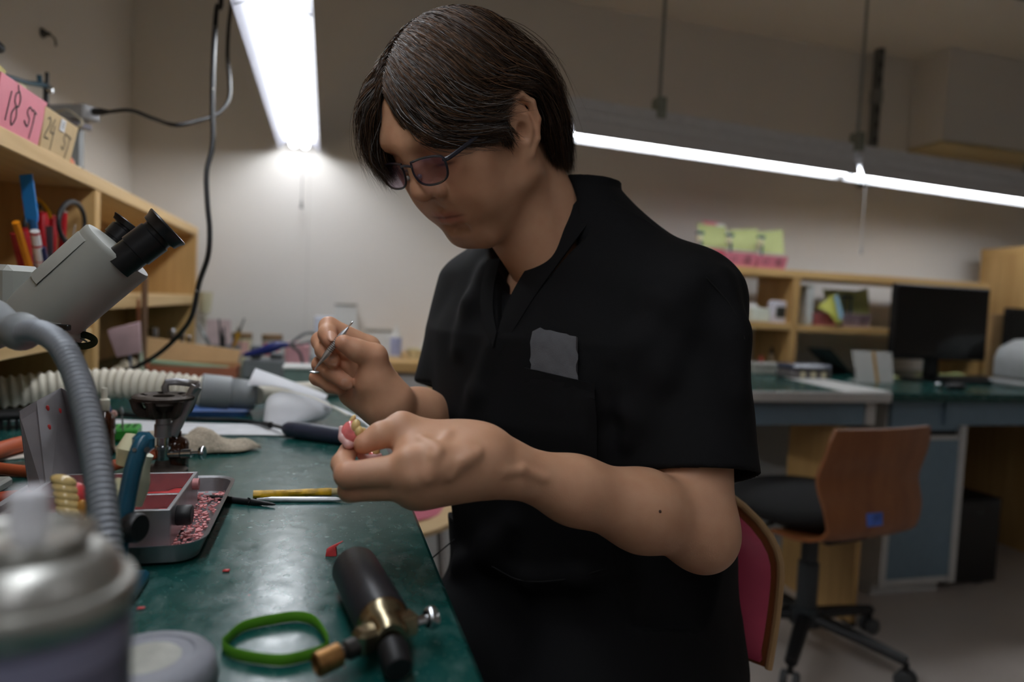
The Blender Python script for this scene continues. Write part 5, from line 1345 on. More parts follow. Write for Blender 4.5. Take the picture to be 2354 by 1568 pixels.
# dust mask: folded cup with straps
c0 = bz(682, 972); MM = rotz(-.15, c0)
t = thing('dust_mask', 'folded white cup dust mask with white straps on the bench', 'mask', c0)
m_mask = mat('mask_white', srgb(226, 228, 232), .8, var=.03, bump=.15, bscale=600)
def mask(u, v):
    a_ = (u-.5)*math.pi*1.04; b_ = v*math.pi; f = 1+.035*math.sin(u*26)*math.sin(b_)
    x = -.056+.118*(1-abs(math.cos(b_/2))**1.5)*(.62+.38*math.cos(a_)); y = .040*math.sin(a_)*math.sin(b_)**.6*f; z = .028+(.030*math.cos(a_)*math.sin(b_)**.7)*f-.026*abs(math.sin(a_))*1.0
    return MM @ V((x, y, max(z, .001)))
MB().sheet(mask, 28, 18, .0012).build('shell', m_mask, t, smooth=True)
def flap(u, v):
    up_ = spline([P(587, 848, 1.33), P(660, 874, 1.32), P(752, 909, 1.30)], 4); lo_ = spline([P(571, 886, 1.29), P(640, 890, 1.28), P(748, 918, 1.27)], 4)
    i = min(int(u*8+.5), 8); p = up_[i].lerp(lo_[i], v); return p+V((0, -.012*math.sin(v*3.14), 0))
MB().sheet(flap, 8, 6, .0015).build('folded_flap', m_mask, t, smooth=True)
MB().tube(spline([P(745, 928, 1.26), P(790, 945, 1.20), P(840, 972, 1.12), P(880, 1002, 1.08), bz(930, 1015, BZ+.002)], 5), .0040, 6, flat=(.4, 1)).build('strap', m_mask, t, smooth=True)
MB().tube(spline([P(600, 893, 1.26), P(690, 905, 1.25), P(755, 930, 1.2), P(800, 955, 1.16)], 5), .0022, 6, flat=(.5, 1)).build('strap', m_ivory, t, smooth=True)
# blue tray under the hose
pb = bz(480, 958)
t = thing('blue_tray', 'blue plastic tray partly hidden below the ribbed hose', 'tray', (pb.x, pb.y+.03, BZ))
X0, X1, Y0_, Y1_ = bz(415, 955).x, bz(570, 955).x, pb.y, pb.y+.09
def RR(g, z): return rrect(X0-g, X1+g, Y0_-g, Y1_+g, .015+g, z)
MB().loft([RR(-.004, BZ+.0003), RR(0, BZ+.009), RR(.003, BZ+.010), RR(-.002, BZ+.009), RR(-.006, BZ+.002)]).build('tray_shell', mat('blue_plastic', srgb(70, 110, 175), .4), t, smooth=True)
# ------------------------------------------------------------------ foreground left: lamp neck, articulator, microscope, hose, guard plate
def ribbed(path, r, period, amp, seg=20, sharp=1.0):
    """corrugated tube along a dense path"""
    p = [V(q) for q in path]; cum = [0.0]
    for a, b in zip(p, p[1:]): cum.append(cum[-1]+(b-a).length)
    L = cum[-1]; n = int(L/period*8); pts = []; rr = []
    for i in range(n+1):
        s = L*i/n; k = 0
        while k < len(cum)-2 and cum[k+1] < s: k += 1
        t = (s-cum[k])/max(1e-9, cum[k+1]-cum[k]); pts.append(p[k].lerp(p[k+1], t))
        base = r if not callable(r) else r(s/L); w = .5+.5*math.cos(2*math.pi*s/period); rr.append(base-amp*(1-w**sharp))
    return pts, rr
base_c = bz(338, 1512, BZ+.018)
t = thing('gooseneck_lamp', 'grey flexible-neck lamp with a round dusty base beside the spray can', 'lamp', (base_c.x, base_c.y, BZ))
rb = .038; M = Matrix.Translation((base_c.x, base_c.y, BZ))
m_dust = mat('dusty_grey', srgb(140, 142, 150), .55, var=.12, scale=50, bump=.1)
MB(M).lathe([(rb+.001, 0.0003), (rb+.002, .003), (rb, .014), (rb-.003, .0175), (rb-.011, .0190), (rb-.012, .0180), (rb-.017, .0180), (.0, .0180)], seg=48).build('base_disc', m_dust, t, smooth=True)
MB(M).lathe([(0, .0181), (.018, .0184), (.019, .0181)], seg=36).build('inner_plate', mat('dusty_plate', srgb(168, 168, 158), .5, var=.15, scale=80), t, smooth=True)
gpath = spline([P(40, 765, .56), P(90, 762, .54), P(140, 795, .52), P(178, 870, .50), P(208, 980, .475), P(228, 1100, .45), P(242, 1220, .43), P(252, 1340, .415), V((base_c.x-.022, base_c.y, BZ+.05)), V((base_c.x-.024, base_c.y, BZ+.017))], 10)
pts, rr = ribbed(gpath, .0094, .0046, .0016)
MB().tube(pts, rr, 20).build('flexible_neck', mat('neck_grey', srgb(142, 146, 152), .45, .35, var=.05), t, smooth=True)
MB().ball(P(48, 762, .56), (.016, .016, .016), 16, 12).build('neck_joint', mat('joint_grey', srgb(128, 132, 134), .45), t, smooth=True)
MB(frame(P(48, 762, .56), zdir=P(-60, 740, .57)-P(48, 762, .56))).lathe([(.013, 0), (.014, .012), (.022, .03), (.028, .06), (.026, .0605), (0, .05)], seg=24).build('lamp_head', mat('joint_grey', srgb(128, 132, 134), .45), t, smooth=True)

# microscope
m_scope = mat('scope_grey', srgb(146, 147, 140), .5, var=.03, bump=.03)
m_eye = mat('eyepiece_black', srgb(20, 20, 22), .32, var=.1)
a, b = P(104, 726, .70), P(270, 579, .715)
t = thing('stereo_microscope', 'grey stereo microscope head with two black eyepieces at the left', 'microscope', V((a.x-.2, a.y, BZ)))
L_ = (b-a).length; Mx = frame(a, xdir=(0, 0, 1), zdir=(b-a))
MB(Mx).lathe([(.030, -.012), (.034, -.010), (.0350, 0), (.0362, L_*.5), (.0380, L_-.004), (.0380, L_), (.0365, L_+.002), (0, L_+.002)], seg=48).build('head_barrel', m_scope, t, smooth=True)
MB(Mx).lathe([(.0345, L_*.25), (.0374, L_*.26), (.0386, L_-.010), (.0376, L_-.008)], seg=12, arc=(.3, 1.0)).build('side_cover', m_scope, t, smooth=True)
for (p0, p1, r, nm) in ((P(292, 592, .70), P(388, 520, .712), .0205, 'near'), (P(262, 560, .755), P(304, 518, .762), .0185, 'far')):
    e = (p1-p0); l_ = e.length; Me = frame(p0-e*.25, zdir=e); l2 = l_*1.25
    MB(Me).lathe([(r*.80, 0), (r*.80, l2*.35), (r*.88, l2*.36), (r*.88, l2*.72), (r*.80, l2*.74), (r*.80, l2*.80)], seg=28).build('eyepiece_tube', m_eye, t, smooth=True)
    MB(Me).lathe([(r*.80, l2*.80), (r*1.02, l2*.82), (r*1.06, l2*.90), (r*1.16, l2*.98), (r*1.12, l2), (r*.85, l2*.97), (r*.70, l2*.92), (0, l2*.92)], seg=28).build('eyecup', m_eye, t, smooth=True)
arm0, arm1 = P(135, 748, .70), P(-170, 560, .70)
MB().box((P(40, 722, .70)+P(-190, 600, .70))/2, (.125, .05, .050), R=frame((0, 0, 0), xdir=P(40, 722, .7)-P(-190, 600, .7)).to_3x3(), ch=.006).build('support_arm', m_scope, t)
MB().box(P(88, 748, .70), (.075, .050, .036), R=frame((0, 0, 0), xdir=P(170, 790, .7)-P(60, 705, .7)).to_3x3(), ch=.006).build('objective_housing', m_scope, t)
MB().box(P(126, 752, .672), (.030, .006, .006), R=frame((0, 0, 0), xdir=P(165, 782, .7)-P(90, 735, .7)).to_3x3(), ch=.001).build('adjusting_slot', m_eye, t)
px_ = P(-190, 600, .70)
MB().cyl((px_.x, px_.y, BZ+.012), (px_.x, px_.y, px_.z+.06), .016, seg=24).build('column', m_chrome, t, smooth=True)
MB().span((px_.x-.07, px_.y-.09, BZ+.0003), (px_.x+.06, px_.y+.07, BZ+.012), ch=.003).build('base_plate', m_scope, t)
# spring clip hanging under it
q = P(190, 778, .95)
t2 = t
MB().tube(spline([P(160, 770, .71), P(195, 770, .71), P(216, 780, .71), P(214, 790, .71), P(190, 796, .71), P(150, 792, .71)], 5), .0018, 6, flat=(2.0, .4), up=(0, 0, 1)).build('hanging_band', mat('olive_metal', srgb(44, 50, 34), .35, .7), t2, smooth=True)
MB().tube([P(168, 768, .71), P(200, 786, .71)], .0010, 6).build('wire', m_steel, t2)

# dental articulator in the foreground, with plaster mounts and a waxed denture
t = thing('articulator', 'teal hinge articulator with cream plaster mounts in the left foreground', 'articulator', bz(290, 1300))
arm = spline([P(335, 1012, .56), P(322, 1030, .555), P(305, 1085, .55), (P(290, 1160, .545)), P(280, 1215, .54), P(272, 1290, .53), V((P(272, 1290, .53).x, P(272, 1290, .53).y, BZ+.006))], 6)
MB().tube(arm, [.0075]*len(arm), 12, flat=(1.0, .8)).build('frame_arm', m_teal, t, smooth=True)
MB().box(P(330, 1018, .56), (.017, .014, .018), R=frame((0, 0, 0), xdir=P(350, 1030, .56)-P(315, 1005, .56)).to_3x3(), ch=.005).build('hinge_block', m_teal, t)
MB().cyl(P(338, 1034, .552), P(338, 1034, .548), .0024, seg=10).build('hinge_pin', m_darkst, t)
MB().cyl(P(309, 1034, .549), P(309, 1034, .546), .0016, seg=10).build('rivet', m_chrome, t)
pl = [P(300, 1002, .575), P(286, 1050, .57), P(292, 1062, .565), P(312, 1020, .57)]
MB().tube([P(306, 1000, .575), P(296, 1035, .57), P(284, 1068, .57)], [.006, .010, .006], 10).build('plaster_mount', m_plaster, t, smooth=True)
MB().tube(spline([P(338, 1045, .585), P(322, 1085, .585), P(318, 1120, .585), P(312, 1165, .58)], 4), [.0055, .0055, .006, .007, .008, .0085, .009, .009, .0085, .008, .007, .006, .005], 12).build('plaster_mount', mat('cream_resin', srgb(200, 202, 178), .5), t, smooth=True)
MB().tube([P(262, 1105, .56), P(262, 1150, .555), P(258, 1215, .55)], [.011, .013, .012], 12).build('plaster_mount', m_plaster, t, smooth=True)
MB(frame(P(292, 1212, .535), zdir=CR*1.0+CF*-.2)).lathe([(.010, 0), (.0115, .002), (.0115, .010), (.010, .012), (0, .012)], seg=20).build('lock_knob', m_blk, t, smooth=True)
foot_p = V((P(272, 1290, .53).x, P(272, 1290, .53).y, BZ))
MB(Matrix.Translation(foot_p)).box((-.005, .0, .005), (.045, .05, .0094), ch=.003).build('base_frame', m_teal, t)
# waxed denture model on its own plaster cast
t = thing('waxed_model', 'cream plaster tooth model with red wax gums behind the spray can', 'dental model', bz(165, 1350))
cm = P(165, 1165, .53); 
MB().tube([V((cm.x, cm.y, BZ+.0005)), V((cm.x, cm.y, BZ+.03)), V((cm.x, cm.y, cm.z-.012))], [.020, .018, .016], 14).build('plaster_cast', m_plaster, t, smooth=True)
MB().ball(P(170, 1150, .53), (.012, .011, .014), 16, 12).build('wax_gum', m_wax, t, smooth=True)
for k in range(5):
    MB().ball(P(146+k*3, 1106+k*17, .522-.001*k), (.0095, .0060, .0046), 12, 8, R=Matrix.Rotation(.35, 3, 'Y')).build('tooth', m_tooth, t, smooth=True)
MB().ball(P(188, 1172, .522), (.004, .004, .008), 10, 8).build('amber_rim', mat('amber_wax', srgb(200, 140, 60), .4), t, smooth=True)

# bent aluminium guard plate
top_ = [P(45, 945, .74), P(84, 922, .76), P(140, 892, .80), P(163, 905, .79)]; bot_ = [bz(72, 1165), bz(112, 1168), bz(200, 1128), bz(222, 1140)]
bot_ = [V((q.x, q.y, BZ+.0005)) for q in bot_]
t = thing('guard_plate', 'bent aluminium guard plate standing on the bench at the left', 'plate', bot_[1])
for k in range(3):
    q4 = [top_[k], top_[k+1], bot_[k+1], bot_[k]]; nn = (q4[1]-q4[0]).cross(q4[3]-q4[0]).normalized()
    MB().prism(q4, nn*(.0016 if nn.y > 0 else -.0016)).build('bent_panel', mat('dull_aluminium', srgb(150, 148, 152), .42, .5, var=.12, scale=25, bump=.1), t)
for (u_, v_) in ((.35, .12), (.3, .3), (.75, .2)): MB().ball(top_[1].lerp(top_[2], u_).lerp(bot_[1].lerp(bot_[2], u_), v_), (.0022, .0022, .004), 6, 5).build('wax_fleck', m_wax, t)
MB().box(bz(172, 1120, BZ+.0025), (.05, .006, .0045), R=Matrix.Rotation(.9, 3, 'Z'), ch=.001).build('steel_strip', m_steel, label='short steel strip at the foot of the aluminium guard plate', cat='strip')

# suction hose with grey coupling
t = thing('suction_hose', 'ivory corrugated suction hose with a grey coupling across the bench', 'hose', bz(300, 960))
hp = spline([V((P(-330, 940, 1.10).x, P(-330, 940, 1.10).y, BZ+.034)), V((P(-150, 925, 1.14).x, P(-150, 925, 1.14).y, BZ+.036)), P(0, 903, 1.18), P(110, 890, 1.22), P(230, 882, 1.26), P(350, 886, 1.28), P(475, 900, 1.30)], 10)
pts, rr = ribbed(hp, .0290, .0138, .0052, sharp=.8)
MB().tube(pts, rr, 28).build('ribbed_hose', mat('hose_ivory', srgb(222, 216, 200), .5, var=.04), t, smooth=True)
c0, c1, c2 = P(466, 898, 1.30), P(530, 904, 1.32), P(588, 909, 1.34)
MB(frame(c0, zdir=c1-c0)).lathe([(.0300, -.004), (.0325, -.002), (.0322, (c1-c0).length-.001), (.030, (c1-c0).length)], seg=32).build('coupling', m_greyp, t, smooth=True)
MB(frame(c1, zdir=c2-c1)).lathe([(.0285, -.001), (.0300, .001), (.0288, (c2-c1).length-.002), (.0270, (c2-c1).length), (.020, (c2-c1).length)], seg=32).build('coupling_sleeve', m_greyp, t, smooth=True)
hp = spline([c2, P(640, 902, 1.42), P(700, 897, 1.52), P(760, 893, 1.62), P(830, 883, 1.70), P(900, 875, 1.82)], 8)
pts, rr = ribbed(hp, .0185, .0105, .003)
MB().tube(pts, rr, 20).build('thin_hose', MATS['hose_ivory'], t, smooth=True)
for k, (px, py) in enumerate(((40, 950), (180, 938))):
    q = P(px, py-50, 1.20+.05*k)
    MB().span((q.x-.02, q.y-.012, BZ+.0003), (q.x+.02, q.y+.012, q.z-.030), ch=.002).build('hose_rest', m_greyp, t)

# clip board, brush and odds at the far left
t = thing('pliers_clip', 'steel bulldog clip on a pale card at the left edge', 'clip', bz(15, 1010))
cb = bz(30, 1040)
MB(rotz(.5, V((cb.x-.03, cb.y-.035, BZ)))).box((0, 0, .0016), (.16, .07, .003), ch=.001).build('card', mat('pale_card', srgb(205, 200, 190), .7), t)
MB(rotz(.5, V((cb.x-.03, cb.y-.035, BZ)))).box((-.01, -.005, .010), (.045, .018, .013), ch=.003).build('jaw', m_steel, t)
MB(rotz(.5, V((cb.x-.03, cb.y-.035, BZ)))).lathe([(.004, .016), (.004, .028), (.007, .029), (.007, .033), (0, .034)], Matrix.Translation((-.01, -.005, 0)), seg=14).build('lever', m_chrome, t, smooth=True)
q = P(15, 965, .98)
t = thing('scrub_brush', 'black ribbed brush lying at the left edge behind the plate', 'brush', bz(10, 1000))
qb = bz(0, 1000); 
MB(rotz(.35, V((qb.x, qb.y+.06, BZ)))).box((0, 0, .022), (.10, .045, .012), ch=.004).build('back', m_blk, t)
for k in range(9): MB(rotz(.35, V((qb.x, qb.y+.06, BZ)))).box((-.042+k*.0105, 0, .008), (.005, .040, .0155), ch=.001).build('bristle_row', m_black, t)
MB().tube(spline([bz(-90, 1165, BZ+.009), bz(-20, 1152, BZ+.009), bz(40, 1145, BZ+.009), bz(100, 1150, BZ+.009)], 5), .0085, 12).build('rubber_hose', mat('orange_hose', srgb(196, 78, 40), .5), smooth=True, label='short orange rubber hose behind the spray can', cat='hose')
MB().tube(spline([bz(-100, 1075, BZ+.0150), bz(0, 1035, BZ+.0150), bz(60, 1018, BZ+.0150), bz(110, 1012, BZ+.0115)], 5), .0110, 12).build('rubber_hose', m_rubber, smooth=True, label='dull orange rubber hose behind the guard plate', cat='hose')
MB(rotz(.25, bz(55, 965))).box((0, .03, .0010), (.12, .07, .0016)).build('paper_note', MATS['white_paper'], label='white paper scrap behind the guard plate', cat='paper')

# ------------------------------------------------------------------ black cables
m_cable = mat('black_cable', srgb(24, 24, 26), .38, var=.15, scale=60)
m_fleck = mat('plaster_fleck', srgb(210, 205, 200), .8)
dp = [(508, -60, 1.40), (498, 20, 1.39), (491, 120, 1.37), (488, 240, 1.35), (489, 330, 1.33), (475, 395, 1.31), (477, 470, 1.30), (482, 530, 1.30), (478, 590, 1.30), (458, 650, 1.32), (443, 720, 1.35), (420, 760, 1.40), (375, 805, 1.46), (330, 835, 1.52), (292, 850, 1.57)]
t = thing('hanging_cable', 'thick black cable hanging from above down to the bench', 'cable', P(478, 590, 1.17))
top0 = P(508, -60, 1.40); 
MB().tube(spline([V((top0.x-.04, top0.y, ZC-.002))]+[P(*q) for q in dp]+[bz(225, 868, BZ+.010), bz(170, 878, BZ+.0052), bz(130, 884, BZ+.0052)], 6), .0048, 10).build('sheath', m_cable, t, smooth=True)
for (px, py, d) in ((490, 205, 1.357), (494, 62, 1.382), (452, 668, 1.326), (488, 300, 1.338)): MB().ball(P(px, py, d-.004), (.0016, .0016, .003), 6, 5).build('plaster_splash', m_fleck, t)
t = thing('plug_cable', 'thin black cable looping from the power strip on the shelf', 'cable', P(400, 285, 1.2))
dp = [(250, 257, 1.46), (300, 254, 1.44), (350, 272, 1.42), (400, 287, 1.38), (450, 279, 1.42), (500, 262, 1.48), (525, 230, 1.52), (528, 190, 1.54), (523, 130, 1.56), (526, 60, 1.58), (533, -10, 1.60), (530, -90, 1.62)]
pp = [P(*q) for q in dp]; pp.append(V((pp[-1].x-.02, pp[-1].y, ZC-.002)))
MB().tube(spline(pp, 6), .0042, 10).build('sheath', m_cable, t, smooth=True)
e = P(205, 257, 1.47)-P(250, 257, 1.46)
MB(frame(P(250, 257, 1.46), zdir=e)).lathe([(.0036, 0), (.0052, .004), (.0056, .012), (.0075, .016), (.0075, .038), (0, .038)], seg=14).build('plug', m_black, t, smooth=True)
for (px, py, d) in ((528, 180, 1.545), (527, 190, 1.54), (526, 62, 1.58), (465, 275, 1.44)): MB().ball(P(px, py, d-.003), (.0016, .0016, .0026), 6, 5).build('plaster_splash', m_fleck, t)
# power strip on the shelf top
q0, q1 = P(130, 262, 1.50), P(200, 262, 1.48); mid_ = (q0+q1)/2
t = thing('power_strip', 'grey power strip on the shelf with pale tape around it', 'power strip', V((mid_.x, mid_.y, SZ)))
Rp = frame((0, 0, 0), xdir=q1-q0).to_3x3(); 
MB().box(mid_, ((q1-q0).length+.03, .045, .032), R=Rp, ch=.004).build('housing', mat('strip_grey', srgb(158, 158, 160), .5), t)
MB().box(mid_+V((.0, -.005, -.022)), ((q1-q0).length, .04, .014), R=Rp @ Matrix.Rotation(.18, 3, 'Y'), ch=.004).build('lower_adapter', mat('adapter_grey', srgb(132, 130, 138), .5), t)
MB().tube(spline([P(125, 258, 1.475), P(155, 253, 1.455), P(178, 268, 1.45), P(190, 282, 1.45), P(180, 292, 1.45)], 4), .003, 6, flat=(.5, 1)).build('tape', mat('yellowed_tape', srgb(200, 190, 165), .6), t, smooth=True)
MB().span((mid_.x-.02, mid_.y-.015, SZ+.0003), (mid_.x+.02, mid_.y+.015, mid_.z-.030)).build('bracket', m_greyp, t)

# ------------------------------------------------------------------ trays on top of the left shelf
m_ink = mat('marker_ink', srgb(22, 20, 24), .6)
m_pink = mat('pink_tray', srgb(222, 130, 145), .5, var=.04); m_tan = mat('tan_tray', srgb(196, 168, 124), .6, var=.06)
m_lime = mat('lime_card', srgb(184, 192, 128), .7, var=.04)
def work_tray(name, lab, y0, y1, h, m, depth=.075, lean=.010, X=SX1, z=SZ):
    t = thing(name, lab, 'tray', (X-depth/2, (y0+y1)/2, z))
    xf = X-.004
    MB().loft([[V((xf, y0, z+.0005)), V((xf, y1, z+.0005)), V((xf-.003, y1, z+.0005)), V((xf-.003, y0, z+.0005))], [V((xf+lean, y0-.006, z+h)), V((xf+lean, y1+.010, z+h)), V((xf+lean-.003, y1+.010, z+h)), V((xf+lean-.003, y0-.006, z+h))]]).build('front_wall', m, t)
    MB().span((X-depth, y0, z+.0005), (xf-.0032, y1, z+.003)).build('floor_plate', m, t)
    MB().span((X-depth, y0, z+.0031), (X-depth+.003, y1, z+h*.5)).build('rear_wall', m, t)
    for y in (y0, y1-.003): MB().span((X-depth+.0031, y, z+.0031), (xf-.0034, y+.003, z+h*.5)).build('side_wall', m, t)
    Mf = frame(V((xf+lean/2+.0004, (y0+y1)/2, z+h/2)), xdir=(0, 1, 0), zdir=V((1, 0, -lean/h)))
    return t, Mf
t, Mf = work_tray('work_tray', 'pink work tray marked 18 ST on the left shelf', 1.138, 1.285, .072, m_pink)
ink_strokes('lettering', [[(-.042, .020), (-.045, .0), (-.048, -.024)], [(-.018, .026), (-.027, .020), (-.027, .008), (-.015, .004), (-.011, .016), (-.018, .026)], [(-.021, .003), (-.032, -.010), (-.027, -.026), (-.016, -.012), (-.020, .003)],
    [(.034, .010), (.024, .014), (.018, .004), (.028, -.004), (.024, -.016), (.012, -.010)], [(.036, .013), (.050, .009)], [(.044, .011), (.042, -.010), (.037, -.032)], [(-.025, .034), (-.021, .026)]], Mf, .0013, m_ink, t)
t, Mf = work_tray('work_tray', 'tan work tray marked 24 ST on the left shelf', 1.295, 1.430, .066, m_tan)
ink_strokes('lettering', [[(-.058, .016), (-.050, .020), (-.046, .010), (-.060, -.012), (-.044, -.014)], [(-.030, .022), (-.040, .0), (-.024, -.001)], [(-.026, .012), (-.030, -.030)],
    [(.034, .006), (.024, .010), (.020, .0), (.028, -.006), (.024, -.018), (.014, -.014)], [(.036, .010), (.052, .006)], [(.045, .008), (.042, -.012), (.036, -.032)]], Mf, .0011, m_ink, t)
MB(Mf).box((.004, .020, .0008), (.020, .020, .0008)).build('sticker', mat('sticker_white', srgb(225, 225, 228), .6), t)
ink_strokes('sticker_print', [[(.0, .024), (.008, .024)], [(.0, .020), (.008, .020)], [(.0, .016), (.008, .016)], [(.004, .026), (.004, .015)]], Mf @ Matrix.Translation((0, 0, .0012)), .0006, m_ink, t)
q = Px(172, 345, SX1-.03)
MB(Matrix.Translation((q.x-.02, q.y+.03, SZ))).lathe([(.008, .0003), (.010, .01), (.010, .024), (.006, .03), (0, .031)], seg=14).build('orange_pot', mat('orange_plastic', srgb(215, 110, 60), .4), smooth=True, label='small orange pot on the shelf behind the tan tray', cat='pot')
# lime card behind the pink tray and a second articulator
MB().loft([[V((SX1-.03, 1.02, SZ+.0005)), V((SX1-.03, 1.165, SZ+.0005)), V((SX1-.033, 1.165, SZ+.0005)), V((SX1-.033, 1.02, SZ+.0005))], [V((SX1-.005, 1.02, SZ+.10)), V((SX1-.005, 1.175, SZ+.085)), V((SX1-.008, 1.175, SZ+.085)), V((SX1-.008, 1.02, SZ+.10))]]).build('order_card', mat('mustard_card', srgb(190, 182, 120), .7), label='mustard card at the left edge behind the pink tray', cat='card')
q = lambda px, py, X=-.585: Px(px, py, X)
t = thing('articulator', 'dark teal articulator standing on the left shelf behind the trays', 'articulator', V((-.585, q(90, 220).y, SZ)))
MB().tube(spline([q(-10, 172), q(20, 178), q(60, 190), q(95, 195), q(108, 198)], 4), [.008]*17, 10, flat=(.7, 1)).build('upper_arm', m_teal, t, smooth=True)
MB().cyl(q(106, 190), V((q(106, 190).x, q(106, 190).y, SZ+.006)), .0055, seg=12).build('pillar', m_blk, t, smooth=True)
MB().cyl(q(108, 186)-V((0, 0, .01)), q(108, 180)+V((0, 0, .012)), .004, seg=10).build('pin_top', m_blk, t, smooth=True)
MB().cyl(q(92, 190), q(90, 172), .005, seg=10).build('pin_top', m_teal, t, smooth=True)
MB(frame(q(110, 205, -.578), zdir=(1, 0, 0))).lathe([(.007, 0), (.007, .010), (0, .011)], seg=12).build('side_screw', m_chrome, t, smooth=True)
MB().span((-.625, q(60, 190).y-.05, SZ+.0004), (-.545, q(106, 190).y+.015, SZ+.010), ch=.002).build('base_frame', m_teal, t)
MB().tube([q(30, 195), q(28, 230)], [.022, .020], 12).build('plaster_mount', m_plaster, t, smooth=True)
MB().span((q(30, 230).x-.015, q(30, 230).y-.02, SZ+.0101), (q(30, 230).x+.015, q(30, 230).y+.02, q(28, 232).z)).build('lower_mount', m_plaster, t)
t = thing('rod_stand', 'dark metal rod stand whose knob pokes in at the upper left edge', 'stand', Px(2, 105, -.60))
pk = Px(0, 105, -.60)
MB(frame(pk+V((0, -.05, -.01)), zdir=(0, 1, .1))).lathe([(.003, -.16), (.003, .02), (.009, .025), (.011, .035), (.010, .048), (0, .050)], seg=16).build('knob_head', m_darkst, t, smooth=True)
MB().cyl((pk.x, pk.y-.21, SZ+.0005), (pk.x, pk.y-.21, pk.z-.02), .006, seg=10).build('upright_rod', m_darkst, t, smooth=True)
MB(Matrix.Translation((pk.x, pk.y-.21, SZ))).lathe([(.03, .0004), (.03, .006), (.006, .01)], seg=20).build('rod_foot', m_darkst, t, smooth=True)

# ------------------------------------------------------------------ pen jar on the lower left shelf
SH = .90; xj = -.505
def qj(px, py): return Px(px, py, xj)
jc = qj(112, 640); jz1 = qj(110, 588).z; rj = (qj(172, 640)-qj(50, 640)).length/2*.62
rj = .044; jc = V((xj, qj(103, 620).y, SH))
t = thing('pen_jar', 'clear plastic jar full of markers on the left shelf', 'jar', jc)
m_clear, nt, b_ = _new('clear_plastic'); nt.nodes.remove(b_); out_ = [n for n in nt.nodes if n.type == 'OUTPUT_MATERIAL'][0]
tr_ = nt.nodes.new('ShaderNodeBsdfTransparent'); tr_.inputs[0].default_value = C3((.90, .88, .88)); gl_ = nt.nodes.new('ShaderNodeBsdfPrincipled'); gl_.inputs['Base Color'].default_value = C3((.55, .50, .52)); gl_.inputs['Roughness'].default_value = .25
mx_ = nt.nodes.new('ShaderNodeMixShader'); mx_.inputs[0].default_value = .30
nt.links.new(tr_.outputs[0], mx_.inputs[1]); nt.links.new(gl_.outputs[0], mx_.inputs[2]); nt.links.new(mx_.outputs[0], out_.inputs['Surface'])
MATS['clear_plastic'] = m_clear
zj = jz1-SH; M = Matrix.Translation(jc)
MB(M).lathe([(rj-.002, .0005), (rj, .003), (rj, zj-.022), (rj-.006, zj-.018), (rj-.006, zj-.014), (rj-.004, zj-.0125), (rj-.006, zj-.011), (rj-.006, zj-.006), (rj-.004, zj-.0045), (rj-.006, zj-.003), (rj-.006, zj), (rj-.008, zj), (rj-.008, zj-.018), (rj-.002, zj-.023), (rj-.002, .004), (0, .004)], seg=32).build('jar_wall', m_clear, t, smooth=True)
m_red = mat('marker_red', srgb(176, 26, 34), .35, var=.06)
def stick(name, lab, cat, px0, py0, r, build, dx=0.0, group=None):
    """stands in the jar: top at pixel, bottom on the jar floor near the middle"""
    tp = Px(px0, py0, xj+dx); bt = V((jc.x+max(-.022, min(.022, dx*.8)), jc.y+max(-.022, min(.022, (tp.y-jc.y)*.30)), SH+.012))
    ax = tp-bt; t = thing(name, lab, cat, bt, group); build(t, frame(bt, zdir=ax), ax.length, r); return t
def marker(m):
    def f(t, M, L, r):
        MB(M).lathe([(r*.8, 0), (r, .004), (r, L*.62)], seg=12).build('barrel', m, t, smooth=True)
        MB(M).lathe([(r*1.12, L*.62), (r*1.15, L*.95), (r*.9, L*.965), (r*.9, L-.001), (0, L)], seg=12).build('cap', m, t, smooth=True)
    return f
stick('marker', 'stout red marker in the jar, left of the yellow loop', 'marker', 99, 487, .0075, marker(m_red), .01)
stick('marker', 'stout red marker in the jar below the yellow loop', 'marker', 124, 495, .0070, marker(m_red), .004)
def pencil(m, cap=None):
    def f(t, M, L, r):
        MB(M).lathe([(.001, 0), (r, .014), (r, L-.001), (0, L)], seg=6).build('shaft', m, t)
        if cap: MB(M).lathe([(r*.95, L-.0005), (r*.95, L+.001), (0, L+.001)], seg=12).build('end', cap, t)
    return f
stick('red_pencil', 'thick red pencil with a white end leaning right in the jar', 'pencil', 147, 487, .0062, pencil(m_red, mat('pencil_end', srgb(225, 215, 205), .6)), .032)
stick('red_pencil', 'thin red pencil leaning left behind the orange pencil in the jar', 'pencil', 30, 535, .0055, pencil(mat('dark_red', srgb(140, 26, 30), .4)), -.01)
stick('orange_pencil', 'orange flat pencil leaning left in the jar', 'pencil', 36, 510, .0062, pencil(mat('pencil_orange', srgb(214, 130, 18), .4)), .014)
stick('marker', 'red marker half hidden behind the blue brush in the jar', 'marker', 53, 524, .0085, marker(m_red), -.012)
m_bluep = mat('blue_handle', srgb(38, 98, 150), .4); m_tape = mat('blue_tape', srgb(36, 130, 205), .45, var=.08)
def brushb(t, M, L, r):
    MB(M).lathe([(r*.9, 0), (r, .01), (r, L*.72)], seg=10).build('handle', m_bluep, t, smooth=True)
    MB(M).loft([[V((r*1.15, -r*.6, L*.70)), V((r*1.15, r*.6, L*.70)), V((-r*1.15, r*.6, L*.70)), V((-r*1.15, -r*.6, L*.70))], [V((r*1.5, -r*.5, L*.74)), V((r*1.5, r*.5, L*.74)), V((-r*1.5, r*.5, L*.74)), V((-r*1.5, -r*.5, L*.74))], [V((r*1.6, -r*.3, L)), V((r*1.6, r*.3, L)), V((-r*1.4, r*.3, L*.985)), V((-r*1.4, -r*.3, L*.985))]]).build('tape_flag', m_tape, t)
    Mk = M @ frame((0, 0, 0), xdir=(0, 0, 1), zdir=(1, 0, 0)) if False else None
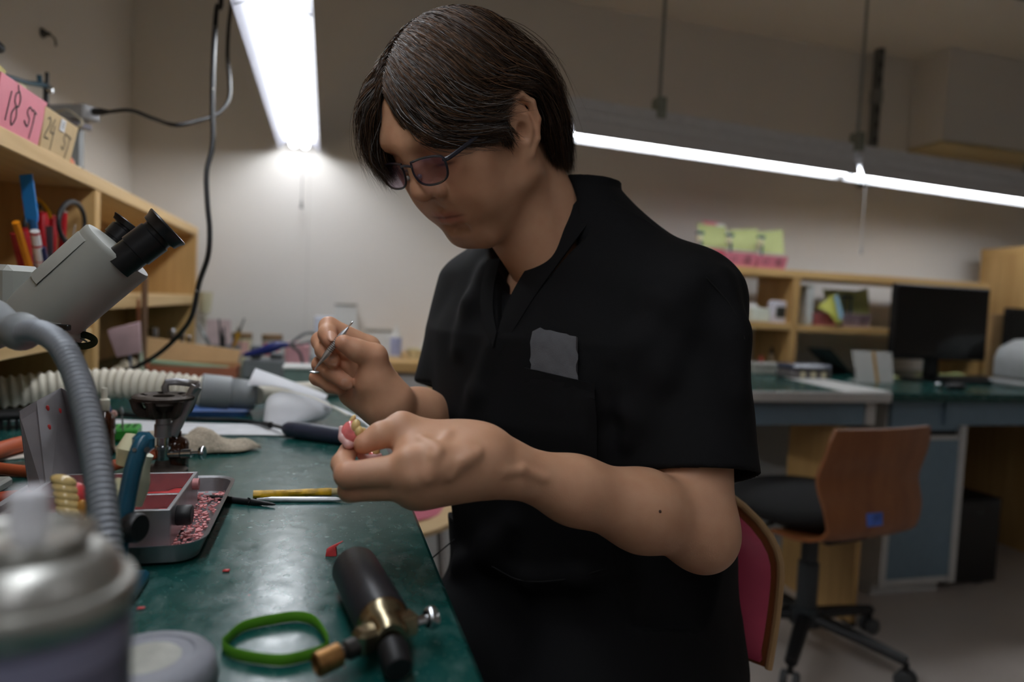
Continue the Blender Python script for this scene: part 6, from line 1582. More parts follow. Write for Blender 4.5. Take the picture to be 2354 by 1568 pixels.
tb = stick('labelled_stick', 'blue handle wrapped in a bright blue tape flag in the jar', 'brush', 58, 398, .0062, brushb, .018)
def wmark(t, M, L, r):
    MB(M).lathe([(r, 0), (r, L-.001), (r*.8, L)], seg=14).build('barrel', mat('marker_white', srgb(215, 212, 212), .4), t, smooth=True)
    for z0, z1 in ((.985, .965), (.86, .84), (.70, .69), (.56, .54)): MB(M).lathe([(r*1.02, L*z1), (r*1.02, L*z0)], seg=14).build('red_band', m_red, t, smooth=True)
stick('permanent_marker', 'white marker with red bands in the jar', 'marker', 79, 530, .0072, wmark, .024)
def dcap(t, M, L, r): MB(M).lathe([(r*.8, 0), (r, .004), (r, L-.002), (r*.85, L)], seg=12).build('barrel', mat('navy_plastic', srgb(24, 28, 66), .4), t, smooth=True)
stick('marker', 'short navy pen in front of the white marker in the jar', 'marker', 95, 568, .0068, dcap, .028)
def tweez(t, M, L, r): MB(M).lathe([(.001, 0), (r, .02), (r, L*.8), (.0008, L)], seg=8).build('probe', m_steel, t, smooth=True)
stick('steel_probe', 'thin steel probe leaning right in the jar', 'probe', 173, 516, .0018, tweez, .038)
def blade(t, M, L, r): MB(M).box((0, 0, L/2), (.012, .0014, L), ch=.0004).build('scale', m_steel, t)
stick('steel_ruler', 'narrow steel ruler between the red markers in the jar', 'ruler', 112, 520, .003, blade, .02)
# scissors with black handles
t = thing('scissors', 'scissors with big black loop handles standing in the jar', 'scissors', V((jc.x, jc.y, SH+.012)))
for (cx_, cy_, rx_, ry_, dd) in ((165, 512, 30, 48, .036), (90, 520, 32, 46, -.02)):
    rg2 = [Px(cx_+rx_*math.cos(q*math.pi/12), cy_-ry_*math.sin(q*math.pi/12), xj+dd) for q in range(25)]
    MB().tube(rg2+[rg2[1]], .0052, 8, cap=False, flat=(.8, 1)).build('loop_handle', m_black, t, smooth=True)
    lo_ = Px(cx_, cy_+ry_-2, xj+dd); MB().tube([lo_, V((jc.x, jc.y, SH+.10)), V((jc.x, jc.y, SH+.014))], [.005, .004, .0012], 8, flat=(.5, 1.4)).build('blade', m_steel, t, smooth=True)
# yellow loop
MB().tube(spline([Px(78, 452, xj), Px(95, 464, xj), Px(112, 490, xj), Px(118, 530, xj), V((jc.x+.01, jc.y+.005, SH+.09)), V((jc.x, jc.y, SH+.014))], 6), .0030, 8, flat=(.45, 1.3)).build('cable_tie', mat('yellow_strap', srgb(225, 175, 20), .4), smooth=True, label='bright yellow plastic strap arching out of the jar', cat='strap')
# dark box and lidded container further left on that shelf
MB().span((-.62, 1.00, SH+.0005), (-.50, 1.175, 1.012), ch=.003).build('dark_box', mat('dark_fibre', srgb(44, 38, 32), .8, var=.4, scale=80, stretch=(1, 1, .1)), label='dark fibrous box at the left end of the shelf', cat='box')
t = thing('lidded_container', 'smoky clear container on the shelf at the left edge', 'container', (-.475, 1.10, SH))
MB().span((-.497, .98, SH+.0005), (-.458, 1.165, .975), ch=.003).build('tub', m_clear, t)
MB().span((-.499, .978, .9755), (-.456, 1.168, .986), ch=.002).build('lid', mat('lid_smoke', srgb(120, 105, 100), .35), t)
# ------------------------------------------------------------------ clutter at the far end of the bench
def at(px, py, Y): return Py(px, py, Y)
def span_px(px0, py0, px1, py1, Y, depth, z0=None):
    """world box whose front face at Y covers the pixel rectangle; z0 overrides the bottom"""
    a = at(px0, (py0+py1)/2, Y); b = at(px1, (py0+py1)/2, Y); tz = at((px0+px1)/2, py0, Y).z; bz_ = at((px0+px1)/2, py1, Y).z if z0 is None else z0
    return V((a.x, Y, bz_)), V((b.x, Y+depth, tz))
m_card = mat('cardboard', srgb(186, 150, 104), .75, var=.05); m_terra = mat('terracotta_card', srgb(184, 112, 84), .7); m_mint = mat('mint_plastic', srgb(140, 178, 150), .5)
m_wht = mat('white_plastic', srgb(225, 225, 222), .45, var=.03); m_cream = mat('cream_plastic', srgb(226, 216, 178), .5)
m_pinkc = mat('pink_label', srgb(222, 150, 158), .6); m_tin = mat('brown_lid', srgb(150, 122, 92), .5)
# open cardboard box
A0, A1 = bz(322, 868), bz(542, 872); z1 = at(430, 838, A0.y).z
t = thing('cardboard_box', 'open tan cardboard box with a terracotta base on the bench', 'box', ((A0.x+A1.x)/2, A0.y+.05, BZ))
MB().span((A0.x, A0.y, BZ+.0005), (A1.x, A0.y+.09, BZ+.003)).build('base', m_terra, t)
MB().span((A0.x, A0.y, BZ+.0031), (A1.x, A0.y+.003, z1-.006)).build('front_wall', m_terra, t)
for x in (A0.x, A1.x-.003): MB().span((x, A0.y+.0031, BZ+.0031), (x+.003, A0.y+.087, z1-.006)).build('side_wall', m_terra, t)
MB().span((A0.x, A0.y+.087, BZ+.0031), (A1.x, A0.y+.09, z1)).build('rear_wall', m_card, t)
fl0 = [at(333, 838, A0.y+.09), at(540, 862, A0.y+.09), at(553, 806, A0.y+.13), at(334, 775, A0.y+.13)]
MB().prism(fl0, V((0, .004, .001))).build('raised_flap', m_card, t)
MB().tube([at(345, 832, A0.y+.085), at(525, 848, A0.y+.085)], .009, 8, flat=(.8, .6)).build('mint_strip', m_mint, t)
# upright sticks next to it
for (nm, lab, x0, y0, x1, y1, r, m_, Y) in (
        ('copper_rod', 'thin copper-brown rod standing left of the cardboard box', 318, 692, 319, 845, .0035, mat('copper', srgb(150, 95, 66), .4, .4), 1.86),
        ('wooden_slat', 'tall brown slat standing against the shelf next to the copper rod', 333, 640, 330, 850, .0075, mat('brown_wood', srgb(120, 92, 70), .6), 1.92),
        ('blue_stick', 'thin pale blue stick leaning among the clutter under the shelf', 292, 752, 305, 846, .0030, mat('pale_blue', srgb(120, 145, 190), .5), 1.84),
        ('green_spatula', 'pale green spatula standing left of the cardboard box', 319, 770, 330, 840, .0050, mat('pale_green', srgb(196, 205, 180), .5), 1.83)):
    tp = at(x0, y0, Y); bt = at(x1, y1, Y); bt.z = BZ+.0004
    t = thing(nm, lab, 'stick', bt); MB().tube([bt, bt.lerp(tp, .5), tp], [r*.8, r, r], 8, flat=(1, .5)).build('shaft', m_, t, smooth=True)
    MB().tube([tp, tp+(tp-bt).normalized()*.006], [r, r*.3], 8, flat=(1, .5)).build('tip', m_, t, smooth=True)
# pink paper packet and beige cloth under the shelf
a_ = [at(245, 760, 1.78), at(318, 742, 1.80), at(322, 812, 1.80), at(268, 822, 1.78)]
MB().prism(a_, V((0, .02, .003))).build('paper_packet', mat('faded_pink_paper', srgb(176, 146, 148), .7, var=.1), label='faded pink paper packet tilted under the left shelf', cat='packet', bevel=.001)
def cloth_(u, v):
    p = bz(238, 862).lerp(bz(322, 862), u); return (p.x, p.y+.10*v, BZ+.001+.030*math.sin(u*math.pi)**.7*math.sin(min(1, v*1.3)*math.pi*.5)*(1+.25*math.sin(u*19+v*11)))
MB().sheet(cloth_, 18, 10, .001).build('folded_cloth', mat('beige_cloth', srgb(190, 178, 155), .9, var=.1), smooth=True, label='folded beige cloth under the left shelf by the packet', cat='cloth')
MB().span((at(236, 830, 1.84).x, 1.86, BZ+.0005), (at(262, 830, 1.84).x, 1.90, BZ+.03), ch=.003).build('red_box', mat('dull_red', srgb(130, 50, 42), .5), label='small dull red box under the left shelf', cat='box')
# small bottles inside the shelf end
for i, (px, py0, py1, r, mm, lab) in enumerate(((395, 757, 792, .012, m_black, 'black squat bottle at the far end under the shelf'), (352, 752, 778, .016, m_black, 'black tub under the shelf behind the tan flap'), (418, 765, 795, .009, m_chrome, 'small chrome bottle under the shelf end'), (434, 772, 795, .008, m_chrome, 'smallest chrome bottle nearest the shelf end panel'))):
    p = at(px, py1, 2.3); tz = at(px, py0, 2.3).z; t = thing('small_bottle', lab, 'bottle', V((p.x, 2.3, BZ)))
    M = Matrix.Translation((p.x, 2.3, BZ)); h = tz-BZ
    MB(M).lathe([(r, .0005), (r, h*.62), (r*.6, h*.72), (r*.55, h*.76)], seg=16).build('bottle_body', mm, t, smooth=True)
    MB(M).lathe([(r*.8, h*.76), (r*.8, h*.98), (r*.6, h)], seg=16).build('bottle_cap', m_chrome, t, smooth=True)
# beige cup on the end of the shelf
p = at(468, 690, 2.715); t = thing('wall_cup', 'beige cup holder fixed at the end of the left shelf', 'cup', V((p.x, 2.72, p.z)))
M = Matrix.Translation((SX1+.031, 2.685, p.z-.045))
MB(M).lathe([(.016, 0), (.018, .001), (.026, .075), (.024, .075), (.016, .004), (0, .004)], seg=20).build('cup', mat('beige_cup', srgb(205, 198, 165), .6), t, smooth=True)
MB(M).lathe([(.0155, -.02), (.012, -.03), (.006, -.045), (.004, -.001)], seg=14).build('drip_spout', m_ivory, t, smooth=True)
MB().span((SX1, 2.672, p.z-.03), (SX1+.012, 2.698, p.z+.02)).build('holder', m_ivory, t)
# pen pot with tools
pp_ = V((at(515, 810, 2.25).x, 2.25, BZ)); t = thing('tool_pot', 'grey pot of instruments behind the cardboard box', 'pot', pp_)
rp_ = .048; hp_ = at(515, 795, 2.25).z-BZ
MB(Matrix.Translation(pp_)).lathe([(rp_-.004, .0005), (rp_, .003), (rp_, hp_), (rp_-.003, hp_), (rp_-.003, .004), (0, .004)], seg=28).build('pot_wall', m_greyp, t, smooth=True)
def pot_stick(nm, lab, px, py, m_, r, tip=None, dy=0.0):
    tp = at(px, py, 2.25+dy); bt = pp_+V(((tp.x-pp_.x)*.1-.0, dy*.5, .006)); k = (tp-bt)
    f_ = max(.0, min(1.0, .034/max(1e-6, abs(tp.x-bt.x))*1.0))
    t = thing(nm, lab, 'tool', bt); MB().tube([bt, bt+k*.72], [r*.8, r], 8).build('handle', m_, t, smooth=True)
    MB().tube([bt+k*.72, bt+k*.8, tp], [r, r*.6, r*.5], 8).build('working_end', tip or m_steel, t, smooth=True)
pot_stick('paint_brush', 'yellow-handled brush leaning right in the grey pot', 562, 732, mat('ochre_handle', srgb(200, 150, 20), .4), .0055, None, -.01)
pot_stick('steel_spatula', 'steel spatula leaning left in the grey pot', 455, 745, m_steel, .0060, None, .0)
pot_stick('dark_carver', 'tall dark carver upright in the grey pot', 503, 733, m_darkst, .0048, m_darkst, .02)
pot_stick('dark_carver', 'short black-tipped carver in the grey pot', 515, 752, m_darkst, .0050, m_blk, -.02)
pot_stick('violet_pen', 'violet pen beside the yellow-handled brush in the grey pot', 548, 752, mat('violet', srgb(90, 80, 150), .4), .0045, None, .012)
a_ = span_px(474, 735, 530, 800, 2.44, .004, BZ+.0005); MB().span(*a_).build('pink_sheet', mat('pale_pink_card', srgb(214, 192, 192), .7), label='pale pink card standing behind the grey pot', cat='card')
# jars with brown lids
for i, (x0, x1, y0, yl, Y, lab) in enumerate(((532, 580, 764, 777, 2.36, 'cream jar with a brown lid behind the soldering handle, nearer the grey pot'), (602, 650, 768, 781, 2.42, 'pink-labelled jar with a brown lid behind the blue soldering handle'))):
    a = at(x0, 780, Y); b = at(x1, 780, Y); r = (b.x-a.x)/2; c = V(((a.x+b.x)/2, Y, BZ)); zt_ = at(x0, y0, Y).z; zl_ = at(x0, yl, Y).z
    t = thing('lidded_jar', lab, 'jar', c); M = Matrix.Translation(c)
    MB(M).lathe([(r*.92, .0005), (r*.95, .004), (r*.95, zl_-BZ), (0, zl_-BZ)], seg=24).build('jar_body', m_cream if i == 0 else m_wht, t, smooth=True)
    MB(M).lathe([(r, zl_-BZ), (r*1.02, zl_-BZ+.002), (r, zt_-BZ), (0, zt_-BZ)], seg=24).build('lid', m_tin, t, smooth=True)
    MB(M).lathe([(r*.96, (zl_-BZ)*.35), (r*.96, (zl_-BZ)*.9)], seg=10, arc=(-2.6, -.7)).build('label_band', mat('jar_label_pink', srgb(226, 130, 130), .6) if i else mat('jar_label_blush', srgb(222, 176, 165), .6), t, smooth=True)
# grey soldering stand with blue handle
Y = 1.98; lo, hi = span_px(556, 828, 652, 866, Y, .10, BZ+.0005)
t = thing('soldering_stand', 'grey block stand for the blue soldering handle', 'stand', ((lo.x+hi.x)/2, Y+.05, BZ))
MB().span(lo, hi, ch=.005).build('block', m_greyp, t)
lo2, hi2 = span_px(575, 795, 600, 840, Y+.02, .03); MB().span((lo2.x, lo2.y, hi.z+.0002), hi2, ch=.004).build('holder_post', mat('post_grey', srgb(95, 98, 98), .5), t)
lo2, hi2 = span_px(620, 812, 650, 840, Y+.02, .05); MB().span((lo2.x, lo2.y, hi.z+.0002), hi2, ch=.003).build('sponge_cup', m_greyp, t)
t = thing('wax_pen', 'dark blue wax pen handle with a looping grey cord', 'tool', at(610, 805, Y))
q = [at(558, 818, Y), at(572, 814, Y), at(605, 806, Y), at(640, 794, Y), at(664, 793, Y)]
MB().tube(spline(q, 4), [.003, .004, .0065, .007, .008, .0085, .009, .010, .012, .0135, .014, .0135, .012, .010, .008, .007, .006], 14).build('grip', mat('navy_grip', srgb(28, 40, 110), .4), t, smooth=True)
MB().tube(spline([at(664, 793, Y), at(680, 780, Y), at(705, 766, Y), at(725, 768, Y+.05), at(728, 782, Y+.08), at(700, 789, Y+.06), at(670, 794, Y+.04), at(690, 812, Y+.1), V((at(700, 830, Y+.15).x, Y+.15, BZ+.005))], 6), .0042, 8).build('cord', mat('cord_midgrey', srgb(110, 110, 112), .5), t, smooth=True)
# pink packet in a bag, translucent box
lo, hi = span_px(654, 788, 712, 838, 2.24, .05, None); lo.z = BZ+.0005
MB().span(lo, hi, ch=.008).build('sample_packet', mat('pink_white_packet', srgb(230, 170, 176), .5, var=.25, scale=12), label='pink and white packet beyond the soldering handle', cat='packet')
lo, hi = span_px(652, 843, 742, 890, 1.86, .09, BZ+.0005)
t = thing('storage_box', 'translucent grey-green box with a white lid on the bench', 'box', ((lo.x+hi.x)/2, 1.9, BZ))
MB().span(lo, (hi.x, hi.y, hi.z-.008), ch=.003).build('tub', mat('grey_green', srgb(128, 150, 142), .4), t)
MB().span((lo.x-.004, lo.y-.004, hi.z-.0078), (hi.x+.004, hi.y+.004, hi.z), ch=.002).build('lid', m_wht, t)
# things on the low pine counter
lo, hi = span_px(722, 728, 768, 800, 2.52, .06, zc+.0005) if False else span_px(722, 728, 768, 800, 2.60, .06, BZ+.0005)
MB().span(lo, hi, ch=.003).build('white_box', mat('bluish_white', srgb(222, 226, 240), .5), label='tall white box behind the raised hand', cat='box')
lo, hi = span_px(770, 698, 818, 800, 2.66, .06, BZ+.0005)
t = thing('dispenser', 'pale upright dispenser with a grey lid against the far wall', 'dispenser', ((lo.x+hi.x)/2, 2.69, BZ))
MB().loft([[V((lo.x-.012, lo.y, BZ+.0005)), V((hi.x+.02, lo.y, BZ+.0005)), V((hi.x+.02, hi.y, BZ+.0005)), V((lo.x-.012, hi.y, BZ+.0005))], [V((lo.x, lo.y+.005, hi.z-.008)), V((hi.x, lo.y+.005, hi.z-.008)), V((hi.x, hi.y, hi.z-.008)), V((lo.x, hi.y, hi.z-.008))]]).build('housing', m_wht, t)
MB().span((lo.x-.003, lo.y, hi.z-.0078), (hi.x+.003, hi.y, hi.z), ch=.002).build('lid', mat('lid_taupe', srgb(165, 160, 150), .5), t)
Yc = 2.46
lo, hi = span_px(842, 757, 900, 830, Yc, .10, zc+.0005)
t = thing('flip_bin', 'white flip-lid bin with a taupe rim on the pine counter', 'bin', ((lo.x+hi.x)/2, Yc+.05, zc))
MB().loft([[V((lo.x-.006, lo.y, zc+.0005)), V((hi.x+.010, lo.y, zc+.0005)), V((hi.x+.010, hi.y, zc+.0005)), V((lo.x-.006, hi.y, zc+.0005))], [V((lo.x, lo.y+.01, hi.z-.010)), V((hi.x, lo.y+.01, hi.z-.010)), V((hi.x, hi.y, hi.z-.010)), V((lo.x, hi.y, hi.z-.010))]]).build('bin_body', m_wht, t)
MB().span((lo.x-.004, lo.y+.006, hi.z-.0098), (hi.x+.004, hi.y, hi.z), ch=.003).build('rim', MATS['lid_taupe'], t)
p = at(909, 830, Yc-.02); hb = at(909, 742, Yc-.02).z-zc; rb_ = (at(922, 790, Yc).x-at(897, 790, Yc).x)/2
t = thing('spray_bottle', 'white bottle with a lilac label on the pine counter', 'bottle', V((p.x, Yc-.02, zc))); M = Matrix.Translation((p.x, Yc-.02, zc))
MB(M).lathe([(rb_*.9, .0005), (rb_, .004), (rb_, hb*.62), (rb_*.5, hb*.74), (rb_*.4, hb*.76)], seg=24).build('bottle_body', m_wht, t, smooth=True)
MB(M).lathe([(rb_*1.02, hb*.08), (rb_*1.02, hb*.58)], seg=24).build('label_band', mat('lilac_label', srgb(168, 176, 214), .5), t, smooth=True)
MB(M).lathe([(rb_*.5, hb*.76), (rb_*.5, hb*.84), (rb_*.2, hb*.86), (rb_*.16, hb), (0, hb)], seg=16).build('nozzle', m_wht, t, smooth=True)
lo, hi = span_px(942, 806, 1012, 836, Yc-.06, .12, zc+.0005)
t = thing('cream_tray', 'cream plastic tray on the pine counter beside the man', 'tray', ((lo.x+hi.x)/2, Yc, zc))
def RR2(g, z): return rrect(lo.x-g, hi.x+g, lo.y-g, hi.y+g, .02+g, z)
MB().loft([RR2(-.006, zc+.0005), RR2(0, hi.z-.003), RR2(.003, hi.z), RR2(-.002, hi.z-.002), RR2(-.008, zc+.003)]).build('tray_shell', m_cream, t, smooth=True)
def bag(u, v):
    p0 = at(962, 808, Yc).lerp(at(1040, 812, Yc), u); p1 = at(985, 752, Yc+.03).lerp(at(1020, 756, Yc+.03), u); p = p0.lerp(p1, v); return p+V((0, -.02*math.sin(u*3.14)*math.sin(v*3.0+.1)+.004*math.sin(u*17+v*9), 0))
MB().sheet(bag, 14, 12, .012).build('paper_bag', mat('off_white_bag', srgb(228, 226, 220), .7, var=.03), smooth=True, label='crumpled off-white bag standing in the cream tray', cat='bag')

# ------------------------------------------------------------------ far desk and its shelf
ZT = 1.1805
def far_tray(lab, px0, px1, py0, py1, m_, Y, zb, strokes=True):
    a = at(px0, (py0+py1)/2, Y); b = at(px1, (py0+py1)/2, Y); zt_ = zb+max(.03, at(px0, py0, Y).z-at(px0, py1, Y).z)
    t = thing('work_tray', lab, 'tray', ((a.x+b.x)/2, Y+.09, zb)); x0, x1 = a.x, b.x
    MB().span((x0, Y, zb+.0005), (x1, Y+.18, zb+.003)).build('floor_plate', m_, t)
    MB().prism([V((x0, Y, zb+.0031)), V((x1, Y, zb+.0031)), V((x1+.006, Y-.008, zt_)), V((x0-.006, Y-.008, zt_))], V((0, .003, 0))).build('front_wall', m_, t)
    MB().span((x0, Y+.177, zb+.0031), (x1, Y+.18, zt_)).build('rear_wall', m_, t)
    for x in (x0, x1-.003): MB().span((x, Y+.0035, zb+.0031), (x+.003, Y+.1765, zt_)).build('side_wall', m_, t)
    if strokes:
        Mf = frame(V(((x0+x1)/2, Y-.0048, (zb+zt_)/2)), xdir=(1, 0, 0), zdir=(0, -1, -.1)); w = (x1-x0)
        ink_strokes('lettering', [[(-.30*w, .010), (-.30*w, -.010)], [(-.22*w, .010), (-.16*w, .004), (-.22*w, -.010)]], Mf, .0016, m_ink, t)
        ink_strokes('lettering', [[(.10*w, .012), (.36*w, .012)], [(.12*w, .004), (.34*w, .004)], [(.23*w, .014), (.23*w, -.004)], [(.10*w, -.006), (.36*w, -.006)], [(.14*w, -.013), (.32*w, -.013)]], Mf, .0014, m_ink, t)
    return t
def far_card(lab, quad, Y, m_=None, dy=.03):
    q = [at(x, y, Y) for x, y in quad]
    q[0] = q[0]+V((0, dy, 0)); q[1] = q[1]+V((0, dy, 0))
    return MB().prism(q, V((0, .0015, 0))).build('order_card', m_ or m_lime, label=lab, cat='card')
far_tray('pink work tray at the right end of the shelf top', 1742, 1806, 578, 607, m_pink, RY+.01, ZT)
far_tray('pink work tray second from the right on the shelf top', 1668, 1736, 570, 602, m_pink, RY+.01, ZT)
far_tray('pink work tray beside the man\'s shoulder on the shelf top', 1592, 1660, 560, 596, mat('rose_tray', srgb(214, 96, 112), .5), RY+.01, ZT)
far_card('lime card standing in the rightmost pink tray', [(1750, 532), (1810, 526), (1803, 584), (1748, 582)], RY+.06)
far_card('lime card standing in the second pink tray from the right', [(1686, 527), (1752, 524), (1740, 578), (1684, 574)], RY+.06)
far_card('lime card standing behind the man\'s shoulder', [(1612, 512), (1678, 520), (1676, 572), (1612, 566)], RY+.07)
far_card('white slip between the lime cards on the shelf top', [(1655, 510), (1675, 514), (1676, 540), (1656, 540)], RY+.12, m_wht)
far_card('pink slip standing behind the lime cards on the shelf top', [(1625, 505), (1664, 510), (1664, 560), (1625, 556)], RY+.15, m_pink)
for (px, py0, py1, lab) in ((1680, 540, 568, 'tiny dark articulator in the second pink tray from the right'), (1752, 545, 575, 'tiny dark articulator in the rightmost pink tray'), (1612, 535, 562, 'tiny dark articulator in the tray beside the shoulder')):
    a, b = at(px, py0, RY+.03), at(px, py1, RY+.03)
    t = thing('articulator', lab, 'articulator', V((b.x, RY+.03, ZT+.003)))
    MB().cyl((b.x, RY+.03, ZT+.0035), (b.x, RY+.03, a.z), .004, seg=8).build('pillar', m_teal, t)
    MB().box((b.x-.008, RY+.03, a.z), (.034, .014, .010), ch=.002).build('upper_arm', m_teal, t)
    MB().box((b.x-.010, RY+.03, a.z-.022), (.020, .018, .024), ch=.003).build('plaster_mount', m_plaster, t)
    MB().box((b.x-.008, RY+.03, ZT+.006), (.034, .02, .005)).build('base_frame', m_teal, t)
# middle shelf, left bay
ZM = .9625
lo, hi = span_px(1728, 708, 1770, 738, RY+.03, .10, ZM+.0005)
t = thing('tissue_box', 'white carton with tissue on the middle shelf by the clock', 'box', ((lo.x+hi.x)/2, RY+.08, ZM))
MB().span(lo, hi, ch=.003).build('carton', mat('mint_white', srgb(222, 228, 215), .6), t)
def tis(u, v): return (lo.x+(hi.x-lo.x)*(.1+.6*u), RY+.06+.05*v, hi.z+.0005+.03*math.sin(u*3.14)*math.sin(v*3.14)*(1+.3*math.sin(u*11)))
MB().sheet(tis, 10, 8, .001).build('tissue', m_wht, t, smooth=True)
lo, hi = span_px(1772, 694, 1817, 737, RY+.04, .025, ZM+.0005)
t = thing('digital_clock', 'white rounded square digital clock on the middle shelf', 'clock', ((lo.x+hi.x)/2, RY+.05, ZM))
cxk, czk = (lo.x+hi.x)/2, (lo.z+hi.z)/2; hw = (hi.x-lo.x)/2
def rsq(h, r, y, n=6):
    return [V((cxk+sx*(h-r)+r*math.cos(math.radians(a+90*k/n)), y, czk+sz*(h-r)+r*math.sin(math.radians(a+90*k/n)))) for (sx, sz, a) in ((1, 1, 0), (-1, 1, 90), (-1, -1, 180), (1, -1, 270)) for k in range(n+1)]
MB().loft([rsq(hw-.003, .010, RY+.040), rsq(hw, .012, RY+.044), rsq(hw, .012, RY+.062), rsq(hw-.002, .011, RY+.065)]).build('case', mat('clock_white', srgb(232, 230, 240), .4), t, smooth=True)
MB().loft([rsq(hw*.48, .003, RY+.0385), rsq(hw*.48, .003, RY+.0399)]).build('display', mat('lcd_grey', srgb(70, 74, 70), .3), t)
Md = frame((cxk, RY+.0380, czk), xdir=(1, 0, 0), zdir=(0, -1, 0))
ink_strokes('display_digits', [[(-.010, .007), (-.010, -.005)], [(-.003, .007), (.002, .007), (.002, .001), (-.003, .001), (-.003, -.005), (.002, -.005)], [(.006, .007), (.011, .007), (.011, -.005), (.006, -.005), (.006, .007)]], Md, .0009, m_ink, t)
# lower left bay
lo, hi = span_px(1735, 835, 1800, 866, RY+.0, .14, BZ+.0005)
t = thing('equipment_case', 'low pale case standing on the desk in the left shelf bay', 'case', ((lo.x+hi.x)/2, RY+.07, BZ))
MB().span(lo, (hi.x, hi.y, lo.z+(hi.z-lo.z)*.72), ch=.004).build('base', mat('pale_sage', srgb(186, 186, 176), .5), t)
MB().span((lo.x-.003, lo.y-.003, lo.z+(hi.z-lo.z)*.73), (hi.x+.003, hi.y+.003, hi.z), ch=.004).build('lid', mat('pale_sage2', srgb(198, 196, 188), .5), t)
p = at(1762, 835, RY+.1); t = thing('ink_bottle', 'small dark dropper bottle on the pale case', 'bottle', V((p.x, RY+.07, hi.z)))
M = Matrix.Translation((p.x, RY+.07, hi.z)); h = at(1762, 797, RY+.07).z-hi.z
MB(M).lathe([(.013, .0005), (.013, h*.45), (.008, h*.55)], seg=16).build('bottle_body', mat('beige_bottle', srgb(170, 150, 120), .5), t, smooth=True)
MB(M).lathe([(.009, h*.55), (.009, h*.72), (.005, h*.78), (.004, h)], seg=14).build('dropper_cap', m_blk, t, smooth=True)
p2 = at(1749, 832, RY+.05); MB(Matrix.Translation((p2.x, RY+.05, hi.z))).lathe([(.010, .0005), (.010, .02), (.007, .025), (0, .025)], seg=14).build('red_pot', mat('brick_red', srgb(150, 60, 44), .5), smooth=True, label='tiny red pot beside the dark dropper bottle', cat='pot')
# right bay middle shelf
ZM2 = .9575
lo, hi = span_px(1856, 655, 1872, 742, RY+.02, .12, ZM2+.0005)
MB().span(lo, hi, ch=.006).build('wrapped_packet', mat('frosted_bag', srgb(205, 208, 205), .5, var=.06), label='tall white wrapped packet against the shelf upright', cat='packet')
far_tray('dusty pink work tray on the middle shelf by the white packet', 1874, 1922, 712, 742, mat('dusty_pink', srgb(190, 110, 112), .5), RY+.03, ZM2, True)
far_tray('mauve-grey work tray on the middle shelf under the lime card', 1938, 1998, 717, 746, mat('mauve_grey', srgb(150, 130, 140), .5), RY+.03, ZM2, True)
far_card('lime card leaning in the mauve-grey tray on the middle shelf', [(1968, 672), (2008, 662), (1998, 722), (1964, 720)], RY+.07)
far_card('lime card lying back across the middle shelf trays', [(1902, 664), (1975, 668), (1962, 716), (1906, 712)], RY+.12)
a_ = [at(1880, 706, RY+.02), at(1915, 676, RY+.035), at(1926, 678, RY+.035), at(1936, 742, RY-.005), at(1924, 745, RY-.005), at(1905, 720, RY+.0)]
MB().prism(a_, V((0, .003, 0))).build('order_card', mat('yellow_card', srgb(186, 186, 80), .6), label='folded yellow card hanging over the dusty pink tray', cat='card')
MB().prism([at(1918, 680, RY+.02), at(1926, 678, RY+.02), at(1940, 730, RY-.01), at(1930, 735, RY-.01)], V((0, .004, 0))).build('index_card', mat('sky_card', srgb(140, 175, 190), .6), label='narrow pale blue card in front of the folded yellow card', cat='card')
a, b = at(1948, 682, RY+.05), at(1948, 722, RY+.05)
t = thing('articulator', 'small dark articulator in the mauve-grey tray on the middle shelf', 'articulator', V((b.x, RY+.06, ZM2+.003)))
for dx in (-.012, .022): MB().cyl((b.x+dx, RY+.06, ZM2+.0035), (b.x+dx, RY+.06, a.z), .004, seg=8).build('pillar', m_teal, t)
MB().box((b.x+.004, RY+.06, a.z), (.06, .02, .010), ch=.002).build('upper_arm', m_teal, t)
MB().box((b.x+.004, RY+.06, ZM2+.02), (.024, .024, .026), ch=.004).build('plaster_mount', m_plaster, t)
MB().box((b.x+.004, RY+.06, ZM2+.0055), (.055, .03, .004)).build('base_frame', m_teal, t)
# desk top things
p = bz(1868, 872); 
t = thing('sample_case', 'clear case of small dental samples on the far desk', 'case', V((p.x, p.y, BZ)))
w = (bz(1912, 872)-bz(1826, 872)).length; hh_ = at(1868, 838, p.y).z-BZ
MB(rotz(.05, p)).box((0, .05, hh_*.30), (w, .10, hh_*.58), ch=.008).build('tub', mat('smoky_clear', srgb(118, 112, 112), .25, var=.15), t)
MB(rotz(.05, p)).box((0, .05, hh_*.80), (w*1.02, .104, hh_*.38), ch=.012).build('dome_lid', mat('smoky_lid', srgb(84, 88, 104), .2), t)
for k in range(3): MB(rotz(.05, p)).box((-.05+k*.05, -.0025, hh_*.3), (.018, .004, hh_*.4), ch=.001).build('sample_tag', m_cream, t)
a_ = [bz(1802, 868), bz(1842, 862), bz(2052, 902), bz(2000, 912), bz(1960, 905)]
MB().prism([V((q.x, max(q.y, DY+.002), BZ+.0006)) for q in a_], V((0, 0, .0012))).build('loose_papers', m_wht, label='white papers fanned along the edge of the far desk', cat='paper')
# dark laptop-like clipboard leaning on the shelf
q = [bz(1905, 850), bz(1962, 862), at(1912, 803, RY-.03), at(1855, 800, RY-.03)]
MB().prism([V((q[0].x, q[0].y, BZ+.001)), V((q[1].x, q[1].y, BZ+.001)), q[2], q[3]], V((0, .008, .003))).build('dark_folder', mat('folder_black', srgb(18, 24, 22), .4), label='black folder leaning behind the clear sample case', cat='folder')
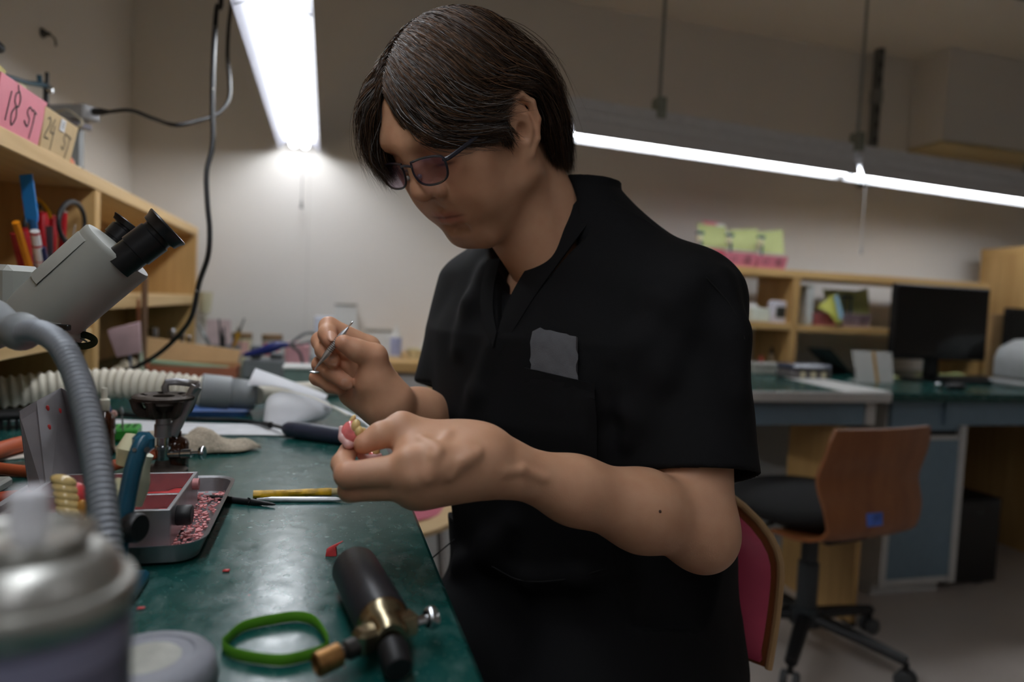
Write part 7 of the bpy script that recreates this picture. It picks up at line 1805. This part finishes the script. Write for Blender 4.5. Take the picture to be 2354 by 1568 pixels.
# white board with orange tape
q0, q1 = bz(1972, 880), bz(2058, 882); yb_ = q0.y
t = thing('white_board', 'white card with an orange strip leaning on the far desk', 'card', V(((q0.x+q1.x)/2, yb_, BZ)))
tl, tr = at(1960, 806, yb_+.03), at(2050, 810, yb_+.03)
MB().prism([V((q0.x, yb_, BZ+.0005)), V((q1.x, yb_, BZ+.0005)), tr, tl], V((0, .004, 0))).build('sheet', m_wht, t)
f = lambda u, v: V((q0.x, yb_, BZ+.0005)).lerp(V((q1.x, yb_, BZ+.0005)), u).lerp(tl.lerp(tr, u), v)+V((0, -.0012, 0))
MB().prism([f(.50, 0), f(.58, 0), f(.56, 1), f(.49, 1)], V((0, .001, 0))).build('orange_strip', mat('orange_tape', srgb(215, 165, 70), .5), t)
MB().prism([V((q0.x+.02, yb_+.004, BZ+.0005)), V((q1.x-.02, yb_+.004, BZ+.0005)), V((q1.x-.02, yb_+.07, BZ+.0005)), V((q0.x+.02, yb_+.07, BZ+.0005))], V((0, 0, .003))).build('easel_foot', m_wht, t)
MB().prism([V((q0.x+.03, yb_+.035, BZ+.004)), V((q1.x-.03, yb_+.035, BZ+.004)), tr.lerp(tl, .3)+V((0, .005, -.03)), tl.lerp(tr, .3)+V((0, .005, -.03))], V((0, .002, 0))).build('easel_leg', m_wht, t)
# monitor
YM = 2.24
lo, hi = span_px(2056, 657, 2272, 828, YM, .03)
t = thing('computer_monitor', 'large black monitor switched off on the far desk', 'monitor', ((lo.x+hi.x)/2, YM+.05, BZ))
MB().span(lo, (hi.x, hi.y, hi.z), ch=.004).build('bezel', m_blk, t)
MB().span((lo.x+.009, YM-.0012, lo.z+.018), (hi.x-.009, YM-.0002, hi.z-.009)).build('screen', mat('screen_off', srgb(10, 10, 11), .12), t)
mx_ = (lo.x+hi.x)/2
MB().span((mx_-.035, YM+.031, BZ+.012), (mx_+.035, YM+.048, lo.z+.10), ch=.003).build('stand_neck', m_blk, t)
MB().loft([rrect(mx_-.11, mx_+.11, YM+.0, YM+.12, .03, BZ+.0005), rrect(mx_-.105, mx_+.105, YM+.005, YM+.115, .03, BZ+.0115)]).build('stand_foot', m_blk, t, smooth=True)
# keyboard, mouse, papers under the monitor
k0 = bz(2165, 880)
t = thing('keyboard', 'black keyboard in front of the monitor on the far desk', 'keyboard', V((k0.x+.18, k0.y, BZ)))
MB(rotz(-.02, V((k0.x+.12, k0.y+.02, BZ)))).box((.05, 0, .009), (.34, .12, .016), ch=.004).build('case', m_blk, t)
for r_ in range(4): MB(rotz(-.02, V((k0.x+.12, k0.y+.06, BZ)))).box((.05, -.042+r_*.028, .0195), (.31, .022, .005), ch=.001).build('key_row', mat('key_black', srgb(30, 30, 33), .5), t)
p = bz(2205, 897); t = thing('mouse', 'black mouse in front of the keyboard', 'mouse', V((p.x, p.y, BZ)))
MB().ball((p.x, p.y+.02, BZ+.012), (.052, .028, .0115), 16, 10).build('shell', m_blk, t, smooth=True)
MB().ball((p.x+.02, p.y+.02, BZ+.022), (.006, .003, .004), 8, 6).build('wheel', m_darkst, t, smooth=True)
p = bz(2160, 893); MB(Matrix.Translation((p.x, p.y+.01, BZ))).lathe([(.010, .0005), (.012, .004), (.012, .016), (.009, .019), (0, .02)], seg=16).build('metal_cup', m_chrome, smooth=True, label='tiny shiny metal cup beside the black mouse', cat='cup')
for (x0, y0, x1, y1, lab, mm) in ((2065, 872, 2110, 858, 'lime note lying left of the keyboard', m_lime), (2128, 862, 2166, 850, 'curled lime note below the monitor stand', m_lime)):
    a, b = bz(x0, y0), bz(x1, y1)
    def nt_(u, v, a=a, b=b): return (a.x+(b.x-a.x)*u, a.y+.0+(b.y-a.y)*.2*v+.03*v, BZ+.004+.022*u*u*(.4+v*.6))
    MB().sheet(nt_, 8, 5, .0008).build('paper_note', mm, smooth=True, label=lab, cat='paper')
# right edge: second screen, cardboard, pale machine
lo, hi = span_px(2276, 722, 2316, 860, 2.34, .02, BZ+.0005)
MB().span(lo, hi, ch=.002).build('cardboard_sheet', m_card, label='tan cardboard sheet standing between monitor and pale machine', cat='cardboard')
lo, hi = span_px(2318, 712, 2480, 800, 2.28, .03)
t = thing('computer_monitor', 'second black screen at the right edge behind the pale machine', 'monitor', ((lo.x+hi.x)/2, 2.3, BZ))
MB().span(lo, hi, ch=.004).build('bezel', m_blk, t); MB().span((lo.x+.01, 2.2788, lo.z+.012), (hi.x-.01, 2.2798, hi.z-.01)).build('screen', MATS['screen_off'], t)
MB().span(((lo.x+hi.x)/2-.03, 2.311, BZ+.0115), ((lo.x+hi.x)/2+.03, 2.325, lo.z+.06)).build('stand_neck', m_blk, t)
MB().span(((lo.x+hi.x)/2-.09, 2.26, BZ+.0005), ((lo.x+hi.x)/2+.09, 2.38, BZ+.011), ch=.003).build('stand_foot', m_blk, t)
YP = 2.02
lo, hi = span_px(2372, 790, 2520, 880, YP, .16, BZ+.0005)
t = thing('bench_machine', 'pale grey rounded machine cut off by the right edge', 'machine', ((lo.x+hi.x)/2, YP+.08, BZ))
MB().span((lo.x-.012, YP-.01, BZ+.0005), (hi.x, YP+.17, BZ+.028), ch=.008).build('base', mat('machine_pale', srgb(188, 190, 190), .4), t)
zz = hi.z; h_ = zz-BZ
MB().prism([V((lo.x, YP, BZ+.034)), V((hi.x, YP, BZ+.034)), V((hi.x, YP, zz+.02)), V((lo.x+.10, YP, zz+.005)), V((lo.x+.02, YP, zz-.03)), V((lo.x, YP, zz-.07))], V((0, .16, 0))).build('hood', MATS['machine_pale'], t, bevel=.008)
MB().prism([V((lo.x+.02, YP-.002, BZ+.055)), V((hi.x, YP-.002, BZ+.055)), V((hi.x, YP-.002, zz-.02)), V((lo.x+.05, YP-.002, zz-.045))], V((0, .0015, 0))).build('window', mat('machine_window', srgb(120, 124, 126), .2), t)
MB().span((lo.x+.06, YP-.006, BZ+.07), (lo.x+.16, YP-.0022, BZ+.082), ch=.001).build('handle', m_wht, t)

# ------------------------------------------------------------------ chairs
m_plyd = wood('ply_redbrown', srgb(126, 74, 40), srgb(150, 94, 54), 'z', 9, .35); m_plye = wood('ply_edge', srgb(176, 140, 96), srgb(196, 160, 112), 'z', 20)
m_plyl = wood('ply_light', srgb(206, 176, 130), srgb(222, 194, 150), 'x', 9, .4)
m_pad = mat('rose_vinyl', srgb(205, 78, 108), .45, var=.06, bump=.12, bscale=500); m_pad2 = mat('pink_vinyl', srgb(205, 112, 128), .5, var=.05)
def star_base(t, c, r=.27, a0=.3, col=.42):
    MB(Matrix.Translation((c.x, c.y, 0))).lathe([(.045, .075), (.045, .12), (.030, .125), (.030, .26), (.024, .262), (.024, col)], seg=20).build('gas_column', mat('column_grey', srgb(52, 56, 58), .45), t, smooth=True)
    for k in range(5):
        a = a0+k*2*math.pi/5; d = V((math.cos(a), math.sin(a), 0))
        MB().tube([c+d*.03+V((0, 0, .10)), c+d*r*.6+V((0, 0, .088)), c+d*r+V((0, 0, .075))], [.024, .020, .017], 8, flat=(.8, 1)).build('star_leg', m_blk, t, smooth=True)
        e = c+d*r; s_ = d.cross(V((0, 0, 1)))
        for sg in (-1, 1): MB(frame(e+s_*sg*.008+V((0, 0, .0255)), zdir=s_*sg)).lathe([(.025, 0), (.025, .012), (.020, .016), (0, .016)], seg=16).build('castor_wheel', mat('castor_grey', srgb(70, 72, 74), .5), t, smooth=True)
        MB().cyl(e+V((0, 0, .045)), e+V((0, 0, .07)), .008, seg=8).build('castor_stem', m_blk, t)
def back_shell(t, M, wid, pts, th, m_, nm='backrest', taper=None, edge=None):
    """pts: profile list (x back offset, z); curved plywood shell across width; local x forward, y left"""
    prof = spline([V((x, 0, z)) for x, z in pts], 6); n = len(prof)-1
    def fn(u, v):
        q = prof[min(int(v*n+.5), n)]; w = wid/2*(taper(v) if taper else 1); y = -w+2*w*u
        rr = min(.05, w*.4); return M @ V((q.x+.55*y*y, y, q.z))
    ob = MB().sheet(fn, 14, n, th).build(nm, m_, t, smooth=True)
    return fn
# plywood office chair by the far desk
fc = Pz(1842, 1478, 0); fc = V((fc.x-.01, fc.y-.02, 0))
t = thing('office_chair', 'plywood shell office chair with black seat and blue sticker', 'chair', fc)
star_base(t, fc, .28, .15, .40)
fa = math.atan2(.99, -.15); Mc = rotz(fa, V((fc.x, fc.y, 0)))
tp_ = lambda v: np.interp(v, [0, .08, .3, .5, .62, .8, 1], [.90, .96, .99, .92, .86, .90, .96])
fnb = back_shell(t, Mc, .40, [(-.235, .705), (-.225, .635), (-.205, .56), (-.225, .48), (-.215, .415), (-.15, .385), (-.05, .378)], .012, m_plyd, 'shell', tp_)
q = [fnb(u, v) for u, v in ((.30, .52), (.48, .52), (.48, .60), (.30, .60))]; nv = (q[1]-q[0]).cross(q[3]-q[0]).normalized()
nb_ = 1 if nv.dot(CAMP-q[0]) > 0 else -1
MB().prism([p+nv*nb_*(.0006 if nb_ > 0 else .0126) for p in [fnb(.50, .49), fnb(.66, .49), fnb(.65, .57), fnb(.49, .57)]], nv*nb_*.0008).build('sticker', mat('sticker_blue', srgb(80, 120, 215), .4, var=.4, scale=30), t)
sp = Field((-.30, -.28, .36), (.30, .28, .60), .008)
sp.ell((.03, 0, .435), (.225, .225, .058), k=.02); sp.op(lambda X, Y, Z: (.392-Z)+0*X+0*Y, (-.3, -.3, .36), (.3, .3, .6), k=.01, mode='cut')
pv, pf = sp.mesh(); pv = np.array([Mc @ V(p) for p in pv]); org_build('seat_pad', [(pv, pf)], mat('black_fabric', srgb(22, 22, 23), .85), t)
MB(Mc).box((-.02, 0, .372), (.22, .16, .022), ch=.005).build('seat_plate', m_blk, t)
MB(Mc).tube([V((.05, .10, .372)), V((.02, .24, .372))], .006, 8).build('lever', m_blk, t, smooth=True)
# the man's chair: plywood back with a rose pad
chf = V((-.72, -.70, 0)).normalized(); mc = V((.40, .86, 0))
t = thing('swivel_chair', 'plywood chair with a dark rose back pad behind the man', 'chair', mc)
star_base(t, mc, .28, .5, .40)
# backrest edge follows the photograph: right end point and width along the chair's own left axis
lf = V((0, 0, 1)).cross(chf)
re_ = P(1800, 1300, .93); bc = re_-lf*.20; bc.z = 0
Mb = Matrix(((chf.x, lf.x, 0, bc.x), (chf.y, lf.y, 0, bc.y), (0, 0, 1, 0), (0, 0, 0, 1)))
zt_ = P(1740, 1150, .93).z; zb_ = P(1783, 1525, .93).z
def bk(u, v, off=0.0, inset=0.0):
    w = .20-inset; z = zb_+inset+(zt_-zb_-2*inset)*v; c = min(1, max(0, (v-.55)/.45)); wv = w*(1-.42*c**2.6)*(.97+.03*math.sin(v*3.14)); y = -wv+2*wv*u
    return Mb @ V((.020*(abs(y)/.2)**2+.02*(1-v)-.01+off, y, z))
MB().sheet(lambda u, v: bk(u, v), 20, 14, .011).build('backrest', m_plyd, t, smooth=True)
def padf(u, v):
    e = min(u, 1-u, v, 1-v); return bk(u, v, .012+.016*min(1, e*9)**.5, .010)
MB().sheet(padf, 20, 14, .012).build('back_pad', m_pad, t, smooth=True)
ed = [bk(1.0, v/14) for v in range(15)]; MB().tube([q+V((.0, -.001, 0)) for q in ed], .0052, 8).build('ply_edge', m_plye, t, smooth=True)
ed = [bk(u/14, 1.0) for u in range(15)]; MB().tube(ed, .0052, 8).build('ply_edge', m_plye, t, smooth=True)
st = bk(.62, .0); MB().sheet(lambda u, v: bk(.28+.5*u, 0).lerp(V((mc.x+.05, mc.y+.03, .41))+lf*(-.08+.16*u)+V((0, 0, 0)), v)+V((0, 0, -.05*math.sin(v*3.14))), 10, 10, .011).build('back_stem', m_plyd, t, smooth=True)
sp = Field((-.28, -.28, .36), (.28, .28, .50), .008); sp.ell((0, 0, .415), (.22, .22, .035), k=.02)
pv, pf = sp.mesh(); pv = pv+np.array((mc.x, mc.y, -.03)); org_build('seat_pad', [(pv, pf)], m_pad, t)
# light plywood chair with a pink seat beyond the bench
sc = Pz(965, 1165, .455); sc = V((sc.x-.06, sc.y+.03, 0))
t = thing('side_chair', 'light plywood chair with a round pink seat beyond the bench', 'chair', sc)
def seatf(u, v):
    a = u*2*math.pi; r_ = v; x = .215*math.cos(a)*r_*(1-.12*math.sin(a)**2); y = .205*math.sin(a)*r_; return V((sc.x+x, sc.y+y, .452+.012*(x/.2)**2-.02*max(0, -y/.2)**2))
MB().sheet(seatf, 40, 6, .012).build('seat', m_plyl, t, smooth=True)
MB().sheet(lambda u, v: V((sc.x-.01+.155*math.cos(u*6.2832)*v, sc.y+.155*math.sin(u*6.2832)*v, .456+.016*(1-v**6))), 36, 8, .004).build('seat_pad', m_pad2, t, smooth=True)
Ms = rotz(math.atan2(-.58, -.81), V((sc.x, sc.y, 0)))
def bks(u, v):
    y = -.17+.34*u; return Ms @ V((-.24-.03*v+.5*y*y, y*(1-.25*max(0, v-.6)), .54+.22*v))
MB().sheet(bks, 12, 8, .011).build('backrest', m_plyl, t, smooth=True)
MB().sheet(lambda u, v: bks(.1+.8*u, .08+.84*v)+Ms.to_3x3() @ V((.012+.010*min(1, 8*min(u, 1-u, v, 1-v)), 0, 0)), 12, 8, .009).build('back_pad', m_pad2, t, smooth=True)
for sy in (-1, 1):
    MB().tube(spline([Ms @ V((-.235, sy*.11, .60)), Ms @ V((-.225, sy*.11, .50)), Ms @ V((-.16, sy*.11, .436))], 4), .009, 8).build('back_tube', m_chrome, t, smooth=True)
for (x, y) in ((-.15, -.14), (.15, -.14), (-.15, .14), (.15, .14)):
    MB().cyl((sc.x+x*.9, sc.y+y*.9, .436), (sc.x+x*1.2, sc.y+y*1.2, .0), .011, seg=10).build('leg', m_chrome, t, smooth=True)
# ------------------------------------------------------------------ repeats of one kind carry a common group
GROUPS = {'work_tray': 'work trays on the shelves', 'order_card': 'order cards in the work trays', 'marker': 'markers in the pen jar', 'red_pencil': 'red pencils in the pen jar', 'grinding_point': 'grinding points in the green stand',
          'wax_scrap': 'wax scraps on the bench', 'articulator': 'teal dental articulators', 'fluorescent_lamp': 'fluorescent fittings', 'amber_bottle': 'amber bottles on the bench', 'small_bottle': 'small bottles under the left shelf',
          'dark_carver': 'carvers in the grey pot', 'lidded_jar': 'jars with brown lids', 'computer_monitor': 'black monitors on the far desk', 'wall_outlet': 'wall outlets under the far desk', 'power_lead': 'leads under the far desk', 'rubber_hose': 'orange rubber hoses'}
for o in COL.objects:
    g = GROUPS.get(o.name.split('.')[0])
    if o.parent is None and g and 'category' in o.keys(): o['group'] = g
